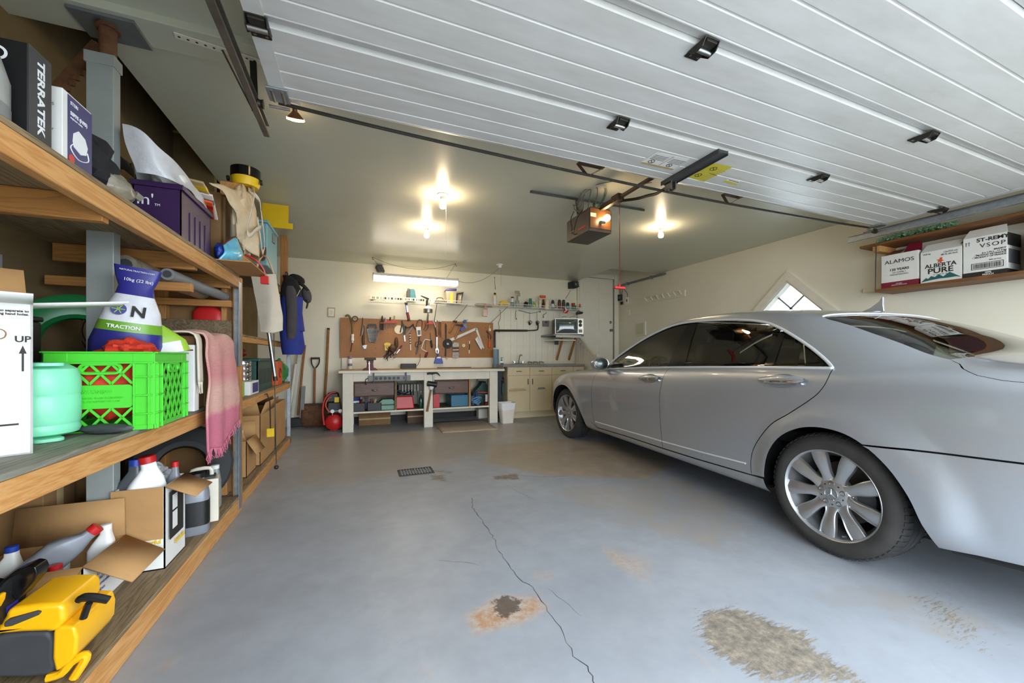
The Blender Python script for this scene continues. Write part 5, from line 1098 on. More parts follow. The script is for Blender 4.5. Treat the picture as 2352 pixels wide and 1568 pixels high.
p = PY(889, 935, 6.2); t = thing('fishing_box', 'pale green hinged box on the bench shelf', 'box', (p.x, 6.2, SZ)); mat('pale_green', '6f9a86', .45, var=.06)
g = G(); g.box(-.125, .125, -.09, .09, 0, .075); g.build('base', 'pale_green', t, bev=.012); g = G(); g.prism([(-.125, .085), (.125, .085), (.12, .12), (.07, .165), (-.07, .165), (-.12, .12)], -.09, .09, 'XZ'); g.build('lid', 'pale_green', t, bev=.008); g = G(); g.box(-.12, .12, -.085, .085, .075, .085); g.build('seam', 'dark_grey', t)
p = PY(930, 930, 6.2); t = thing('tool_bag', 'red open tool bag with black tools on the bench shelf', 'tool bag', (p.x - .02, 6.22, SZ))
g = G(); g.box(-.16, .16, -.10, .10, 0, .20, .025, .02); g.build('bag', 'red', t, bev=.02, seg=3); g = G(); g.box(-.13, .13, -.075, .075, .2, .215); g.tube([(-.12, 0, .2), (-.11, 0, .29), (.0, 0, .24), (.11, 0, .3), (.13, 0, .2)], .03, 8, sub=3); g.build('tool_heap', 'black', t, bev=.004)
g = G(); g.box(-.05, .01, -.02, .04, .2, .33); g.build('drill_body', 'dark_grey', t, bev=.01)
p = PY(966, 930, 6.2); t = thing('glass_bottle', 'green glass bottle standing on the bench shelf', 'bottle', (p.x, 6.16, SZ)); mat('green_glass', '2d6650', .1, trans=.5)
g = G(); g.lathe([(.033, 0), (.036, .01), (.036, .13), (.03, .16), (.014, .20), (.013, .25)], 20); g.build('glass', 'green_glass', t); g = G(); g.lathe([(.015, .245), (.015, .27), (0, .272)], 14, True, False); g.build('cap', 'steel', t)
p = PY(999, 925, 6.15); t = thing('red_carton', 'narrow bright red carton beside the middle bench leg', 'carton', (p.x + .03, 6.2, SZ)); g = G(); g.box(-.06, .04, -.08, .08, 0, .26); g.build('carton', 'red', t, bev=.003); g = G(); g.box(.038, .0405, -.06, .06, .03, .23); g.build('label_strip', 'white', t)
p = PY(1055, 925, 6.25); t = thing('storage_bin', 'teal plastic bin on the right of the bench shelf', 'bin', (p.x, 6.32, SZ)); mat('bin_teal', '2d6f8c', .45, var=.06)
g = G()
for a in ((-.17, -.162, -.2, .2), (.162, .17, -.2, .2), (-.17, .17, -.2, -.192), (-.17, .17, .192, .2)): g.box(a[0], a[1], a[2], a[3], 0, .17)
g.box(-.17, .17, -.2, .2, 0, .006); g.build('tub', 'bin_teal', t, bev=.002); g = G()
for a in ((-.18, -.16, -.21, .21), (.16, .18, -.21, .21), (-.18, .18, -.21, -.19), (-.18, .18, .19, .21)): g.box(a[0], a[1], a[2], a[3], .17, .185)
g.build('rim', 'bin_teal', t, bev=.002); g = G(); g.box(-.15, .15, -.18, .18, .02, .15); g.build('contents', 'dark_grey', t)
p = PY(1110, 920, 6.45); t = thing('green_case', 'dark green gabled plastic case at the right end of the bench shelf', 'case', (p.x, 6.50, SZ)); mat('case_green', '2f5248', .5, var=.1)
g = G(); g.prism([(-.20, 0), (.20, 0), (.20, .10), (.19, .18), (.06, .32), (.04, .36), (-.04, .36), (-.06, .32), (-.19, .18), (-.20, .10)], -.09, .09, 'XZ'); g.build('shell', 'case_green', t, bev=.012); g = G(); g.box(-.2, .2, -.095, -.09, .1, .115); g.build('seam', 'black', t); g = G(); g.box(-.04, .04, -.1, .1, .36, .375); g.build('grip', 'black', t, bev=.004)
p = PY(1094, 925, 6.2); t = thing('rope_hank', 'blue and white coil of rope on the bench shelf', 'rope', (p.x - .01, 6.2, SZ)); mat('rope_blue', '5c86a8', .7, var=.35, sc=60)
random.seed(8)
for i in range(5):
    g = G(); r = .045 + .008 * i; g.tube([(r * math.cos(a) * 1.2 + random.uniform(-.01, .01), .05 * math.sin(a), .03 + .022 * i + .02 * math.sin(2 * a + i)) for a in np.linspace(0, 2 * PI, 13)[:-1]], .014, 7, True, sub=2); g.build('coil', 'rope_blue', t)
g = G(); g.tube([(0, -.02, .1), (.0, -.02, .18), (.01, .0, .22)], .02, 8); g.build('whipping', 'ink_blue', t)
p = PY(1122, 925, 6.18); t = thing('hydraulic_jack', 'small red jack at the right end of the bench shelf', 'jack', (p.x, 6.22, SZ)); g = G(); g.box(-.06, .06, -.06, .06, 0, .03); g.box(-.05, .05, -.05, .05, .03, .05, .01, .01); g.build('base', 'dark_red', t, bev=.004)
g = G(); g.cyl((-.02, 0, .05), (-.02, 0, .17), .026, n=16); g.build('cylinder', 'white', t); g = G(); g.box(.01, .05, -.025, .025, .04, .2); g.bar((-.2, 0, .215), (.07, 0, .195), .025, .018); g.build('arm', 'rack_red', t, bev=.003)
# ---- under the bench on the floor
for lb, px, y_, w, h, m in (('brown carton standing on the floor under the left of the bench', 861, 6.55, .48, .20, 'card_dark'), ('red-brown carton on the floor behind the middle bench leg', 957, 6.5, .30, .22, 'brown')):
    p = PY(px, 950, y_); t = thing('floor_carton', lb, 'carton', (p.x, y_ + .1, 0)); g = G(); g.box(-w / 2, w / 2, -.12, .12, 0, h); g.build('carton', m, t, bev=.004); g = G(); g.box(-w / 2, w / 2, -.124, -.12, h * .5 - .01, h * .5 + .012); g.build('tape_strip', 'tan', t)
p = PY(1111, 945, 6.5); g = G(); g.box(-.085, .085, -.07, .07, .0, .16); g.box(-.07, .07, -.055, .055, .16, .17); tag(g.build('white_block', 'white_paint', None, bev=.008, loc=(p.x, 6.6, 0)), 'white box standing on the floor under the right of the bench', 'box')
# carpet remnant
def rugmat():
    m, t, b = nt('rug_pile'); v = coords(t); n = noise(t, v, 120, 3); c = ramp(t, n, [(.3, '8a8078'), (.7, 'a89c8c')]); t.links.new(c, b.inputs['Base Color']); b.inputs['Roughness'].default_value = .95; bump(t, b, n, .6, .006)
rugmat()
P = [PZ(*q, 0) for q in ((1017, 995), (1143, 986), (1101, 958), (996, 968))]; c = sum(P, Vector()) / 4
P[2] = Vector((1.99, 6.35, 0)); P[3] = Vector((1.14, 6.38, 0)); c = sum(P, Vector()) / 4
g = G(); n_ = 12
g.grid(lambda a, b: (P[0].lerp(P[1], a).lerp(P[3].lerp(P[2], a), b) - c) + Vector((0, 0, .010 + .0015 * math.sin(9 * a + 5 * b))), n_, n_)
rg = thing('rug', 'beige carpet remnant lying on the floor in front of the bench', 'rug', (c.x, c.y, 0)); o = g.build('pile', 'rug_pile', rg, fixn=False, solid=.008)
g = G(); q = [P[i] - c + Vector((0, 0, .006)) for i in range(4)]; g.tube(q, .006, 6, True); g.build('binding', 'tan', rg)
# waste bin with liner
p = PZ(1167, 973, 0); t = thing('waste_bin', 'white plastic waste bin with a liner beside the bench', 'waste bin', (p.x + .02, p.y + .12, 0)); mat('bin_white', 'e6ddd0', .4, var=.03)
pr = lambda s, z: [(x * s, y * s, z) for x, y in rrect(-.115, .115, -.10, .10, .03, 4)]
g = G(); A, B = pr(.82, 0), pr(1.12, .33); n = len(A); g.add(A + B, [tuple(range(n))[::-1]] + [(i, (i + 1) % n, n + (i + 1) % n, n + i) for i in range(n)]); g.build('bin_body', 'bin_white', t)
g = G(); A, B, C_ = pr(1.06, .25), pr(1.14, .33), pr(1.15, .337); A = [(x, y, z - .05 * max(0, math.sin(3 * math.atan2(y, x) + 1)) - .02) for x, y, z in A]; D = pr(1.02, .30); g.add(A + B + C_ + D, [(k * n + i, k * n + (i + 1) % n, (k + 1) * n + (i + 1) % n, (k + 1) * n + i) for k in range(3) for i in range(n)]); g.build('liner', 'white_gloss', t)
# compressor beside the left leg
t = thing('air_compressor', 'small red air compressor on the floor beside the left bench leg', 'compressor', (-.34, 6.30, 0))
g = G(); g.at((0, 0, .13), (R(90), 0, 0)); g.lathe([(0, -.14), (.07, -.135), (.115, -.10), (.125, -.06), (.125, .06), (.115, .10), (.07, .135), (0, .14)], 28, False, False); g.build('tank', 'red', t)
g = G(); g.box(-.10, .10, -.08, .12, .26, .42, .02, .02); g.build('motor', 'dark_grey', t, bev=.015); g = G(); g.box(-.12, .08, -.05, .12, .42, .56, .03, .02); g.build('cowl', 'black', t, bev=.02)
for x in (-.02, .085):
    g = G(); g.at((x, -.13, .30), (R(90), 0, 0)); g.lathe([(.028, 0), (.028, .012), (.024, .016), (0, .016)], 18, True, False); g.build('gauge', 'white_gloss', t)
g = G(); g.cyl((-.02, -.12, .24), (-.02, -.12, .29), .008, n=8); g.cyl((-.06, -.12, .30), (.1, -.12, .30), .008, n=8); g.build('manifold', 'steel', t)
g = G(); g.tube([(-.13, -.1, .1), (-.15, -.08, .3), (-.13, -.06, .45), (-.06, -.05, .55), (.02, -.05, .57)], .014, 8, sub=4); g.build('carry_bar', 'red', t); g = G(); g.tube([(-.06, -.1, .28), (-.11, -.11, .38), (-.08, -.1, .48), (-.03, -.09, .5)], .008, 6, sub=4); g.build('hose', 'orange', t)
g = G(); g.box(.0, .07, -.1, -.06, .42, .5); g.build('pressure_switch', 'yellow', t, bev=.01); g = G(); g.box(-.13, .13, -.1, -.07, 0, .02); g.box(-.13, .13, .07, .1, 0, .02); g.build('foot', 'black', t)
# ================================================================ WIRE SHELF, SINK, TELEVISION, RIGHT WALL
WZ_, WY0, WY1, WX0, WX1 = 2.015, 6.55, 6.84, .15, 4.14
ws = thing('wire_shelf', 'long white wire shelf above the pegboard and sink', 'shelf', ((WX0 + WX1) / 2, 6.84, WZ_)); wo_ = Vector(ws.location)
g = G()
for y, z in ((WY0, 0), (WY0, .045), (WY0 + .14, 0), (WY1 - .01, 0)): g.tube([(WX0 - wo_.x, y - wo_.y, z), (WX1 - wo_.x, y - wo_.y, z)], .0045, 6)
g.build('rod', 'white_gloss', ws)
g = G(); n = int((WX1 - WX0) / .026)
for i in range(n + 1):
    x = WX0 + (WX1 - WX0) * i / n - wo_.x; g.tube([(x, WY0 - wo_.y, .045), (x, WY0 - wo_.y, .004), (x, -.01, .004)], .0018, 4)
o = g.build('wire_deck', 'white_gloss', ws); o['kind'] = 'stuff'
for px, dx in ((985, 0), (1003, .0), (1073, -.2), (1165, -.25)):
    p = PY(px, 700, 6.6); g = G(); g.tube([(p.x - wo_.x, WY0 + .02 - wo_.y, -.005), (p.x + dx - wo_.x, -.008, -.30)], .006, 6); g.build('brace', 'galv', ws)
# pierced white strip clipped to the left of the front lip
a_, b_ = PY(850, 688, WY0 - .01), PY(996, 694, WY0 - .01)
g = G(); g.box(a_.x - wo_.x, b_.x - wo_.x, WY0 - .012 - wo_.y, WY0 - .008 - wo_.y, -.005, .055); st_ = g.build('pierced_strip', 'cream', ws, bev=.002); g = G()
random.seed(2); x = a_.x + .03
while x < b_.x - .05:
    wd = random.choice([.008, .008, .012, .03]); g.box(x - wo_.x, x + wd - wo_.x, WY0 - .0135 - wo_.y, WY0 - .0119 - wo_.y, .008, .042); x += wd + random.choice([.008, .01, .03])
g.build('slot', 'black', st_); st_.children[0]['kind'] = 'stuff'
ZW, SY = (1120, 620, 10.69), 6.70
def bottle(label, z, xc, yb, yt, w, m, capm='white', name='bottle', cat='bottle', neck=.75, nr=.35, band=None, Y=SY, ch=.12):
    """a bottle standing on the wire shelf; pixel width w in window units"""
    xx = [(xc, yb), (xc, yt)]
    ps = [('body', m, 'lathe', [(xc, yb), (xc, yb + (yt - yb) * (1 - ch))], {'rs': [(0, w * .46), (.03, w * .5), (neck, w * .5), (min(.98, neck + .14), w * nr), (1, w * nr)]}), ('cap', capm, 'lathe', [(xc, yb + (yt - yb) * (1 - ch)), (xc, yt)], {'rs': [(0, w * nr * 1.15), (.8, w * nr * 1.1), (1, w * nr * .7)], 'dy': w * .5 * Y / .97 / FPX / z[2] + .004})]
    if band: ps.append(('label_band', band[2], 'lathe', [(xc, yb + (yt - yb) * band[0]), (xc, yb + (yt - yb) * band[1])], {'rs': [(0, w * .51), (1, w * .51)], 'dy': w * .5 * Y / .97 / FPX / z[2] + .004}))
    t = wt(name, label, cat, z, Y, ps, 'bottles and cans on the wire shelf'); 
    t.location.z = WZ_ + .0065 if Y == SY else t.location.z
    return t
mat('aqua', '2f7f7c', .4); mat('lime', '8fb832', .4); mat('sage', 'aaa795', .3, alpha=.8); mat('maroon', '4a2a2c', .4); mat('navy', '1c2a4c', .4)
t = bottle('oil bottle with a long thin spout at the middle of the wire shelf', ZW, 165, 885, 560, 78, 'yellow', 'black', ch=.15, band=(.1, .75, 'card_white')); g = G(); g.tube([(0, -.05, .30), (-.01, -.05, .50)], [.006, .003], 6); g.tube([(-.01, -.05, .5), (-.011, -.05, .53)], .006, 6); g.build('spout', 'black', t)
t = wt('sponge_tray', 'yellow tray of sponges on the wire shelf', 'tray', ZW, SY, [('tray', 'yellow', 'poly', [(255, 900), (445, 905), (440, 830), (262, 820)], {'th': .12, 'dy': .02}), ('sponge', 'yellow', 'poly', [(275, 830), (430, 835), (420, 785), (300, 770)], {'th': .09, 'dy': .03, 'bev': .008}), ('sponge_print', 'tan', 'poly', [(300, 880), (420, 885), (420, 860), (300, 855)], {'th': .001, 'dy': .141})]); t.location.z = WZ_ + .0065
bottle('can with white top and teal base on the wire shelf', ZW, 590, 895, 650, 88, 'card_white', 'black', neck=.85, nr=.4, ch=.14, band=(0, .45, 'aqua'))
t = bottle('empty clear spray bottle on the wire shelf', ZW, 708, 905, 620, 105, 'sage', 'sage', neck=.55, nr=.22, ch=.08, name='spray_bottle'); g = G(); g.box(-.06, .03, -.085, -.045, .26, .30); g.box(.0, .05, -.07, -.06, .20, .27); g.build('trigger_head', 'sage', t, bev=.008)
t = wt('round_lid', 'black domed lid lying on the wire shelf', 'lid', ZW, SY, [('dome', 'black', 'lathe', [(912, 905), (912, 760)], {'rs': [(0, 72), (.5, 66), (.85, 45), (1, 10)]}), ('knob', 'dark_grey', 'disc', (940, 800, 12), {'th': .02, 'dy': .1})]); t.location.z = WZ_ + .0065
bottle('teal bottle next to the black lid on the wire shelf', ZW, 1032, 910, 680, 78, 'aqua', 'aqua', neck=.85, nr=.4)
bottle('lime green bottle with a white pump on the wire shelf', ZW, 1115, 912, 665, 72, 'lime', 'white', neck=.6, nr=.2, ch=.35)
bottle('small cream tube beside the lime bottle on the wire shelf', ZW, 1195, 918, 750, 56, 'cream', 'cream', neck=.8)
bottle('tall beige bottle on the wire shelf', ZW, 1275, 920, 665, 72, 'tan', 'cream', neck=.8, band=(.0, .8, 'cream'))
t = bottle('spray bottle with an amber trigger on the wire shelf', ZW, 1350, 922, 690, 92, 'maroon', 'orange', neck=.55, nr=.3, name='spray_bottle'); g = G(); g.box(-.09, .03, -.09, -.05, .20, .245); g.build('trigger_head', 'orange', t, bev=.01)
t = wt('wood_block', 'pale upright wood offcut in front of the wire shelf', 'wood block', ZW, 6.55, [('block', 'cream', 'poly', [(1422, 970), (1492, 972), (1512, 720), (1435, 705)], {'th': .05, 'dy': -.045, 'bev': .004}), ('end_grain', 'tan', 'poly', [(1437, 712), (1510, 726), (1512, 719), (1436, 704)], {'th': .002, 'dy': .0055})])
for i, (x, w, yt, m, cp, lb) in enumerate(((1580, 78, 690, 'dark_grey', 'card_white', 'grey spray can with a white ring top on the wire shelf'), (1662, 48, 745, 'cream', 'white', 'small white tube among the spray cans'), (1742, 84, 675, 'maroon', 'white', 'dark bottle with a white cap among the spray cans'), (1845, 88, 705, 'dark_grey', 'black', 'dark grey can beside the flag'), (1945, 84, 745, 'navy', 'white', 'navy tube with a white cap on the wire shelf'))):
    bottle(lb, ZW, x, 935 + 2 * i, yt, w, m, cp, neck=.82, nr=.38, band=(.15, .5, ('card_white', 'grey', 'dark_red', 'maroon', 'aqua')[i]))
t = wt('green_jar', 'green jar with a red lid at the right of the wire shelf', 'jar', ZW, SY, [('jar', 'green', 'lathe', [(2085, 945), (2085, 840)], {'rs': [(0, 60), (.9, 62), (1, 56)]}), ('lid', 'red', 'lathe', [(2065, 840), (2065, 780)], {'rs': [(0, 48), (1, 48)], 'dy': .06})]); t.location.z = WZ_ + .0065
bottle('amber bottle at the right end of the wire shelf', ZW, 2250, 960, 800, 56, 'orange', 'orange', neck=.8, band=(0, .4, 'card_white'))
# left part of the shelf
t = wt('tool_case', 'blue-grey hard case standing upright on the wire shelf', 'case', ZS, 6.72, [('shell', 'teal', 'poly', [(690, 395), (690, 225), (715, 195), (800, 192), (820, 215), (848, 398)], {'th': .09, 'dy': .0, 'bev': .012}), ('side', 'dark_grey', 'poly', [(682, 392), (682, 225), (700, 205), (740, 205), (740, 398)], {'th': .085, 'dy': .02, 'bev': .008}), ('handle', 'black', 'tube', [(705, 200), (712, 172), (735, 180), (742, 200)], {'r': .006, 'dy': .06, 'sub': 3})]); t.location.z = WZ_ + .0065
t = wt('toolbox_tray', 'olive metal box with an arched handle on the wire shelf', 'box', ZS, 6.72, [('box', 'olive_hose', 'poly', [(1150, 425), (1160, 385), (1185, 375), (1320, 378), (1340, 430)], {'th': .12, 'dy': .0, 'bev': .01}), ('arch', 'olive_hose', 'tube', [(1190, 380), (1210, 335), (1290, 335), (1315, 380)], {'r': .009, 'dy': .06, 'sub': 3})]); t.location.z = WZ_ + .0065
mat('tub_clear', 'b8a890', .2, var=.1, alpha=.85); mat('lid_blue', '3c3f78', .4)
t = wt('lidded_tub', 'clear square tub with a blue lid on the wire shelf', 'tub', ZS, 6.74, [('tub', 'tub_clear', 'poly', [(1345, 440), (1325, 245), (1505, 245), (1495, 455)], {'th': .14, 'dy': .0, 'bev': .008}), ('lid', 'lid_blue', 'poly', [(1322, 245), (1335, 215), (1380, 205), (1500, 208), (1508, 240)], {'th': .15, 'dy': -.003, 'bev': .005}), ('contents', 'yellow', 'poly', [(1390, 440), (1400, 300), (1440, 270), (1440, 450)], {'th': .003, 'dy': .1405})]); t.location.z = WZ_ + .0065
t = wt('carton_packet', 'grey and cream packet leaning beside the blue-lidded tub', 'packet', ZS, 6.72, [('packet', 'dark_grey', 'poly', [(1515, 450), (1512, 280), (1640, 255), (1595, 460)], {'th': .06, 'dy': .0, 'bev': .004}), ('face', 'tan', 'poly', [(1530, 455), (1545, 300), (1610, 295), (1588, 460)], {'th': .002, 'dy': .061}), ('print', 'card_white', 'poly', [(1565, 380), (1570, 320), (1595, 318), (1590, 382)], {'th': .001, 'dy': .0635})]); t.location.z = WZ_ + .0065
t = wt('plastic_roll', 'crumpled roll of clear plastic lying on the wire shelf', 'plastic roll', ZS, 6.72, [('roll', 'tub_clear', 'lathe', [(1830, 455), (2130, 478)], {'rs': [(0, 12), (.1, 26), (.4, 34), (.7, 30), (.95, 26), (1, 8)], 'n': 9}), ('tie', 'grey', 'lathe', [(2080, 470), (2090, 471)], {'rs': [(0, 30), (1, 30)], 'dy': .03})]); t.location.z = WZ_ + .0065
t = wt('cable_heap', 'dark cables and a clamp lying on the left end of the wire shelf', 'cables', ZS, 6.70, [('cable', 'black', 'tube', [(85, 395), (120, 360), (180, 372), (300, 378), (380, 365), (400, 400)], {'r': .012, 'dy': .02, 'sub': 3}), ('cable', 'brown', 'tube', [(95, 400), (200, 385), (320, 395), (370, 360)], {'r': .010, 'dy': .08, 'sub': 3}), ('clamp', 'dark_metal', 'tube', [(330, 395), (350, 350), (385, 370)], {'r': .014, 'dy': .1})]); t.location.z = WZ_ + .0065
t = wt('black_speaker', 'small black speaker fixed high on the wall behind the fluorescent lamp', 'speaker', (760, 560, 5.6), YB - .002, [('box', 'black', 'poly', [(570, 310), (590, 290), (655, 288), (690, 370), (600, 372)], {'th': .12, 'dy': 0, 'bev': .008}), ('grille', 'dark_grey', 'poly', [(600, 305), (650, 302), (675, 362), (615, 364)], {'th': .004, 'dy': .121})])
t = wt('black_speaker', 'small black speaker mounted under the ceiling above the television', 'speaker', ZW, YB - .002, [('box', 'black', 'poly', [(1965, 310), (2010, 295), (2150, 300), (2170, 440), (2100, 468), (1970, 465)], {'th': .13, 'dy': 0, 'bev': .008}), ('grille', 'dark_grey', 'poly', [(2030, 310), (2140, 315), (2155, 430), (2050, 430)], {'th': .004, 'dy': .131}), ('cone', 'grey', 'disc', (2085, 375, 30), {'th': .004, 'dy': .1355}), ('cable', 'cord_grey', 'tube', [(2035, 485), (1980, 600), (1910, 700)], {'r': .004, 'dy': .004})])
# things hanging from the shelf
t = wt('work_torch', 'hand torch with a dark red grip hanging from the wire shelf', 'torch', ZS, 6.62, [('cap', 'black', 'poly', [(650, 482), (705, 480), (700, 525), (665, 525)], {'th': .04}), ('tube', 'card_white', 'tube', [(685, 520), (695, 590), (705, 640)], {'r': .018, 'dy': .025}), ('stripe', 'blue', 'tube', [(678, 525), (690, 640)], {'r': .006, 'dy': .045}), ('grip', 'dark_red', 'tube', [(700, 640), (715, 700), (725, 755)], {'r': .024, 'dy': .025}), ('end', 'black', 'tube', [(724, 750), (730, 790)], {'r': [.022, .028], 'dy': .025})])
t = wt('clip_lamp', 'metal clamp lamp hanging from the wire shelf, shade down', 'lamp', ZS, 6.58, [('shade', 'steel', 'lathe', [(1038, 535), (1038, 655)], {'rs': [(0, 20), (.3, 45), (.48, 66), (.5, 72), (1, 72)]}), ('socket', 'black', 'tube', [(1035, 450), (1033, 535)], {'r': .02, 'dy': .08}), ('clamp', 'black', 'tube', [(930, 360), (1000, 390), (1060, 410), (1030, 450)], {'r': [.008, .014, .016, .018], 'dy': .05}), ('inner_glow', 'cream', 'lathe', [(1038, 540), (1038, 590)], {'rs': [(0, 24), (1, 60)], 'dy': .084}), ('cord', 'cord_grey', 'tube', [(1060, 660), (1050, 720), (1040, 790)], {'r': .004, 'dy': .01})])
mat('pink_label', 'd8b8a8', .4)
t = wt('hanging_bottle', 'clear bottle with a red cap hanging below the wire shelf', 'bottle', ZS, 6.60, [('bottle', 'tub_clear', 'poly', [(1958, 710), (1968, 590), (1990, 560), (1995, 530), (2020, 530), (2025, 560), (2045, 590), (2040, 718)], {'th': .05, 'bev': .006}), ('cap', 'red', 'poly', [(1990, 530), (1990, 500), (2022, 500), (2022, 530)], {'th': .03, 'dy': .018}), ('label_patch', 'pink_label', 'poly', [(1970, 705), (1975, 600), (2035, 605), (2032, 710)], {'th': .001, 'dy': .0585})])
for i, (lb, pts) in enumerate((('grey cable hanging in a loop at the left of the sink tiles', [(290, 975), (315, 1010), (310, 1200), (270, 1290), (285, 1400), (280, 1500)]), ('short dark cable hanging from the shelf above the sink', [(700, 985), (690, 1060), (690, 1150), (700, 1185)]), ('thin wire looping below the wire shelf', [(760, 985), (900, 1020), (1040, 1060), (1180, 1040), (1290, 1010)]), ('bent hook of cable below the shelf beside the television', [(1445, 1035), (1430, 1070), (1375, 1095), (1370, 1140)]))):
    o = wt('hanging_cable', lb, 'cable', ZW, YB - .03, [('cable', 'dark_metal' if i else 'cord_grey', 'tube', pts, {'r': .004, 'sub': 4}), ('plug', 'black', 'tube', [pts[-1], (pts[-1][0] + 4, pts[-1][1] + 30)], {'r': .008})])
# little flag
t = wt('paper_flag', 'small red and white maple leaf flag tucked by the television', 'flag', ZW, 6.52, [('red_half', 'red', 'poly', [(1850, 1060), (1862, 960), (1890, 905), (1900, 960), (1860, 1065)], {'th': .003}), ('white_half', 'card_white', 'poly', [(1862, 1050), (1895, 900), (1925, 950), (1945, 985), (1880, 1040)], {'th': .003}), ('red_half', 'red', 'poly', [(1870, 1060), (1945, 985), (1985, 1000), (1945, 1065), (1900, 1060)], {'th': .0035}), ('leaf', 'red', 'poly', [(1885, 985), (1905, 970), (1915, 985), (1905, 1005), (1890, 1005)], {'th': .0045}), ('stick', 'tan', 'tube', [(1985, 1000), (1960, 1160)], {'r': .003})])
# television on its bracket shelf
TVY = 6.30; a_, b_ = PY(1278.5, 731, TVY), PY(1336, 767.5, TVY)
tv = thing('television', 'old portable television with two dials on a wall bracket', 'television', ((a_.x + b_.x) / 2, TVY, 1.515), R(-20)); w, h = (b_.x - a_.x) / 2, .295
mat('screen_glass', '4a5450', .08, var=.05, spec=.8); mat('tv_brown', '3c3128', .4, var=.1); mat('tv_silver', 'c8c2b4', .35, .4, var=.06)
g = G(); g.box(-w, w, .02, .40, 0, h); g.build('cabinet', 'tv_brown', tv, bev=.01); g = G()
for q in ((-w, w, 0, .012), (-w, w, h - .012, h), (-w, -w + .012, 0, h), (w - .012, w, 0, h)): g.box(q[0], q[1], .0, .022, q[2], q[3])
g.build('front_frame', 'tv_silver', tv, bev=.002)
xs = w - .11
g = G(); g.box(-w + .012, xs, .006, .02, .012, h - .012); g.build('bezel', 'black', tv); 
g = G(); g.grid(lambda a, b: (-w + .035 + (xs + w - .06) * a, .004 - .016 * (1 - (2 * a - 1) ** 4) * (1 - (2 * b - 1) ** 4), .035 + (h - .07) * b), 12, 12); g.build('screen', 'screen_glass', tv, fixn=False)
g = G(); g.box(xs + .002, w - .012, .002, .02, .012, h - .012); cp_ = g.build('control_panel', 'tv_silver', tv)
for z in (.235, .17):
    g = G(); g.at((xs + .05, .002, z), (R(90), 0, 0)); g.lathe([(.032, 0), (.032, .006), (.026, .008), (.014, .010), (.013, .025), (0, .026)], 20, True, False); g.build('dial', 'black', tv)
    g = G(); g.at((xs + .05, -.0042, z), (R(90), 0, 0)); g.lathe([(.028, 0), (.024, .0)], 20, False, False); g.build('dial_ring', 'tv_silver', tv)
g = G(); g.at((xs + .075, .002, .125), (R(90), 0, 0)); g.lathe([(.011, 0), (.010, .014), (0, .015)], 14, True, False); g.build('knob', 'chrome', tv); g = G(); g.box(xs + .02, xs + .085, -.0, .002, .03, .09); g.build('speaker_grille', 'grey', tv)
for sx, ex in ((-.1, -.02), (.05, .16)):
    g = G(); g.tube([(sx, .2, h), (sx, .2, h + .05), (ex, .2, h + .06)], .004, 5); g.build('aerial', 'dark_metal', tv)
bs = thing('bracket_shelf', 'plank shelf on wooden props carrying the television', 'shelf', (tv.location.x, TVY, 1.515))
g = G(); g.box(-w - .06, w + .05, .0, .54, -.035, -.001); g.build('plank', 'grey', bs, bev=.003); g = G(); g.box(-w - .02, w - .02, -.02, .0, -.065, -.02); g.build('front_lip', 'alu_pale', bs, bev=.002)
g = G(); g.box(-w, w - .1, .05, .5, -.12, -.10); g.build('lower_board', 'white_paint', bs, bev=.002)
for x in (-.10, .18): g = G(); g.bar((x, .06, -.05), (x + .12, .53, -.48), .045, .03, (1, 0, 0)); g.build('prop', 'fir_z', bs)
g = G(); g.box(-w + .0, -w + .07, .05, .09, -.20, -.125); g.build('transformer', 'black', bs, bev=.004)
wt('black_sander', 'black hand tool hanging under the right end of the wire shelf', 'tool', ZW, 6.60, [('body', 'black', 'poly', [(2150, 1060), (2160, 1045), (2290, 1030), (2308, 1060), (2280, 1085), (2155, 1100)], {'th': .06, 'bev': .008}), ('handle', 'dark_grey', 'tube', [(2185, 1050), (2230, 1000), (2280, 1030)], {'r': .010, 'dy': .03})])
# pipes, taps and plates on the tiled wall
pp = thing('drain_pipe', 'dark waste pipe running along the wall above the sink', 'pipe', PY(1136, 790, YB - .04))
q = lambda x, y, d=.04: PY(1130 + x / 6.53, 740 + y / 6.53, YB - d) - Vector(pp.location)
g = G(); g.tube([q(25, 380), q(25, 130), q(45, 122), q(530, 124)], .020, 10); g.build('main_pipe', 'brown_metal', pp); g = G(); g.tube([q(45, 380), q(45, 140)], .014, 8); g.build('second_pipe', 'brown_metal', pp)
g = G(); g.tube([q(520, 124), q(660, 117), q(690, 95), q(690, 20), q(675, -5)], .012, 8, sub=3); g.build('bend', 'dark_metal', pp)
for i, (x, y) in enumerate(((1045, 1285), (1225, 1290))):
    wt('wall_tap', ('left', 'right')[i] + ' of the two dark stop taps on the tiled wall', 'tap', ZW, YB - .008, [('wheel', 'dark_metal', 'tube', [(x + 40 * math.cos(a), y + 40 * math.sin(a)) for a in np.linspace(0, 2 * PI, 13)[:-1]], {'r': .006, 'closed': True, 'dy': .06}), ('body', 'dark_metal', 'tube', [(x - 20, y - 10), (x - 10, y + 20), (x - 10, y + 65)], {'r': .016, 'dy': .03}), ('stem', 'steel', 'tube', [(x - 12, y - 250), (x - 12, y - 30)], {'r': .004, 'dy': .01})])
wt('outlet_plate', 'grey electrical outlet on the tiled wall beside the television', 'outlet', ZW, YB - .008, [('plate', 'grey', 'poly', [(1340, 1245), (1500, 1245), (1495, 1390), (1340, 1385)], {'th': .02, 'dy': 0, 'bev': .003}), ('socket', 'black', 'poly', [(1400, 1270), (1445, 1270), (1445, 1295), (1400, 1295)], {'th': .004, 'dy': .0205})])
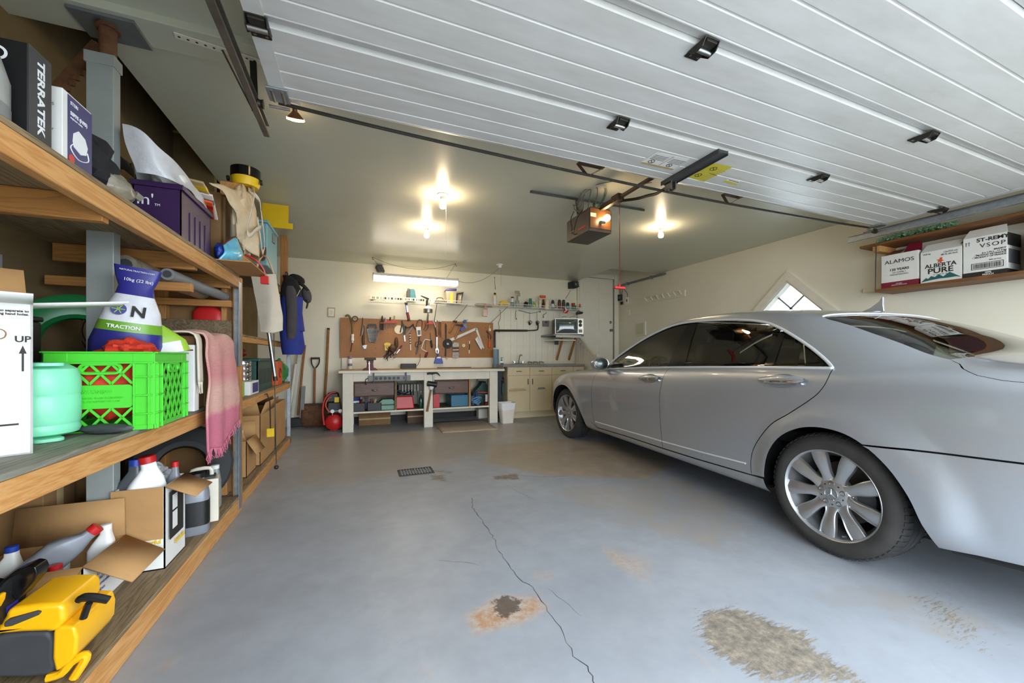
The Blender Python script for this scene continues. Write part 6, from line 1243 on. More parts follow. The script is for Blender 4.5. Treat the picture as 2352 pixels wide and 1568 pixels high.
wt('switch_plate', 'small framed switch plate on the wall left of the pegboard', 'switch plate', (540, 560, 2.8), YB - .001, [('frame', 'tan', 'poly', [(594, 408), (644, 410), (642, 472), (594, 470)], {'th': .008, 'dy': 0, 'bev': .002}), ('plate', 'white', 'poly', [(600, 415), (638, 417), (636, 466), (600, 464)], {'th': .004, 'dy': .008}), ('rocker', 'cream', 'poly', [(610, 425), (630, 427), (628, 456), (610, 455)], {'th': .006, 'dy': .012})])
# ---- sink cabinets
CY0 = 6.25; mat('cab_cream', 'd8c6a0', .45, var=.05, sc=3); mat('counter_grey', '8a8680', .35, var=.1, sc=6)
cx = [2.406, 2.83, 3.274, 3.72, 3.95]
for i in range(4):
    c = thing('base_cabinet', ('cream base cabinet under the left of the sink, first from the bench', 'cream base cabinet under the sink, second from the bench', 'cream base cabinet behind the car, third from the bench', 'narrow cream base cabinet beside the stair rail')[i], 'cabinet', ((cx[i] + cx[i + 1]) / 2, CY0, 0), 0, 'cream base cabinets under the counter'); hw_ = (cx[i + 1] - cx[i]) / 2
    g = G(); g.box(-hw_, hw_, .018, .58, .11, .915); g.box(-hw_, hw_, .09, .58, 0, .11); g.build('carcass', 'cab_cream', c)
    g = G(); g.box(-hw_ + .003, hw_ - .003, 0, .017, .765, .905); d = g.build('drawer', 'cab_cream', c, bev=.003); g = G(); g.bar((-.05, -.012, .835), (.05, -.012, .835), .012, .010); g.build('pull', 'brown_metal', d)
    g = G(); g.box(-hw_ + .003, hw_ - .003, 0, .017, .125, .755); d = g.build('cabinet_door', 'cab_cream', c, bev=.003); xh = hw_ - .04 if i % 2 == 0 else -hw_ + .05; g = G(); g.bar((xh, -.012, .60), (xh, -.012, .70), .012, .010); g.build('pull', 'brown_metal', d)
    if i == 0: g = G(); g.bar((-.18, -.012, .50), (.13, -.012, .505), .02, .022); g.bar((-.18, -.012, .53), (.1, -.012, .53), .008, .008); g.build('towel_bar', 'tan', d)
    if i == 1: g = G(); g.prism([(-.07, .51), (.08, .51), (.06, .54), (-.05, .54)], -.02, 0, 'XZ'); g.build('bin_pull', 'grey', d)
ct = thing('countertop', 'grey laminate counter with an inset steel sink', 'countertop', (3.15, CY0, .915))
g = G(); g.box(-.83, .80, -.025, .585, 0, .038); g.build('slab', 'counter_grey', ct, bev=.004); g = G(); g.box(-.84, -.83, -.025, .585, -.02, .038); g.build('edge_strip', 'grey', ct)
g = G(); g.prism(rrect(-.62, -.12, .10, .50, .05), .038, .043, 'XY'); g.build('sink_rim', 'steel', ct, bev=.002); g = G(); g.prism(rrect(-.58, -.16, .13, .46, .05), .0432, .0436, 'XY'); g.build('sink_bowl', 'dark_grey', ct)
fz = .044; fa = thing('sink_faucet', 'chrome two-handled faucet behind the sink', 'faucet', (PY(1190, 830, 6.72).x, 6.70, .915 + .038))
g = G(); g.box(-.10, .10, -.02, .02, 0, .02); g.build('base', 'chrome', fa, bev=.006); g = G(); g.tube([(0, 0, .01), (.01, 0, .07), (.025, -.01, .16), (.03, -.05, .185), (.03, -.09, .16)], .011, 10, sub=4); g.build('spout', 'chrome', fa)
for x in (-.085, .085): g = G(); g.tube([(x, 0, .01), (x, 0, .05)], [.018, .015], 12); g.bar((x, 0, .05), (x - .045 if x < 0 else x + .02, -.03, .058), .016, .010); g.build('handle', 'chrome', fa, bev=.002)
dr = thing('dish_rack', 'low black dish rack on the counter beside the faucet', 'rack', (fa.location.x + .32, 6.62, .953)); g = G()
for x in (-.12, 0, .12): g.tube([(x, -.08, .004), (x, -.08, .04), (x, .08, .05), (x, .08, .004)], .004, 5)
for y in (-.08, .0, .08): g.tube([(-.14, y, .035), (.14, y, .035)], .004, 5)
g.build('frame', 'black', dr); g = G(); g.box(-.15, .15, -.1, .1, 0, .004); g.build('mat', 'dark_grey', dr)
p = PY(1139, 831, 6.62); t = thing('paper_roll', 'blue-grey roll standing beside the counter at the end of the bench', 'roll', (p.x, 6.62, BZ)); mat('roll_blue', '6f8794', .6, var=.08)
g = G(); g.lathe([(.016, 0), (.05, 0), (.052, .004), (.052, .33), (.05, .334), (.016, .334)], 24, False, False); g.build('paper', 'roll_blue', t); g = G(); g.lathe([(.017, 0), (.017, .334), (.012, .334), (.012, .0)], 14, False, False); g.build('core', 'card_dark', t)
g = G(); g.box(2.18, 2.36, 6.3, 6.80, .858, .893); tag(g.build('bench_end_board', 'old_wood', None, bev=.003), 'dark wood board bridging the bench and the sink counter', 'board')
p = PY(1152, 830, 6.55); t = thing('soap_bottle', 'white pump bottle with a blue label beside the sink', 'bottle', (p.x + .12, 6.60, .953)); g = G(); g.prism(rrect(-.038, .038, 0, .125, .02), -.02, .02, 'XZ'); g.build('bottle', 'white_gloss', t, bev=.008)
t.location = (p.x, 6.55, .893); g = G(); g.box(-.033, .033, -.0215, -.0205, .055, .085); g.build('label_patch', 'ink_teal', t); g = G(); g.lathe([(.016, .125), (.016, .14), (.006, .142), (.006, .175), (.012, .176), (.012, .185), (0, .186)], 12, True, False); g.bar((-.005, 0, .18), (.035, -.01, .178), .012, .008); g.build('pump', 'ink_teal', t)
g = G(); g.box(2.22, 2.38, 6.45, 6.80, 0, .84); tag(g.build('end_panel', 'dark_grey', None, bev=.003), 'dark panel standing between the bench and the sink cabinet', 'panel')
t = wt('hanging_bag', 'teal bag and black hose hanging between bench and cabinet', 'bag', (950, 850, 9.8), 6.445, [('bag', 'teal', 'poly', [(1975, 290), (2000, 300), (2000, 480), (1972, 560)], {'th': .05, 'bev': .006}), ('hose', 'black', 'tube', [(1990, 180), (2030, 170), (2040, 240), (2000, 280), (1985, 230)], {'r': .012, 'sub': 3})])
# ---- entry corner, right wall
def xw(name, label, cat, parts):
    """flat fittings on the right wall, measured in photo pixels"""
    P0 = PX(*parts[0][2][0], XR); t = thing(name, label, cat, P0)
    for pn, m, pts, d0, d1 in parts:
        g = G(); Q = [PX(*p, XR) - P0 for p in pts]; n = len(Q); g.add([(-d0, q.y, q.z) for q in Q] + [(-d1, q.y, q.z) for q in Q], [tuple(range(n)), tuple(range(2 * n - 1, n - 1, -1))] + [((i + 1) % n, i, n + i, n + (i + 1) % n) for i in range(n)]); g.build(pn, m, t, bev=.003)
    return t
xw('wall_switch', 'dark doorbell box on the wall beside the entry door', 'switch', [('box', 'dark_grey', [(1422, 677), (1430, 676), (1430, 690), (1422, 691)], 0, .04), ('button', 'grey', [(1424, 681), (1428, 680), (1428, 686), (1424, 687)], .04, .046)])
xw('wall_switch', 'small dark switch lower on the wall beside the entry door', 'switch', [('box', 'brown', [(1427, 693), (1432, 692), (1432, 699), (1427, 700)], 0, .03), ('rocker', 'black', [(1428, 694), (1431, 694), (1431, 698), (1428, 698)], .03, .036)])
xw('light_switch', 'white light switch on the right wall near the entry door', 'switch', [('plate', 'white', [(1438, 683), (1444, 682), (1444, 697), (1438, 698)], 0, .012), ('rocker', 'dark_grey', [(1440, 687), (1442, 687), (1442, 693), (1440, 693)], .012, .02)])
xw('access_panel', 'pale square access panel low on the right wall near the entry door', 'panel', [('frame', 'white_paint', [(1462, 741), (1484, 738), (1484, 769), (1462, 772)], 0, .02), ('door', 'vest_paint', [(1464, 744), (1481, 741), (1481, 766), (1464, 769)], .02, .026)])
xw('blank_plate', 'narrow blank plate on the right wall', 'plate', [('plate', 'white_paint', [(1440, 712), (1447, 711), (1447, 724), (1440, 724)], 0, .01), ('screw', 'grey', [(1443, 717), (1444, 717), (1444, 718), (1443, 718)], .01, .012)])
cd = thing('conduit', 'grey conduit along the top of the right wall by the entry door', 'pipe', (XR - .04, 6.2, 2.60)); g = G(); g.tube([(0, .6, 0), (0, -.75, 0)], .022, 10); g.build('tube', 'grey_metal', cd); g = G(); g.box(-.03, .04, -.4, -.37, -.03, .03); g.box(-.03, .04, .3, .33, -.03, .03); g.build('clip', 'galv', cd)
wrs = thing('switch_wiring', 'grey wires running down the wall beside the entry door', 'wires', PX(1430, 675, XR - .01)); o0 = Vector(wrs.location)
for pts in ([(1422, 655), (1424, 665), (1426, 676)], [(1428, 654), (1430, 664), (1428, 676)], [(1436, 652), (1434, 664), (1440, 672), (1441, 682)]):
    g = G(); g.tube([PX(*p, XR - .012) - o0 for p in pts], .006, 6, sub=4); g.build('wire', 'cord_grey', wrs)
cr = xw('coat_rack', 'white wooden coat rack with slanted pegs on the right wall', 'coat rack', [('board', 'white_paint', [(1480, 684), (1575, 665), (1575, 680), (1480, 697)], 0, .02)])
o0 = Vector(cr.location)
g = G(); g.tube([(0, 0, 0), (-.035, 0, .03), (-.06, 0, .065)], [.011, .010, .014], 10); pg = g.build('peg', 'white_paint', cr)
Ps = [PX(1486 + 13.2 * i, 691 - 2.5 * i, XR - .02) - o0 for i in range(7)]; pg.location = Ps[0]; copies(pg, Ps[1:])
# ---- wall shelf with cartons
rs = thing('wall_shelf', 'brown two-board shelf on the right wall holding drink cartons', 'shelf', (5.2, 1.4, 1.75)); wood('shelf_brown', '8a5a30', '66401f', axis='Y', rough=.55)
for nm, z0, z1, x0 in (('lower_board', 0, .03, -.32), ('upper_board', .475, .50, -.32)):
    g = G(); g.box(x0, -.002, -1.3, .87 if z0 < .1 else 1.0, z0, z1); g.build(nm, 'shelf_brown', rs, bev=.003)
g = G(); g.box(-.30, -.002, .84, .90, .415, .474); bk = g.build('bracket_block', 'fir', rs, bev=.003); c = bk.copy(); COL.objects.link(c); c.parent = rs; c.location = (0, -1.03, 0); g = G(); g.box(-.06, -.002, .87, 1.1, .05, .09); g.build('wall_cleat', 'cream', rs, bev=.003)
g = G(); g.tube([(-.315, .862, .475), (-.318, .865, .2), (-.315, .868, .0)], .005, 6); g.build('cord', 'black', rs)
def carton(label, y1, y0, z1, ztop, front, deco):
    w = y1 - y0; t = thing('drink_carton', label, 'carton', (4.93, (y0 + y1) / 2, 1.781), R(-90), 'cartons on the wall shelf'); h = z1 - 1.781
    g = G(); g.box(-w / 2, w / 2, .0, .25, 0, h); g.build('carton_body', front, t, bev=.003)
    deco(t, w, h); return t
def flap(t, x0, x1, y0, y1, z0, z1, m, nm='flap'):
    g = G(); g.add([(x0, y0, z0), (x1, y0, z0), (x1 - .02, y1, z1), (x0 + .02, y1, z1), (x0, y0 + .004, z0), (x1, y0 + .004, z0), (x1 - .02, y1 + .004, z1), (x0 + .02, y1 + .004, z1)], [(0, 1, 2, 3), (7, 6, 5, 4), (0, 4, 5, 1), (1, 5, 6, 2), (2, 6, 7, 3), (3, 7, 4, 0)]); g.build(nm, m, t)
def d1(t, w, h):
    g = G(); g.box(-w / 2 - .0006, w / 2 + .0006, -.001, .2, .0, .058); g.build('red_band', 'ink_red', t)
    text('lettering', 'ALAMOS', .052, 'ink', t, (0, -.0015, h - .075), sx=1.1); text('lettering', '120 YEARS', .032, 'ink', t, (.0, -.0015, h - .155), bold=.0008); text('lettering', 'OF FAMILY\nWINEMAKING', .022, 'ink_grey', t, (.0, -.0015, h - .195)); text('lettering', 'MALBEC\nRESERVE MENDOZA', .013, 'ink_white', t, (0, -.002, .03))
    flap(t, -w / 2, -w / 2 + .13, .02, .18, h, h + .07, 'card_dark'); flap(t, .0, w / 2, .06, .12, h, h + .10, 'ink_red')
def d2(t, w, h):
    text('lettering', 'ALBERTA', .050, 'ink', t, (0, -.0015, h * .52), bold=.001); text('lettering', 'PURE', .066, 'ink', t, (0, -.0015, h * .355), bold=.0015, sx=1.1); text('lettering', 'V O D K A', .020, 'ink_teal', t, (0, -.0015, h * .235)); text('lettering', '12x750 ml.\n40 % alc./vol.', .021, 'ink', t, (w / 2 - .02, -.0015, h - .04), align='RIGHT'); text('lettering', '14,8 kg', .019, 'ink', t, (-w / 2 + .015, -.0015, h - .025), align='LEFT')
    g = G(); g.prism([(-.13, .015), (-.095, .05), (-.08, .04), (-.06, .062), (-.035, .05), (-.01, .07), (.02, .045), (.06, .078), (.09, .055), (.13, .022), (.1, .03), (.06, .028), (0, .03), (-.06, .025)], -.0015, -.0003, 'XZ'); g.build('mountain_print', 'ink_teal', t)
    g = G(); L_ = []
    for k in range(11): a = R(90 + 360 * k / 11); r_ = .028 if k % 2 == 0 else .012; L_.append((.0 + r_ * math.cos(a), h * .66 + r_ * math.sin(a)))
    g.prism(L_, -.0015, -.0003, 'XZ'); g.build('leaf_print', 'orange', t); flap(t, -w / 2, w / 2, .004, .07, h, h + .075, 'card_white')
def d3(t, w, h):
    text('lettering', 'ST-REMY', .042, 'ink', t, (.045, -.0015, h - .035), bold=.0012, sx=1.1); text('lettering', 'VSOP', .048, 'ink', t, (.045, -.0015, h - .085), sx=1.1, space=1.2); text('lettering', 'BRANDY\n6 x 1.75 L - 11.2 kg\nPRODUIT DE FRANCE\nPRODUCT OF FRANCE', .017, 'ink', t, (w / 2 - .005, -.0015, h - .155), align='RIGHT', bold=.0004); text('lettering', '40% alc./vol.', .014, 'ink', t, (.06, -.0015, .132))
    g = G(); g.box(-w / 2 - .0005, w / 2 + .0005, -.001, .2, .0, .042); g.build('black_band', 'ink', t); text('lettering', '100%\nFRENCH', .017, 'ink_white', t, (.02, -.002, .021), bold=.0005)
    g = G(); x = -.065; random.seed(4); g.box(-.075, .105, -.0012, -.0002, .062, .066); g.box(-.075, .105, -.0012, -.0002, .112, .116); g.box(-.075, -.071, -.0012, -.0002, .062, .116); g.box(.101, .105, -.0012, -.0002, .062, .116)
    while x < .095: wd = random.choice([.002, .003, .005]); g.box(x, x + wd, -.0012, -.0002, .07, .108); x += wd + random.choice([.002, .003, .004])
    o = g.build('barcode_print', 'ink', t); o['kind'] = 'stuff'
    g = G(); g.tube([(-.07, -.0006, h - .185), (-.045, -.0006, h - .15), (-.02, -.0006, h - .185)], .0012, 4, True); g.build('hazard_print', 'ink_grey', t); g = G()
    for x in (-.105, -.088): g.bar((x, -.0008, h - .07), (x, -.0008, h - .04), .004, .001, (0, 1, 0)); g.prism([(x - .007, h - .045), (x + .007, h - .045), (x, h - .035)], -.0012, -.0002, 'XZ')
    g.build('arrow_print', 'ink_grey', t); flap(t, -w / 2, w / 2, .004, .06, h, h + .075, 'card_white'); flap(t, -w / 2 - .02, -w / 2 + .0, .01, .12, h - .03, h + .06, 'card_white'); g = G(); g.box(w / 2 + .001, w / 2 + .0016, .0, .25, h * .68, h - .005); g.build('side_band', 'ink', t); g = G(); g.box(w / 2 + .001, w / 2 + .0016, .02, .23, .09, h * .6); g.build('side_band', 'ink_grey', t)
carton('white wine carton with a dark red band, leftmost on the wall shelf', 2.242, 1.963, 2.112, 2.15, 'card_white', d1)
carton('white vodka carton with a teal mountain print on the wall shelf', 1.949, 1.681, 2.075, 2.15, 'card_white', d2)
carton('white brandy carton with a barcode and black band on the wall shelf', 1.673, 1.424, 2.125, 2.15, 'card_white', d3)
carton('dark carton at the right end of the wall shelf', 1.335, 1.05, 2.08, 2.1, 'maroon', lambda t, w, h: flap(t, -w / 2, w / 2, .01, .07, h, h + .06, 'card_dark'))
# green tinsel garland on the upper board
gl_ = thing('tinsel_garland', 'green tinsel garland lying on top of the wall shelf', 'garland', (4.97, 2.0, 2.2505)); mat('tinsel', 'a6d8b0', .3, .1, var=.4, sc=80)
random.seed(9); g = G()
for i in range(900):
    y = random.uniform(-.28, .27); r = .075 * (1 - .3 * abs(y) / .28); a = random.uniform(0, PI); d = random.uniform(.3, 1) * r
    c = Vector((-.02 + d * math.cos(a) * 1.1, y, .006 + d * math.sin(a))); e = Vector((random.uniform(-1, 1), random.uniform(-1, 1), random.uniform(-.3, 1))).normalized() * .022; f_ = e.orthogonal().normalized() * .004
    g.add([c - e * .2 - f_, c - e * .2 + f_, c + e + f_, c + e - f_], [(0, 1, 2, 3)])
o = g.build('tinsel_strand', 'tinsel', gl_, smooth=0, fixn=False); o['kind'] = 'stuff'
g = G(); g.tube([(-.02, -.27, .02), (-.02, 0, .03), (-.02, .27, .02)], .012, 6); g.build('core_wire', 'green', gl_)
# ---- long-handled tools against the back wall
ZL = (540, 560, 2.8)
def lean(name, label, cat, parts): return wt(name, label, cat, ZL, 6.80, parts, 'long-handled tools by the back wall')
t = lean('spade', 'spade with a metal D-handle leaning on the back wall', 'spade', [('grip', 'dark_metal', 'tube', [(487, 735), (545, 735)], {'r': .016, 'dy': .03}), ('yoke', 'dark_metal', 'tube', [(490, 740), (493, 770), (512, 800), (538, 770), (543, 740)], {'r': .010, 'dy': .03, 'sub': 3}), ('shaft', 'handle_wood', 'tube', [(513, 795), (511, 900), (509, 1055)], {'r': .017, 'dy': .04})])
g = G(); g.grid(lambda a, b: (.13 * (2 * a - 1), -.10 - .03 * math.cos(PI * (a - .5)), -.30 + .30 * b), 8, 6); 
o = g.build('blade', 'rust', t, fixn=False, solid=.004); z0 = t.location.z; o.location = (0, 0, 0)
for c in t.children:
    c.location.z -= 0
for v in o.data.vertices: v.co.z += .02
lean('wooden_pole', 'long wooden pole leaning on the back wall between spade and bench', 'pole', [('pole', 'handle_wood', 'tube', [(600, 548), (590, 780), (568, 1110)], {'r': .02, 'dy': .03}), ('tip', 'dark_metal', 'tube', [(601, 540), (600, 552)], {'r': .021, 'dy': .03})])
lean('wood_batten', 'pale broom handle leaning in the left back corner', 'broom', [('handle', 'handle_wood', 'tube', [(450, 650), (435, 780), (405, 1100)], {'r': .017, 'dy': .06}), ('head', 'black', 'poly', [(350, 1115), (455, 1110), (460, 1165), (352, 1170)], {'th': .12, 'dy': .02, 'bev': .01}), ('bristle_pad', 'dark_grey', 'poly', [(356, 1165), (456, 1160), (462, 1205), (352, 1212)], {'th': .10, 'dy': .03})])
for i, (a, b, w, m) in enumerate((((425, 690), (375, 1110), 11, 'alu_pale'), ((448, 912), (436, 1110), 12, 'grey'), ((405, 770), (365, 1060), 7, 'white_paint'))):
    lean('wall_plank', ('tall pale plank', 'short grey plank', 'thin white plank')[i] + ' leaning in the left back corner', 'plank', [('plank', m, 'poly', [(a[0] - w, a[1]), (a[0] + w, a[1]), (b[0] + w, b[1]), (b[0] - w, b[1])], {'th': .03, 'dy': .08 + .05 * i}), ('end_cap', 'tan', 'poly', [(a[0] - w, a[1] - 3), (a[0] + w, a[1] - 3), (a[0] + w, a[1]), (a[0] - w, a[1])], {'th': .03, 'dy': .08 + .05 * i})])
t = thing('snow_pusher', 'dark rusty shovel blade standing on the floor in the back corner', 'shovel', (-.60, 6.70, 0)); g = G(); g.grid(lambda a, b: (-.22 + .44 * a, -.06 * math.sin(PI * b) - .02, .36 * b), 10, 8); g.build('blade', 'rust', t, fixn=False, solid=.006); g = G(); g.bar((-.22, -.02, .36), (.22, -.02, .36), .03, .02); g.build('top_edge', 'dark_metal', t)
# ================================================================ LEFT SHELVING AND ITS LOAD
from mathutils import noise as mnoise
FX = -.78
def blob(g, c, r, amp=.18, seed=0, n=18, fz=2.2, floor=None):
    c = Vector(c)
    def f(a, b):
        th, ph = PI * a, 2 * PI * b; d = Vector((math.sin(th) * math.cos(ph), math.sin(th) * math.sin(ph), math.cos(th))); k = 1 + amp * mnoise.noise(d * fz + Vector((seed * 7.3, seed, 0))) + amp * .5 * mnoise.noise(d * fz * 2.7 + Vector((seed, 3, 0)))
        p = c + Vector((d.x * r[0], d.y * r[1], d.z * r[2])) * k
        if floor is not None: p.z = max(p.z, floor)
        return p
    return g.grid(f, n, n * 2, False, True)
def sheet(g, rows, su=5, sv=5, wob=0., seed=0):
    """smooth surface through rows of control points"""
    A = [spline(r, sv) for r in rows]; B = list(zip(*[spline([r[i] for r in A], su) for i in range(len(A[0]))]))
    m = len(B[0]); vs = [Vector(p) + Vector((mnoise.noise(Vector(p) * 9 + Vector((seed, 0, 0))), mnoise.noise(Vector(p) * 9 + Vector((0, seed, 5))), mnoise.noise(Vector(p) * 9 + Vector((9, 0, seed))))) * wob for r in B for p in r]
    return g.add(vs, [(i * m + j, i * m + j + 1, (i + 1) * m + j + 1, (i + 1) * m + j) for i in range(len(B) - 1) for j in range(m - 1)])
def loft(g, secs, n=20, p=2.6):
    """closed soft shape from (cx, cy, z, rx, ry[, rz]) superellipse sections"""
    vs = []
    for s in secs:
        for j in range(n):
            a = 2 * PI * j / n; cs, sn = math.cos(a), math.sin(a); x, y = math.copysign(abs(cs) ** (2 / p), cs) * s[3], math.copysign(abs(sn) ** (2 / p), sn) * s[4]
            q = s[5] if len(s) > 5 else 0; vs.append((s[0] + x * math.cos(q) - y * math.sin(q), s[1] + x * math.sin(q) + y * math.cos(q), s[2]))
    k = len(secs); fs = [(i * n + j, i * n + (j + 1) % n, (i + 1) * n + (j + 1) % n, (i + 1) * n + j) for i in range(k - 1) for j in range(n)] + [tuple(range(n))[::-1], tuple((k - 1) * n + j for j in range(n))]
    return g.add(vs, fs)
def BXP(par, nm, m, x0, x1, y0, y1, z0, z1, bev=.003, tx=0., ty=0.):
    g = G(); g.box(x0, x1, y0, y1, z0, z1, tx, ty); return g.build(nm, m, par, bev=bev)
def open_box(name, label, x0, x1, y0, y1, z0, z1, m, mi, flaps, rz=0., grp=None):
    """cardboard box without lid; flaps = [(side, length, outward tilt from upright in degrees, material)]"""
    c = Vector(((x0 + x1) / 2, (y0 + y1) / 2, z0)); hx, hy, h, t = (x1 - x0) / 2, (y1 - y0) / 2, z1 - z0, .005; o = thing(name, label, 'carton', c, rz, grp)
    g = G(); g.box(-hx, hx, -hy, hy, 0, t); g.box(-hx, -hx + t, -hy, hy, 0, h); g.box(hx - t, hx, -hy, hy, 0, h); g.box(-hx, hx, -hy, -hy + t, 0, h); g.box(-hx, hx, hy - t, hy, 0, h); g.build('walls', m, o)
    for sd, L, tl, fm in flaps:
        a = R(tl); s, cz = math.sin(a) * L, math.cos(a) * L; w, e = (hy, hx) if sd in ('+x', '-x') else (hx, hy); q = 1 if sd[0] == '+' else -1
        pts = [(e, -w, h), (e, w, h), (e + s, w * .96, h + cz), (e + s, -w * .96, h + cz)]
        P = [Vector((q * a_, b_, c_)) if sd[1] == 'x' else Vector((b_, q * a_, c_)) for a_, b_, c_ in pts]
        g = G(); g.add(P, [(0, 1, 2, 3)]); g.build('flap', fm, o, fixn=False, solid=.005)
    return o
# ---- steel post under the beam
sp = thing('support_post', 'grey square steel post standing among the wooden shelves', 'post', (-1.05, 2.31, 0)); mat('post_grey', 'a0a6a2', .45, .2, var=.08)
BXP(sp, 'column', 'post_grey', -.06, .033, -.06, -.005, 0, 2.42); BXP(sp, 'collar', 'post_grey', -.066, .039, -.066, .0, 2.39, 2.44); g = G(); g.cyl((0, -.03, 2.42), (0, -.03, 2.59), .03, n=20); g.cyl((0, -.03, 2.565), (0, -.03, 2.575), .042, n=20); g.build('screw_tube', 'rust', sp); BXP(sp, 'top_plate', 'grey_metal', -.115, .115, -.085, .085, 2.59, 2.604, .002)
dp = thing('perforated_angle', 'perforated angle iron running up the left wall', 'angle iron', (XL + .02, 1.98, 0)); g = G(); g.box(-.02, .02, -.02, .02, 1.6, 3.3); g.build('angle', 'dark_metal', dp); g = G()
for i in range(20): g.box(.0195, .0212, -.006, .006, 1.75 + .07 * i, 1.785 + .07 * i)
g.build('slot', 'black', dp); dp.children[-1]['kind'] = 'stuff'
bs_ = thing('diagonal_brace', 'rusty toothed diagonal brace behind the steel post', 'brace', (-1.3, 2.4, 1.7)); g = G(); g.bar((-.05, -.1, .35), (.17, -.02, .86), .05, .006, (0, 1, 0)); g.build('strap', 'rust', bs_); g = G()
for i in range(10): p = Vector((-.05, -.1, .35)).lerp(Vector((.17, -.02, .86)), .2 + .06 * i); g.box(p.x + .012, p.x + .034, p.y - .006, p.y + .006, p.z - .016, p.z + .004)
g.build('tooth', 'rust', bs_); bs_.children[-1]['kind'] = 'stuff'
# ---- the shelving itself
wood('mid_deck', '8f8d7c', '6b675a', axis='Y', rough=.7)
sh = thing('storage_shelving', 'rough three-tier wooden shelving along the left wall, nearest bay', 'shelving', (0, 0, 0), 0, 'wooden shelving bays')
Y0_, Y1_ = .55, 3.22
for nm, z, f0, dk in (('lower_deck', .122, 0., 'ply'), ('middle_deck', .822, .728, 'mid_deck'), ('upper_deck', 1.67, 1.58, 'ply')):
    BXP(sh, nm, dk, -1.39, FX - .001, Y0_, Y1_, z - .018, z); BXP(sh, 'face_board', 'fir', FX - .038, FX, Y0_, Y1_ + .02, f0, z - .0185, .005)
for y in (1.15, 1.75, 2.55, 3.15): BXP(sh, 'joist', 'fir_x', -1.38, FX - .04, y, y + .038, 1.565, 1.651)
for y in (2.50, 3.18): BXP(sh, 'cross_rail', 'fir_x', -1.38, FX - .04, y, y + .038, 1.44, 1.485)
BXP(sh, 'end_post', 'fir_z', FX - .05, FX + .0, 3.255, 3.295, 0, 1.66); BXP(sh, 'rear_post', 'galv', -1.39, -1.345, 3.2, 3.245, 0, 1.65); BXP(sh, 'rear_post', 'fir_z', -1.28, -1.20, 3.24, 3.30, .122, 1.6); BXP(sh, 'rear_post', 'fir_z', -.90, -.865, 3.26, 3.30, .122, 1.6)
for z0, z1 in ((.03, .62), (1.03, 1.62)): g = G(); g.box(FX + .001, FX + .004, 3.19, 3.25, z0, z1); g.box(FX - .04, FX + .004, 3.248, 3.252, z0, z1); g.build('angle_plate', 'galv', sh)
BXP(sh, 'end_plank', 'old_wood', -1.38, FX - .05, 3.225, 3.25, 1.10, 1.35); BXP(sh, 'end_panel', 'card_dark', -1.38, FX - .05, 3.31, 3.318, .85, 1.62); BXP(sh, 'lower_end_panel', 'card_dark', -1.38, FX - .05, 3.31, 3.318, .13, .72)
s2 = thing('storage_shelving', 'wooden shelving bay behind the galvanized end post', 'shelving', (0, 0, 0), 0, 'wooden shelving bays')
for nm, z, f0, y1 in (('lower_deck', .10, 0., 5.55), ('middle_deck', .785, .705, 5.5), ('small_deck', 1.28, 1.215, 5.4), ('upper_deck', 1.95, 1.87, 5.5)):
    xf = -.80 if f0 < 1 else -.88
    BXP(s2, nm, 'ply', -1.40, xf - .001, 3.34, y1, z - .018, z); BXP(s2, 'face_board', 'fir', xf - .038, xf, 3.34, y1, f0, z - .0185, .005)
BXP(s2, 'end_post', 'galv', -.84, -.80, 5.51, 5.55, 0, 1.87); BXP(s2, 'end_post', 'fir_z', -.92, -.84, 5.56, 5.62, 1.6, 2.62); BXP(s2, 'back_panel', 'old_wood', -1.42, -1.40, 3.34, 5.5, .1, 2.4)
# ---- top shelf
TZ = 1.6705
mat('jug_clear', 'a9aba6', .35, var=.12, alpha=.9)
t = thing('plastic_jug', 'translucent grey plastic jug at the near end of the top shelf', 'jug', (-.90, 1.315, TZ)); g = G(); g.lathe([(.085, 0), (.10, .02), (.10, .11), (.085, .17), (.05, .24), (.035, .30), (.035, .34)], 24); g.build('body', 'jug_clear', t); g = G(); g.lathe([(.1005, .0), (.1008, .045)], 24, False, False); g.build('liquid', 'grey', t)
t = thing('tool_carton', 'tall black tool carton with white lettering on the top shelf', 'carton', (-.93, 1.435, TZ)); BXP(t, 'carton_body', 'black', -.13, .13, -.04, .04, 0, .245); BXP(t, 'side_face', 'dark_grey', .1302, .131, -.04, .04, 0, .245, 0); text('lettering', 'TERRATEK', .034, 'ink_white', t, (.1318, .0, .125), (R(90), R(90), R(90)), bold=.0008, sx=1.25)
for i, m in enumerate(('ink_white', 'ink_blue', 'dark_red')): g = G(); g.at((.075, -.041, .205 - .055 * i), (R(90), 0, 0)); g.lathe([(.012, 0), (.018, 0), (.018, .0008), (.012, .0008)], 20, False, False); g.build('icon_print', m, t)
mat('mask_blue', '34386a', .5, var=.05)
t = thing('mask_carton', 'white and blue respirator mask box on the top shelf', 'carton', (-.84, 1.585, TZ)); BXP(t, 'carton_body', 'card_white', -.045, .04, -.065, .065, 0, .21, .002); BXP(t, 'blue_face', 'mask_blue', .0402, .041, -.045, .065, .0, .205, 0); M_ = (R(90), 0, R(90)); text('lettering', 'SSPFE (N95)', .015, 'ink_white', t, (.0415, -.035, .155), M_, 'LEFT', bold=.0004); text('lettering', 'STERI', .014, 'ink_white', t, (.0415, -.035, .185), M_, 'LEFT'); text('lettering', 'respirator masks', .008, 'ink_white', t, (.0415, -.035, .142), M_, 'LEFT')
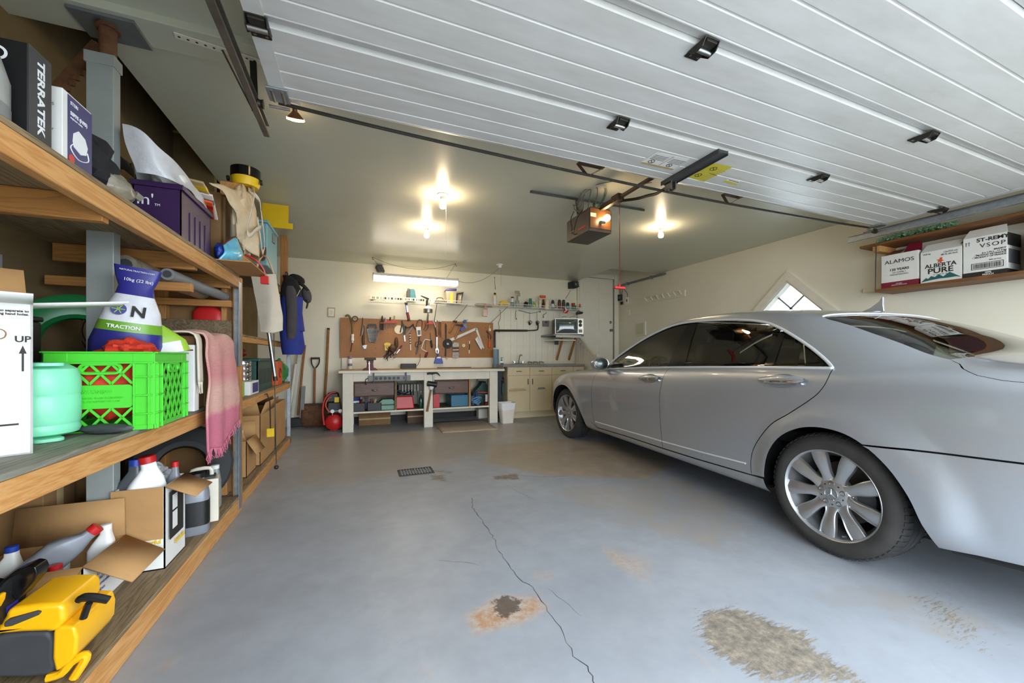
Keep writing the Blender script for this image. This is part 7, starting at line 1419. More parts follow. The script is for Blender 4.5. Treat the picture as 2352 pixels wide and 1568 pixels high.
g = G(); g.prism([(-.02, .06), (-.025, .075), (-.022, .1), (.0, .118), (.03, .108), (.042, .085), (.035, .06), (.01, .05)], .0411, .0425, 'YZ'); g.build('mask_print', 'ink_white', t); g = G(); g.tube([(.042, -.02, .07), (.042, -.035, .05), (.042, 0, .03), (.042, .045, .045), (.042, .04, .07)], .0015, 5, sub=4); g.build('strap_print', 'ink_white', t); g = G(); g.at((.0411, -.03, .02), (0, R(90), 0)); g.lathe([(.013, 0), (.013, .001), (0, .001)], 16, True, False); g.build('seal_print', 'red', t); text('lettering', '\n'.join(['model 95', 'masks', 'qty 20', 'lot 12', 'exp 25', 'size M', 'made for', 'indoor', 'use']), .012, 'ink_grey', t, (.0, -.0655, .11), (R(90), 0, 0))
t = thing('black_bag', 'crumpled black fabric bag beside the mask box', 'bag', (-.95, 1.80, TZ)); g = G(); blob(g, (0, 0, .10), (.14, .13, .12), .25, 1, floor=0); g.build('bag', 'black_cloth', t); g = G(); g.tube([(-.06, .06, .19), (0, .04, .215), (.07, .02, .19)], .012, 7, sub=4); g.build('handle', 'black_cloth', t)
mat('plastic_grey', '8b8272', .3, var=.3, sc=20, bmp=.5, bsc=30)
t = thing('wrapped_bundle', 'grey plastic-wrapped bundle at the edge of the top shelf', 'bundle', (-.86, 1.87, TZ)); g = G(); blob(g, (0, 0, .05), (.07, .085, .06), .15, 2, floor=0); g.build('wrap', 'plastic_grey', t); g = G(); g.tube([(.05, .06, .06), (.06, .08, .05)], .014, 7); g.build('knot', 'plastic_grey', t)
mat('purple', '38204a', .35, var=.1); mat('plastic_white', 'd4d4d8', .3, var=.1, sc=12, bmp=.9, bsc=22)
t = thing('purple_tote', 'dark purple plastic storage tote on the top shelf', 'storage tote', (-.893, 2.56, TZ))
g = G()
for q in ((-.105, .08, -.20, -.195), (-.105, .08, .195, .20), (-.105, -.10, -.2, .2), (.075, .08, -.2, .2)): g.box(q[0], q[1], q[2], q[3], 0, .26)
g.box(-.105, .08, -.2, .2, 0, .005); g.build('tub', 'purple', t); g = G()
for q in ((-.112, .092, -.212, -.198), (-.112, .092, .198, .212), (-.112, -.10, -.2, .2), (.078, .092, -.2, .2)): g.box(q[0], q[1], q[2], q[3], .245, .27)
g.build('rim', 'purple', t, bev=.004)
for i in range(4): g = G(); g.bar((.082, -.10 + .07 * i, .02), (.082, -.10 + .07 * i, .17), .008, .006, (1, 0, 0)); g.build('rib', 'purple', t, bev=.002)
g = G(); g.bar((-.02, -.203, .02), (-.02, -.203, .11), .007, .006, (0, 1, 0)); g.build('rib', 'purple', t); text('lettering', "in'", .075, 'ink_white', t, (-.058, -.202, .18), (R(90), 0, 0)); text('lettering', 'TM', .016, 'ink_white', t, (-.012, -.202, .16), (R(90), 0, 0))
t = thing('shopping_bag', 'shiny white plastic bag slumped over the purple tote', 'plastic bag', (-.89, 2.48, TZ + .255)); g = G(); sheet(g, [[(-.09, -.22, .22), (-.02, -.23, .20), (.02, -.20, .16), (.06, -.1, .13), (.085, .06, .09), (.09, .2, .05)], [(-.08, -.2, .10), (0, -.215, .08), (.05, -.19, .06), (.08, -.08, .05), (.098, .06, .03), (.1, .2, .015)], [(-.06, -.19, .02), (0, -.2, .02), (.07, -.17, .02), (.092, -.08, .02), (.1, .06, .018), (.1, .2, .012)]], wob=.012); sheet(g, [[(-.09, -.22, .22), (-.02, -.23, .20), (.02, -.20, .16), (.06, -.1, .13), (.085, .06, .09), (.09, .2, .05)], [(-.12, -.1, .18), (-.05, -.1, .15), (-.02, -.05, .12), (0, .0, .10), (.02, .08, .07), (.02, .2, .04)], [(-.13, .0, .02), (-.1, .05, .02), (-.1, .1, .02), (-.09, .15, .02), (-.08, .2, .02), (-.06, .22, .02)]], wob=.012); g.build('film', 'plastic_white', t, fixn=False); g = G(); blob(g, (0, 0, .06), (.07, .15, .05), .2, 5); g.build('filling', 'white', t); t.children[-1].location = (-.01, .0, .0)
for i, (lb, m, y, z, tl) in enumerate((('striped magazine on top of the purple tote', 'tan', .10, .09, 12), ('pale folded paper on top of the purple tote', 'card_white', .19, .05, 20), ('orange folder poking out of the purple tote', 'orange', .16, .02, 8))):
    t = thing('magazine', lb, 'paper', (-.88, 2.56 + y, TZ + .27 + z), rot=(R(-tl), R(8), R(6 * i))); BXP(t, 'pages', m, -.09, .09, -.10, .12, 0, .012, .002); BXP(t, 'cover_band', ('yellow', 'grey', 'red')[i], -.0905, .0905, -.06, -.02, -.0005, .0125, 0)
for i, (lb, x, y, z, r) in enumerate((('crumpled black bag by the ceiling edge behind the tote', -1.16, 3.05, .44, (.11, .16, .12)), ('round black cap behind the white plastic bag', -1.2, 2.62, .40, (.09, .11, .08)))):
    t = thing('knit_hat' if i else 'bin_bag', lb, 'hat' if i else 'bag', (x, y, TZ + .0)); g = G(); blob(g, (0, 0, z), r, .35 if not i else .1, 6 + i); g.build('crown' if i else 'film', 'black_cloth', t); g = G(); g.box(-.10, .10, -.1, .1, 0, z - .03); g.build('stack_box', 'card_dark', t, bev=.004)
# cardboard sheet poking out of the shelf and the soft bags at its end
g = G(); g.box(-.92, -.61, 2.76, 3.24, TZ, TZ + .006); tag(g.build('cardboard_sheet', 'cardboard', None, bev=.001), 'flat sheet of cardboard sticking out from the top shelf', 'cardboard')
mat('canvas', 'd9c4a2', .9, var=.1, sc=14, bmp=.4, bsc=50); mat('canvas_white', 'd8ccb8', .9, var=.06, sc=10, bmp=.3, bsc=60)
t = thing('stacked_carton', 'carton hidden behind the canvas bag at the end of the top shelf', 'carton', (-.95, 3.08, TZ + .006)); BXP(t, 'carton_body', 'card_dark', -.12, .12, -.08, .13, 0, .48); BXP(t, 'tape_strip', 'tan', .1202, .121, -.02, .02, 0, .48, 0)
t = thing('canvas_bag', 'cream canvas tote bag with long straps at the end of the top shelf', 'tote bag', (-.76, 3.08, TZ + .10)); g = G(); sheet(g, [[(-.06, -.32, .36), (-.01, -.15, .40), (.03, .0, .44), (.05, .10, .48), (.02, .16, .50)], [(.02, -.22, .30), (.05, -.1, .31), (.09, .02, .30), (.08, .12, .31), (.03, .17, .33)], [(.03, -.10, .20), (.07, -.04, .18), (.11, .04, .16), (.09, .13, .17), (.04, .18, .18)], [(.04, -.04, .06), (.08, .0, .03), (.10, .05, .01), (.09, .12, .02), (.04, .17, .04)]], wob=.02, seed=4); g.build('cloth', 'canvas', t, fixn=False, solid=.006); g = G(); blob(g, (.02, .03, .25), (.06, .13, .23), .2, 8); g.build('bulk', 'canvas', t)
for pts in ([(.05, .1, .50), (.10, -.02, .44), (.11, -.12, .30), (.10, -.20, .14), (.11, -.18, .10), (.12, -.05, .18), (.12, .08, .24), (.11, .16, .32)], [(.05, .05, .48), (.11, .06, .42), (.13, .03, .32), (.13, .10, .22), (.12, .18, .14), (.11, .17, .08), (.12, .06, .16), (.12, -.02, .26)]):
    q = spline(pts, 6); g = G(); g.add([Vector(p) + Vector((.002, 0, .016 * s)) for p in q for s in (-1, 1)], [(2 * i, 2 * i + 1, 2 * i + 3, 2 * i + 2) for i in range(len(q) - 1)]); g.build('strap', 'canvas_white', t, fixn=False, solid=.004)
mat('aqua_foil', '6fc0de', .3, .2, var=.25, sc=18, bmp=.6, bsc=16)
t = thing('cooler_bag', 'pale blue insulated cooler bag with dark red piping beside the tote', 'cooler bag', (-.79, 2.93, TZ + .006)); g = G(); sheet(g, [[(.0, -.13, .0), (.05, -.04, .01), (.06, .08, .03), (.03, .16, .04)], [(.03, -.12, .05), (.08, -.03, .07), (.08, .08, .10), (.04, .17, .10)], [(.02, -.11, .10), (.05, .02, .19), (.05, .09, .15), (.03, .19, .10)]], wob=.012, seed=2); g.build('foil_side', 'aqua_foil', t, fixn=False, solid=.01); g = G(); g.tube([(.02, -.11, .10), (.05, .02, .19), (.05, .09, .15), (.03, .19, .10)], .006, 6, sub=4); g.build('piping', 'dark_red', t); g = G(); blob(g, (.0, .03, .07), (.05, .14, .07), .1, 3, floor=0); g.build('bag_body', 'blue', t)
t = thing('carry_strap', 'red webbing handle dangling over the cardboard sheet', 'strap', (-.66, 3.12, TZ + .012)); g = G(); g.tube([(-.05, -.05, .10), (0, 0, .08), (.04, .03, .02), (.045, .05, -.06), (.035, .08, -.02), (-.02, .05, .06)], .007, 6, sub=4); g.build('webbing', 'red', t); BXP(t, 'tab', 'red', .02, .07, .02, .05, -.075, -.02)
t = thing('welding_visor', 'black and yellow welding visor on top of the carton stack', 'visor', (-.86, 3.12, TZ + .63)); g = G(); g.lathe([(.075, 0), (.085, .03), (.087, .055)], 28); g.build('band', 'yellow', t); g = G(); g.lathe([(.083, .055), (.088, .06), (.088, .12), (.08, .125)], 28); g.build('visor_shell', 'black_gloss', t)
for x in (-.09, .09): g = G(); g.cyl((x, -.02, .04), (x * 1.15, -.02, .04), .018, n=12); g.build('knob', 'black', t)
t.location = (-.73, 3.16, TZ + .60); g = G(); g.box(-.13, .0, -.06, .06, -.09, -.001); g.build('support_block', 'fir', t)
t = thing('blue_bin', 'pale blue plastic bin on the far top shelf', 'bin', (-.96, 4.45, 1.9505)); mat('pale_blue', '7fb4c0', .4, var=.05); BXP(t, 'bin_body', 'pale_blue', -.14, .16, -.25, .22, 0, .40, .01); BXP(t, 'lid', 'pale_blue', -.15, .17, -.26, .23, .40, .425, .006); BXP(t, 'latch', 'steel', .16, .175, -.03, .05, .28, .37)
t = thing('yellow_folder', 'yellow plastic folder leaning above the blue bin', 'folder', (-.76, 4.42, 2.378), rot=(R(-5), 0, 0)); BXP(t, 'sheet', 'yellow', -.13, .10, -.003, .003, 0, .24, 0); BXP(t, 'tab', 'yellow', .08, .14, -.004, .004, -.0, .06, 0)
t = thing('rope_bundle', 'brown rope and cloth heap on the far top shelf', 'rope', (-.92, 4.05, 1.9505)); g = G(); blob(g, (0, 0, .08), (.1, .14, .09), .3, 12, floor=0); g.build('heap', 'tan', t); g = G(); g.tube([(.1 + .03 * math.cos(a), .06 * math.sin(a), .08 + .05 * math.cos(a * 2)) for a in np.linspace(0, 6, 12)], .012, 6, sub=3); g.build('coil', 'brown', t)
# rolls stored on the cross rails
for lb, x, r, m, y0, y1 in (('rolled grey plastic sheet stored under the top shelf', -1.02, .045, 'plastic_grey', 2.35, 3.2), ('pale cardboard tube stored under the top shelf', -.90, .030, 'grey', 2.45, 3.22)):
    t = thing('stored_roll', lb, 'roll', (x, y0, 1.4855)); g = G(); g.tube([(0, 0, r), (.01, (y1 - y0) * .5, r), (.03, y1 - y0, r)], r, 14); g.build('roll', m, t); g = G(); g.tube([(0, -.004, r), (0, .0, r)], r * .6, 12); g.build('core', 'dark_grey', t)
# ---- middle shelf
MZ = .8225
t = open_box('white_carton', 'tall white carton with open flaps and an UP arrow on the middle shelf', -1.165, -.815, -.085, .085, MZ, 1.25, 'card_white', 'card_white', [('+x', .20, 82, 'card_white'), ('+y', .12, 10, 'cardboard'), ('-y', .13, 84, 'card_white')]); t.location = (-1.06, 1.505, MZ); t.rotation_euler = (0, 0, R(33))
text('lettering', 'UP', .024, 'ink', t, (.157, -.0862, .325), bold=.0006); g = G(); g.prism([(.155, .235), (.159, .235), (.159, .285), (.164, .285), (.157, .308), (.150, .285), (.155, .285)], -.0866, -.0852, 'XZ'); g.build('arrow_print', 'ink', t); text('lettering', 'to separate to\nwhen using hand holes.', .009, 'ink', t, (.168, -.0862, .40), align='RIGHT', bold=.0003); g = G(); g.prism(rrect(.03, .128, .325, .352, .012), -.0868, -.0855, 'XZ'); g.build('hand_hole', 'card_white', t); g = G(); g.tube([(x, -.0868, z) for x, z in rrect(.03, .128, .325, .352, .012)], .0016, 5, True); g.build('hole_edge', 'card_dark', t); g = G(); g.box(-.06, .15, -.0866, -.0853, .085, .09); g.build('line_print', 'ink', t)
mat('mint', '86dcb4', .35, var=.03)
t = thing('mint_tank', 'mint green ribbed plastic tank beside the green crate', 'tank', (-1.0, 1.79, MZ)); g = G(); g.lathe([(.075, .012), (.092, .02), (.096, .035), (.092, .05), (.096, .06), (.096, .14), (.093, .148), (.096, .156), (.096, .20), (.088, .235), (.06, .255), (.0, .258)], 30, True, False); g.build('shell', 'mint', t)
for z in (0, .245): g = G(); g.prism(rrect(-.03, .12, -.035, .035, .02), z, z + .012, 'XY'); q = g.build('lug', 'mint', t, bev=.003, rot=(0, 0, R(-50))); 
t = thing('snow_brush', 'black snow brush lying in front of the mint tank', 'brush', (-.90, 1.83, MZ), R(-12)); g = G(); g.tube([(-.24, -.03, .012), (-.12, -.02, .014), (-.02, -.005, .018)], .007, 8, sub=3); g.build('handle', 'black', t); g = G(); blob(g, (.06, 0, .018), (.085, .025, .018), .12, 4, 12); g.build('brush_head', 'dark_grey', t)
mat('crate_green', '50c838', .35, var=.04, spec=.4)
cr_ = thing('milk_crate', 'bright green plastic milk crate on the middle shelf', 'crate', (-.893, 2.055, MZ), R(4)); CXw, CYl, CHt = .148, .185, .295
def side(nm, L, rz, off, plate):
    o = bpy.data.objects.new(nm, None)
    g = G(); hw = L
    for z0, z1 in ((0, .018), (CHt - .006, CHt), (CHt - .045, CHt - .038)): g.box(-hw, hw, -.012 if z0 > .2 else -.006, .004, z0, z1)
    g.box(-hw, hw, -.002, .004, CHt - .042, CHt)
    for x in (-hw + .03, hw - .03): g.box(x - .03, x + .03, -.003, .003, 0, CHt)
    for x in (-hw + .012, hw - .012, hw - .055, -hw + .055): g.box(x - .003, x + .003, -.012, .002, 0, CHt - .04)
    for z in (.06, .13, .2): 
        for x in (-hw + .03, hw - .03): g.box(x - .028, x + .028, -.012, .0, z - .003, z + .003)
    fr = g.build(nm, 'crate_green', cr_, loc=off, rot=(0, 0, rz), bev=.0015)
    g = G(); a, b = -hw + .06, hw - .06; n = max(3, int((b - a) / .045)); st = (b - a) / n
    zr = [(.015, .085), (.175, .25)] if plate else [(.015, .25)]
    for z0, z1 in zr:
        k = int(round((z1 - z0) / (st * 1.5))) or 1; hz = (z1 - z0) / k
        for j in range(k):
            for i in range(n):
                x0_, x1_ = a + st * i, a + st * (i + 1); zz0, zz1 = z0 + hz * j, z0 + hz * (j + 1)
                g.bar((x0_, -.004, zz0), (x1_, -.004, zz1), .008, .004, (0, 1, 0)); g.bar((x0_, -.004, zz1), (x1_, -.004, zz0), .008, .004, (0, 1, 0))
    g.build('lattice', 'crate_green', fr); fr.children[-1]['kind'] = 'stuff'
    g = G(); q = rrect(-.055, .055, .215, .248, .016); g.tube([(x, -.005, z) for x, z in q], .006, 5, True); g.build('hand_grip', 'crate_green', fr)
    if plate:
        g = G(); g.prism(rrect(a - .02, b, .085, .172, .012), -.006, .0, 'XZ'); g.build('name_plate', 'crate_green', fr, bev=.002); text('lettering', 'WARNING', .017, 'crate_green', fr, (-.01, -.007, .147), ext=.0016, bold=.0006); text('lettering', 'USE BY OTHER THAN REGISTERED\nOWNER PROHIBITED BY LAW', .0095, 'crate_green', fr, (-.01, -.007, .118), ext=.0014, line=1.3)
    return fr
side('side_wall', CXw, 0, (0, -CYl, 0), True); side('side_wall', CYl, R(90), (CXw, 0, 0), False); side('side_wall', CXw, PI, (0, CYl, 0), False); side('side_wall', CYl, R(-90), (-CXw, 0, 0), False); BXP(cr_, 'base_panel', 'crate_green', -CXw, CXw, -CYl, CYl, .003, .012)
mat('red_cloth', 'd2361c', .75, var=.2, sc=12, bmp=.3, bsc=18)
t = thing('red_jacket', 'orange-red cloth stuffed in the green crate', 'cloth', (-.905, 2.08, MZ + .013)); g = G(); blob(g, (.0, -.08, .15), (.125, .12, .135), .16, 21, 24); g.build('lower_fold', 'red_cloth', t); g = G(); blob(g, (.05, -.07, .29), (.07, .10, .045), .3, 22, 20); g.build('top_fold', 'red_cloth', t);
mat('bag_navy', '2c2a7a', .35, var=.1); mat('bag_green', '6aa02a', .35, var=.1)
t = thing('traction_bag', 'white, green and navy bag of traction grit standing in the crate', 'bag', (-.93, 2.14, MZ + .285), rot=(R(4), R(7), R(16)))
SEC = [(0, .11, .075), (.05, .115, .085), (.10, .105, .085), (.14, .098, .08), (.19, .088, .07), (.255, .062, .045), (.29, .055, .032), (.33, .068, .022), (.375, .075, .012)]
for nm, m, i0, i1 in (('lower_band', 'bag_navy', 0, 3), ('green_band', 'bag_green', 2, 4), ('white_band', 'plastic_white', 3, 6), ('top_band', 'bag_navy', 5, 9)):
    ss = SEC[i0:i1]
    if nm == 'green_band': ss = SEC[2:4]
    if nm == 'lower_band': ss = SEC[0:3]
    if nm == 'white_band': ss = SEC[3:6]
    g = G(); loft(g, [(.004 * math.sin(9 * z), 0, z, a, b) for z, a, b in ss], 28, 2.3); g.build(nm, m, t)
text('lettering', 'N', .062, 'ink', t, (.03, -.077, .185), (R(78), 0, 0), bold=.002); g = G(); g.at((-.03, -.074, .19), (R(78), 0, 0)); g.lathe([(.024, 0), (.024, .002), (0, .002)], 20, True, False); g.build('emblem_print', 'bag_navy', t); g = G(); g.at((-.03, -.077, .1905), (R(78), 0, 0))
for k in range(3): g.bar((.02 * math.cos(PI * k / 3), .02 * math.sin(PI * k / 3), 0), (-.02 * math.cos(PI * k / 3), -.02 * math.sin(PI * k / 3), 0), .003, .001)
g.build('snowflake_print', 'lime', t); text('lettering', 'TRACTION', .02, 'ink_white', t, (-.005, -.0865, .118), (R(86), 0, 0), bold=.0005); text('lettering', '10kg (22 lbs)', .018, 'ink_white', t, (.01, -.034, .318), (R(98), 0, 0)); text('lettering', 'NATURALTRACTION.COM', .009, 'ink_white', t, (.0, -.022, .357), (R(98), 0, 0))
t = thing('lime_packet', 'lime green and white packet leaning behind the grit bag', 'packet', (-.80, 2.20, MZ + .29), rot=(0, R(-14), R(20))); g = G(); loft(g, [(0, 0, 0, .075, .03), (.0, 0, .05, .07, .035), (-.02, 0, .11, .045, .02), (-.03, 0, .14, .03, .006)], 20, 2.3); g.build('packet', 'lime', t); g = G(); g.box(-.05, .05, -.037, -.034, -.0, .05); g.build('label_patch', 'card_white', t)
t = thing('small_carton', 'white carton with a red stripe behind the crate', 'carton', (-.82, 2.42, MZ)); BXP(t, 'carton_body', 'card_white', -.05, .05, -.03, .03, 0, .335); BXP(t, 'stripe', 'ink_red', -.03, .045, -.0306, -.030, .305, .312, 0)
t = thing('brown_carton', 'tall brown carton under the striped rug', 'carton', (-.90, 2.62, MZ)); BXP(t, 'carton_body', 'card_dark', -.14, .105, -.15, .25, 0, .385, .006); BXP(t, 'tape_strip', 'tan', .1052, .106, -.02, .03, 0, .385, 0)
# striped rag rug
def rugm():
    m, t, b = nt('rag_rug'); v = coords(t); sx = N(t, 'ShaderNodeSeparateXYZ'); t.links.new(v, sx.inputs[0]); z = math_(t, 'ADD', sx.outputs[2], math_(t, 'MULTIPLY', noise(t, v, 14, 4), .05))
    c = ramp(t, math_(t, 'MULTIPLY', z, 1.0), [(.0, 'd8748c'), (.20, 'de8098'), (.23, 'eab8a8'), (.34, 'ecc2b0'), (.42, 'dd9494'), (.62, 'e8b4a4'), (.7, 'e8ccb8')]); n = noise(t, coords(t, (8, 8, 90)), 3, 4); c = mix(t, math_(t, 'MULTIPLY', n, .5), c, 'a85a62'); t.links.new(c, b.inputs['Base Color']); b.inputs['Roughness'].default_value = .95; bump(t, b, n, .7, .006)
rugm()
t = thing('rag_rug', 'pink and cream striped rag rug hanging over the middle shelf', 'rug', (-.75, 2.62, .60)); g = G(); Yq = [-.19, -.11, -.02, .08, .19, .29]; rows = []
for k, (x, z, sp_) in enumerate(((-.28, .615, .85), (-.05, .622, .9), (.005, .60, .95), (.014, .5, 1.0), (.022, .38, 1.05), (.02, .24, 1.12), (.022, .12, 1.15), (.022, .0, 1.1))):
    rows.append([(x + (.022 * math.sin(3.1 * i + .4) * min(1, k / 4)), y * sp_ + (.03 if i == 5 else 0) * k * .3, z + (.05 * max(0, i - 3) * (k > 4)) + .012 * math.sin(i * 2.)) for i, y in enumerate(Yq)])
sheet(g, rows, 6, 6, .006, 3); rg_ = g.build('weave', 'rag_rug', t, fixn=False, solid=.010); g = G(); e_ = spline(rows[-1], 14); random.seed(6)
for p in e_: p = Vector(p); g.tube([p, p + Vector((random.uniform(-.01, .01), random.uniform(-.008, .008), -.03)), p + Vector((random.uniform(-.015, .015), random.uniform(-.015, .015), -.055))], [.003, .002, .001], 4)
o = g.build('fringe', 'rag_rug', t); o['kind'] = 'stuff'
t = thing('rag_rug', 'frayed pale end of a second rag rug hanging beside the crate', 'rug', (-.77, 2.405, .97)); g = G(); sheet(g, [[(-.1, -.02, .25), (-.1, .05, .25)], [(.0, -.02, .24), (.0, .05, .24)], [(.015, -.02, .12), (.012, .05, .12)], [(.015, -.015, .0), (.015, .045, .0)]], 4, 4, .004); g.build('weave', 'canvas_white', t, fixn=False, solid=.008); g = G()
for i in range(12): p = Vector((.015, -.015 + .005 * i, 0)); g.tube([p, p + Vector((random.uniform(-.01, .01), random.uniform(-.01, .01), -.06))], [.003, .001], 4)
g.build('fringe', 'canvas_white', t)['kind'] = 'stuff'
# dark things behind
mat('reel_green', '1f7a42', .3, var=.1)
t = thing('hose_reel', 'glossy dark green plastic hose reel behind the crate', 'reel', (-1.27, 2.52, MZ)); g = G(); g.at((0, 0, .34), (R(90), 0, R(25))); g.lathe([(.12, -.05), (.14, -.03), (.22, -.03), (.235, -.02), (.235, .02), (.22, .03), (.14, .03), (.12, .05)], 32, False, False); g.build('drum', 'reel_green', t); BXP(t, 'stand', 'reel_green', -.1, .1, -.06, .06, 0, .12)
t = thing('desk_fan', 'black wire-guard fan on the middle shelf behind the white carton', 'fan', (-1.30, 2.90, MZ)); g = G()
for k in range(9): g.tube([(.16 * math.sqrt(max(0, 1 - ((k - 4) / 4.6) ** 2)) * math.cos(a), (k - 4) * .016, .42 + .16 * math.sqrt(max(0, 1 - ((k - 4) / 4.6) ** 2)) * math.sin(a)) for a in np.linspace(0, 2 * PI, 25)[:-1]], .003, 5, True)
g.build('guard', 'black', t)['kind'] = 'stuff'; g = G(); g.lathe([(.1, 0), (.09, .03), (.02, .04), (.02, .42)], 20); g.build('stand', 'black', t)
t = thing('petrol_can', 'red plastic petrol can on the ledge above the plank', 'petrol can', (-.98, 3.285, 1.3505)); g = G(); loft(g, [(0, 0, 0, .085, .03), (0, 0, .06, .085, .03), (.0, 0, .085, .06, .025), (0, 0, .10, .03, .02)], 20, 4); g.build('can', 'red', t); g = G(); g.tube([(-.05, 0, .08), (-.02, 0, .115), (.04, 0, .1)], .008, 6, sub=3); g.build('handle', 'red', t)
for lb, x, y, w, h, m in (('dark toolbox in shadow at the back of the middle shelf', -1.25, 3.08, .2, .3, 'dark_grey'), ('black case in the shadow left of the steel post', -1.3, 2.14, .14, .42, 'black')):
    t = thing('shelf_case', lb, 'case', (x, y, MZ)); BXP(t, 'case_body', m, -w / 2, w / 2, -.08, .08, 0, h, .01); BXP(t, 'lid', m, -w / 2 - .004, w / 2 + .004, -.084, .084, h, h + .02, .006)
for i in range(3):
    t = thing('clear_panel', ('nearest', 'middle', 'farthest')[i] + ' of the grey plastic sheets standing at the back of the middle shelf', 'panel', (-1.36 + .02 * i, 1.9 + .03 * i, MZ)); BXP(t, 'sheet', 'plastic_grey', -.003, .003, -.25, .2, 0, .62 + .03 * i, 0); BXP(t, 'edge', 'grey', -.005, .005, .195, .205, 0, .62 + .03 * i, 0)
# ---- bottom shelf
LZ = .1225
b1 = open_box('oil_carton', 'open brown carton of oil bottles at the near end of the bottom shelf', -1.31, -.955, 1.92, 2.20, LZ, .315, 'cardboard', 'cardboard', [('+y', .16, 4, 'cardboard'), ('-y', .15, 118, 'cardboard'), ('+x', .165, 122, 'cardboard')])
g = G(); g.box(.1785, .1795, -.139, .139, .0, .19); g.build('printed_side', 'card_white', b1); M_ = (R(90), 0, R(90)); text('lettering', 'Outboard Oil', .03, 'ink_red', b1, (.180, .0, .165), M_); text('lettering', '- Use Oranges & Diesel\n- Powerful Motors\n- Recommended for\n- All engines', .02, 'ink_blue', b1, (.180, -.11, .09), M_, 'LEFT', line=1.15)
def oil(name, label, loc, rot, h, r, m, cm, sc=1., band=None):
    t = thing(name, label, 'bottle', loc, rot=rot); g = G(); loft(g, [(0, 0, 0, r, r * .6), (0, 0, .01, r * 1.05, r * .65), (0, 0, h * .62, r * 1.05, r * .65), (r * .15, 0, h * .72, r * .85, r * .55), (r * .35, 0, h * .86, r * .42, r * .42), (r * .35, 0, h * .92, r * .40, r * .40)], 22, 3.6); g.build('bottle_body', m, t); g = G(); g.at((r * .35, 0, h * .92)); g.lathe([(r * .46, 0), (r * .46, h * .08), (r * .4, h * .085), (0, h * .085)], 18, True, False); g.build('cap', cm, t)
    if band: g = G(); loft(g, [(0, 0, h * .15, r * 1.06, r * .66), (0, 0, h * .55, r * 1.06, r * .66)], 22, 3.6); g.build('label_band', band, t)
    return t
mat('oil_grey', '83868c', .35, .1, var=.05); mat('oil_dark', '4c5154', .35, var=.08)
oil('oil_bottle', 'grey oil bottle with a red cap lying across the near carton', (-1.20, 1.98, LZ + .10), (0, R(48), R(22)), .30, .05, 'oil_grey', 'red')
for lb, x, y, m, cm, h in (('white bottle with a blue cap in the near carton', -1.24, 2.06, 'white', 'blue', .25), ('short white tub in the near carton', -1.14, 2.12, 'white_gloss', 'white_gloss', .20), ('red-capped bottle standing low in the near carton', -1.07, 1.97, 'oil_grey', 'red', .19), ('slim white bottle at the back of the near carton', -1.01, 2.15, 'white', 'white', .26)):
    oil('oil_bottle', lb, (x, y, LZ + .006), (0, 0, 0), h, .04, m, cm)
b2 = open_box('oil_carton', 'tall carton with a brown panel and white print on the bottom shelf', -1.012, -.83, 2.235, 2.46, LZ, .50, 'card_white', 'cardboard', [('+x', .13, 118, 'cardboard')])
g = G(); g.box(-.099, .085, -.1145, -.1128, .14, .378); g.build('brown_panel', 'cardboard', b2); g = G(); g.box(.0985, .1004, -.085, .06, .12, .34); g.build('picture_print', 'ink', b2); g = G(); g.box(.1, .1012, -.06, -.01, .25, .32); g.box(.1, .1012, -.06, -.01, .16, .24); g.build('picture_panel', 'card_white', b2); text('lettering', 'Powerful\nSupreme', .026, 'yellow', b2, (.03, -.1135, .115), bold=.001); text('lettering', 'Synthetic', .03, 'yellow', b2, (.1013, .02, .09), (R(90), 0, R(90)), bold=.001)
oil('oil_bottle', 'dark grey oil bottle with a blue cap in the tall carton', (-.98, 2.30, LZ + .14), (0, 0, 0), .36, .05, 'oil_dark', 'blue', band='dark_grey'); oil('oil_bottle', 'white jug-like bottle with a red cap in the tall carton', (-.90, 2.32, LZ + .13), (0, R(-8), R(30)), .38, .07, 'white_gloss', 'red'); oil('oil_bottle', 'small bottle with a red cap at the front of the tall carton', (-.865, 2.41, LZ + .14), (0, 0, 0), .31, .03, 'oil_grey', 'red')
oil('oil_jug', 'silver-grey oil jug with a black label behind the tall carton', (-.87, 2.63, LZ), (0, 0, R(10)), .33, .085, 'oil_grey', 'black', band='black'); 
t = thing('oil_can', 'white square can with brown lettering on the bottom shelf', 'can', (-.86, 2.80, LZ), R(14)); mat('can_cream', 'ded6c2', .4, var=.05); BXP(t, 'can_body', 'can_cream', -.075, .075, -.055, .055, 0, .255, .008); BXP(t, 'top', 'dark_grey', -.06, .06, -.045, .045, .255, .268, .004); g = G(); g.tube([(-.05, 0, .26), (-.05, 0, .305), (.03, 0, .31), (.04, 0, .27)], .011, 8, sub=3); g.build('handle', 'can_cream', t); text('lettering', 'AUDICK', .046, 'ink_red', t, (-.015, -.0557, .15), (R(90), R(-90), 0), bold=.001); g = G(); g.at((.0755, 0, .13), (0, R(90), 0)); g.lathe([(.05, 0), (.05, .001), (0, .001)], 24, True, False); q = g.build('label_print', 'tan', t); q.scale = (1, .6, 1)
oil('oil_bottle', 'translucent bottle with a white lid beside the black tyre', (-.87, 3.02, LZ), (0, 0, R(90)), .27, .05, 'jug_clear', 'white')
t = thing('spare_tyre', 'black spare tyre leaning at the far end of the bottom shelf', 'tyre', (-1.05, 3.06, LZ + .27), rot=(R(78), 0, R(24))); g = G(); g.lathe([(.16, -.06), (.2, -.075), (.245, -.07), (.262, -.05), (.262, .05), (.245, .07), (.2, .075), (.16, .06)], 36, False, False); g.build('casing', 'tyre', t); g = G(); g.lathe([(.162, -.05), (.13, -.04), (.12, .0), (.13, .04), (.162, .05)], 30, False, False); g.build('wheel_rim', 'black', t)
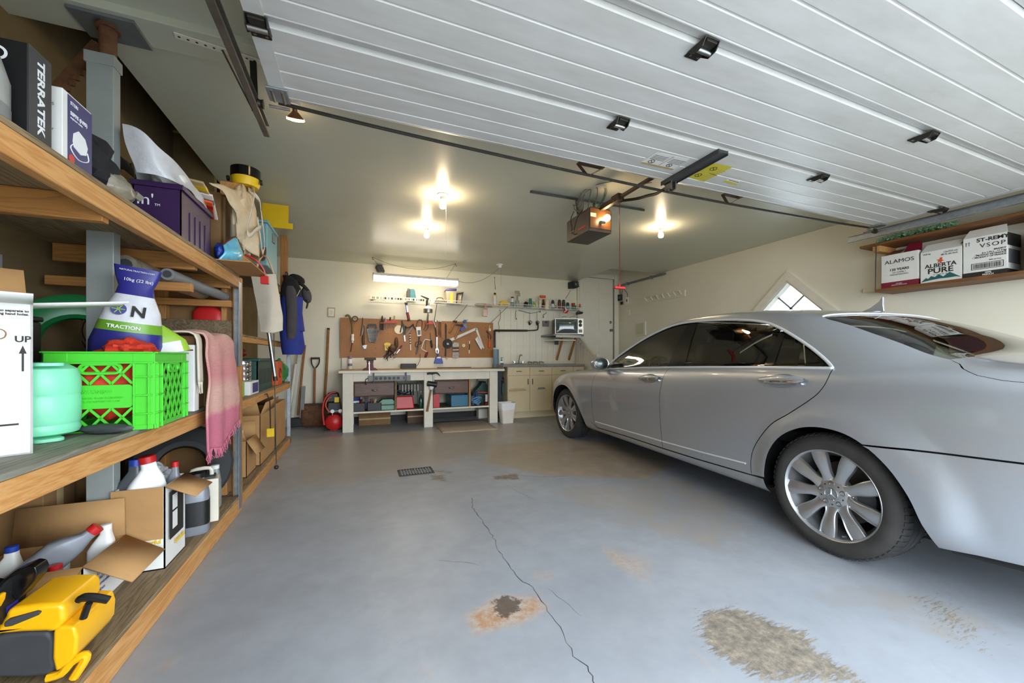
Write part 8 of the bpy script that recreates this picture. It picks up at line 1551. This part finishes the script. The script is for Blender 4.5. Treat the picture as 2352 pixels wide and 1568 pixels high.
t = thing('plastic_wrap', 'crumpled white plastic bag behind the tall carton', 'plastic bag', (-1.05, 2.68, LZ)); g = G(); blob(g, (0, 0, .17), (.12, .16, .19), .3, 31, 24, 3, 0); g.build('film', 'plastic_white', t); g = G(); g.tube([(0, 0, .33), (.03, 0, .38)], [.03, .012], 8); g.build('knot', 'plastic_white', t)
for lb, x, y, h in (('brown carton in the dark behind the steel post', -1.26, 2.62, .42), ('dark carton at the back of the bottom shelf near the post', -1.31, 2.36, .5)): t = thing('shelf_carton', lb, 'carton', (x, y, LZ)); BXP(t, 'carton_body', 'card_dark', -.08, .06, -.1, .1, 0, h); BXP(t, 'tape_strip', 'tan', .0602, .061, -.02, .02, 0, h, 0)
# chainsaw
mat('saw_yellow', 'f0b010', .3, var=.04, spec=.6); ZC_ = (0, 1140, 3.663)
cs = wt('chainsaw', 'yellow and black chainsaw lying on the near end of the bottom shelf', 'chainsaw', ZC_, 1.60, [
    ('housing', 'saw_yellow', 'poly', [(160, 905), (300, 880), (420, 865), (590, 858), (635, 880), (648, 1000), (600, 1050), (560, 1100), (480, 1090), (300, 1095), (120, 1110), (-40, 1180), (-60, 1090), (90, 1050), (150, 960)], {'th': .18, 'dy': -.13, 'bev': .02}),
    ('engine_cover', 'saw_yellow', 'poly', [(540, 1075), (600, 1040), (720, 1045), (745, 1130), (735, 1260), (690, 1330), (560, 1420), (535, 1300)], {'th': .20, 'dy': -.15, 'bev': .02}),
    ('side_cover', 'dark_grey', 'poly', [(-80, 1190), (120, 1125), (330, 1105), (480, 1105), (535, 1170), (530, 1330), (550, 1400), (480, 1480), (300, 1500), (-80, 1500)], {'th': .15, 'dy': -.115, 'bev': .015}),
    ('rear_handle', 'saw_yellow', 'tube', [(400, 1560), (520, 1520), (600, 1430), (700, 1370), (720, 1400), (620, 1560)], {'r': .012, 'dy': .03, 'sub': 3}),
    ('hand_guard', 'black_gloss', 'poly', [(60, 720), (160, 640), (280, 590), (340, 600), (360, 650), (330, 720), (200, 870), (170, 880), (120, 800)], {'th': .05, 'dy': -.03, 'bev': .012}),
    ('front_handle', 'black_gloss', 'poly', [(-60, 740), (80, 760), (110, 800), (100, 1040), (60, 1070), (-60, 1090)], {'th': .08, 'dy': -.02, 'bev': .015}),
    ('trigger', 'saw_yellow', 'poly', [(150, 745), (195, 745), (185, 800), (150, 865), (118, 860), (140, 800)], {'th': .03, 'dy': .055, 'bev': .006}),
    ('vent_grille', 'dark_grey', 'poly', [(165, 1000), (210, 965), (430, 905), (465, 910), (440, 940), (230, 1025), (170, 1035)], {'th': .012, 'dy': .045, 'bev': .004}),
    ('pull_cord', 'black', 'tube', [(700, 1060), (735, 960), (750, 930)], {'r': .009, 'dy': .03}),
    ('pull_handle', 'black', 'tube', [(655, 915), (700, 885), (800, 885), (915, 905)], {'r': [.009, .012, .012, .011], 'dy': .03, 'sub': 3}),
    ])
ec = [v.co for v in cs.children[1].data.vertices]; xm, zm, ym = max(v.x for v in ec), sum(v.z for v in ec) / len(ec), sum(v.y for v in ec) / len(ec)
g = G(); g.at((xm - .004, ym, zm + .012), (0, R(90), 0)); g.lathe([(.062, 0), (.062, .010), (.05, .014), (.0, .014)], 28, True, False); g.build('starter_cover', 'black', cs); g = G(); g.box(xm + .0101, xm + .011, ym - .02, ym + .02, zm - .02, zm + .0); g.build('badge', 'bag_navy', cs)
cs.location.z += LZ - (cs.location.z + min((v.co.z for c in cs.children for v in c.data.vertices)))
# ---- second bay
S2 = .7855
t = thing('seed_carton', 'green and red carton at the near end of the far middle shelf', 'carton', (-.90, 3.50, S2)); BXP(t, 'green_part', 'lime', -.06, .07, -.06, .06, 0, .12); BXP(t, 'red_part', 'rack_red', -.055, .065, -.055, .055, .12, .24)
t = thing('blade_carton', 'white carton with a blue panel on the far middle shelf', 'carton', (-.90, 3.78, S2)); BXP(t, 'carton_body', 'card_white', -.09, .09, -.14, .14, 0, .11); BXP(t, 'blue_panel', 'bag_navy', .0902, .091, -.07, .12, .015, .095, 0)
t = thing('paint_tin', 'stack of shiny steel tins on the white carton', 'tin', (-.90, 3.76, S2 + .1105))
for k in range(4): g = G(); g.lathe([(.07, 0), (.072, .004), (.07, .008), (.07, .036), (.072, .04), (.068, .042), (0, .042)], 26, True, False); g.build('tin', 'chrome', t, loc=(0, 0, .0425 * k))
t = thing('laundry_basket', 'dark green slotted plastic basket on the far middle shelf', 'basket', (-.98, 4.28, S2)); mat('basket_green', '1f4a40', .4, var=.08); g = G()
for q in ((-.15, .15, -.30, -.29), (-.15, .15, .29, .30), (-.15, -.14, -.3, .3), (.14, .15, -.3, .3)): g.box(q[0], q[1], q[2], q[3], 0, .28)
g.build('basket_body', 'basket_green', t); g = G(); g.box(-.17, .17, -.32, .32, .27, .295); g.build('rim', 'basket_green', t, bev=.006); g = G()
for i in range(14): g.box(.1495, .1512, -.26 + .04 * i, -.245 + .04 * i, .06, .2)
g.build('slot', 'black', t)['kind'] = 'stuff'
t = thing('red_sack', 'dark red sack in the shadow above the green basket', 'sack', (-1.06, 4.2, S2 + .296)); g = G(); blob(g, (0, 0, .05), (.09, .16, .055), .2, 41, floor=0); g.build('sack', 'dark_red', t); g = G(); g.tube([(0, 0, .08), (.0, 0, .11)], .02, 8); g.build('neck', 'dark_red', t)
t = thing('orange_carton', 'orange carton at the far end of the middle shelf', 'carton', (-.95, 4.95, S2)); BXP(t, 'carton_body', 'orange', -.1, .13, -.14, .14, 0, .26); g = G(); g.tube([(.131, .05 * math.cos(a), .13 + .05 * math.sin(a)) for a in np.linspace(0, 5, 14)], .006, 6); g.build('logo_print', 'dark_red', t)
t = thing('green_sack', 'green plastic sack hanging at the far end of the middle shelf', 'sack', (-.90, 5.30, S2)); g = G(); blob(g, (.0, 0, .12), (.1, .13, .14), .25, 43, floor=0); g.build('sack', 'green', t); g = G(); g.tube([(0, 0, .24), (.02, 0, .29)], [.03, .012], 8); g.build('neck', 'green', t)
for lb, x0, x1, y0, y1, h, fl in (('small open carton with torn flaps on the far bottom shelf', -1.2, -.86, 3.75, 4.05, .30, [('+x', .14, 150, 'cardboard'), ('+y', .12, 15, 'cardboard'), ('-y', .1, 40, 'cardboard')]), ('large open carton in the middle of the far bottom shelf', -1.25, -.84, 4.12, 4.75, .46, [('-y', .16, 35, 'cardboard'), ('+x', .12, 20, 'cardboard')]), ('tall carton at the far end of the bottom shelf', -1.25, -.84, 4.8, 5.4, .48, [('-y', .14, 35, 'card_dark')])):
    open_box('storage_carton', lb, x0, x1, y0, y1, .1005, .1005 + h, 'cardboard', 'cardboard', fl)
t = thing('paper_stack', 'white and grey papers sticking out of the small open carton', 'paper', (-1.0, 3.9, .11)); BXP(t, 'paper', 'card_white', -.08, .08, -.004, .004, 0, .36, 0); BXP(t, 'card', 'grey', -.02, .1, -.06, -.05, 0, .34, 0)
t = thing('canvas_sling', 'plain cream canvas bag hanging from the shelf end', 'tote bag', (-.755, 4.0, 1.32)); g = G(); sheet(g, [[(-.055, 0, 0), (.03, -.03, -.012), (.115, 0, .015)], [(-.07, 0, .12), (.03, -.045, .1), (.115, 0, .12)], [(-.10, 0, .3), (.03, -.04, .3), (.09, 0, .3)], [(-.13, 0, .5), (-.02, -.02, .51), (.06, 0, .52)]], 5, 6, .004); sheet(g, [[(-.055, 0, 0), (.03, .03, -.012), (.115, 0, .015)], [(-.07, 0, .12), (.03, .045, .1), (.115, 0, .12)], [(-.10, 0, .3), (.03, .04, .3), (.09, 0, .3)], [(-.13, 0, .5), (-.02, .02, .51), (.06, 0, .52)]], 5, 6, .004); g.build('cloth', 'canvas_white', t, fixn=False); g = G(); g.tube([(-.10, 0, .5), (-.08, .05, .64), (-.06, .1, .70)], .008, 6, sub=3); g.tube([(.05, 0, .5), (-.01, .05, .66), (-.06, .1, .70)], .008, 6, sub=3); g.build('strap', 'canvas', t)
t = thing('metal_tube', 'slim steel tube hanging out of the canvas bag', 'tube', (-.70, 4.0, .90), rot=(0, R(-7), 0)); g = G(); g.cyl((0, 0, 0), (-.0, 0, .46), .016, n=14); g.build('tube', 'steel', t); g = G(); g.cyl((0, 0, -.02), (0, 0, .02), .018, n=12); g.build('tip', 'dark_metal', t)
t = thing('pull_cord', 'black cord with a yellow wooden tag hanging by the shelves', 'cord', (-.755, 4.1, .38)); g = G(); g.tube([(-.047, 0, .37), (-.03, 0, .38), (-.005, .0, .3), (0, 0, .04)], .005, 6); g.build('cord', 'black', t); BXP(t, 'tag', 'yellow', -.03, .03, -.02, .02, -.02, .06, .008)
t = thing('pull_cord', 'long black cord hanging to the floor in front of the cartons', 'cord', (-.735, 4.25, .04)); g = G(); g.tube([(-.02, 0, 1.3), (-.01, .0, .6), (0, 0, .03)], .004, 6); g.build('cord', 'black', t); g = G(); blob(g, (0, 0, 0), (.02, .02, .02), .1, 3, 8); g.build('weight', 'dark_metal', t)
mat('jacket_blue', '27358a', .8, var=.15, sc=9, bmp=.3, bsc=40); mat('jacket_grey', '4a4648', .85, var=.15, sc=9, bmp=.3, bsc=40)
t = thing('work_jacket', 'blue, grey and black work jacket hanging at the end of the shelves', 'jacket', (-.735, 5.20, 1.10))
J = [(0, 0, .02, .10, .10), (.0, 0, .10, .125, .12), (.0, 0, .30, .12, .115), (.0, 0, .52, .115, .11), (.0, 0, .70, .115, .105), (-.01, 0, .80, .105, .10), (-.03, 0, .90, .07, .08), (-.05, 0, .95, .04, .05)]
for nm, m, a, b in (('skirt', 'jacket_blue', 0, 3), ('torso', 'jacket_blue', 2, 5), ('shoulders', 'black_cloth', 4, 8)): g = G(); loft(g, [(s[0] + .012 * math.sin(i * 2.1 + a), s[1], s[2], s[3], s[4]) for i, s in enumerate(J[a:b])], 26, 2.4); g.build(nm, m, t)
g = G(); loft(g, [(.0, -.10, .20, .04, .035), (.01, -.105, .3, .055, .04), (.01, -.105, .5, .055, .045), (.0, -.09, .72, .06, .05), (-.01, -.06, .82, .05, .04)], 18, 2.2); g.build('sleeve', 'jacket_grey', t); g = G(); g.tube([(-.05, 0, .92), (-.05, 0, .98), (-.075, .05, 1.0), (-.10, .2, .98)], .006, 6, sub=3); g.build('hanging_loop', 'black', t); g = G(); g.bar((.06, -.1, .70), (.09, -.07, .78), .006, .004); g.build('reflective_tab', 'ink_white', t)
t = thing('baseball_cap', 'black cap with a long peak hung on top of the jacket', 'cap', (-.70, 5.3, 2.03), rot=(0, R(25), 0)); g = G(); blob(g, (0, 0, 0), (.09, .09, .06), .08, 51, 14); g.build('crown', 'black_cloth', t); g = G(); g.grid(lambda a, b: (.05 + .13 * a, (b - .5) * .17 * (1 - .5 * a * a), -.01 - .05 * a * a - .03 * (2 * b - 1) ** 2), 8, 8); g.build('peak', 'black_cloth', t, fixn=False, solid=.006)
t = thing('baseball_cap', 'grey-black cap hanging down beside the jacket', 'cap', (-.60, 5.32, 1.85), rot=(0, R(80), 0)); g = G(); blob(g, (0, 0, 0), (.1, .09, .055), .08, 52, 14); g.build('crown', 'jacket_grey', t); g = G(); g.grid(lambda a, b: (.06 + .1 * a, (b - .5) * .15 * (1 - .5 * a * a), .0 - .03 * a * a), 6, 8); g.build('peak', 'black_cloth', t, fixn=False, solid=.006)
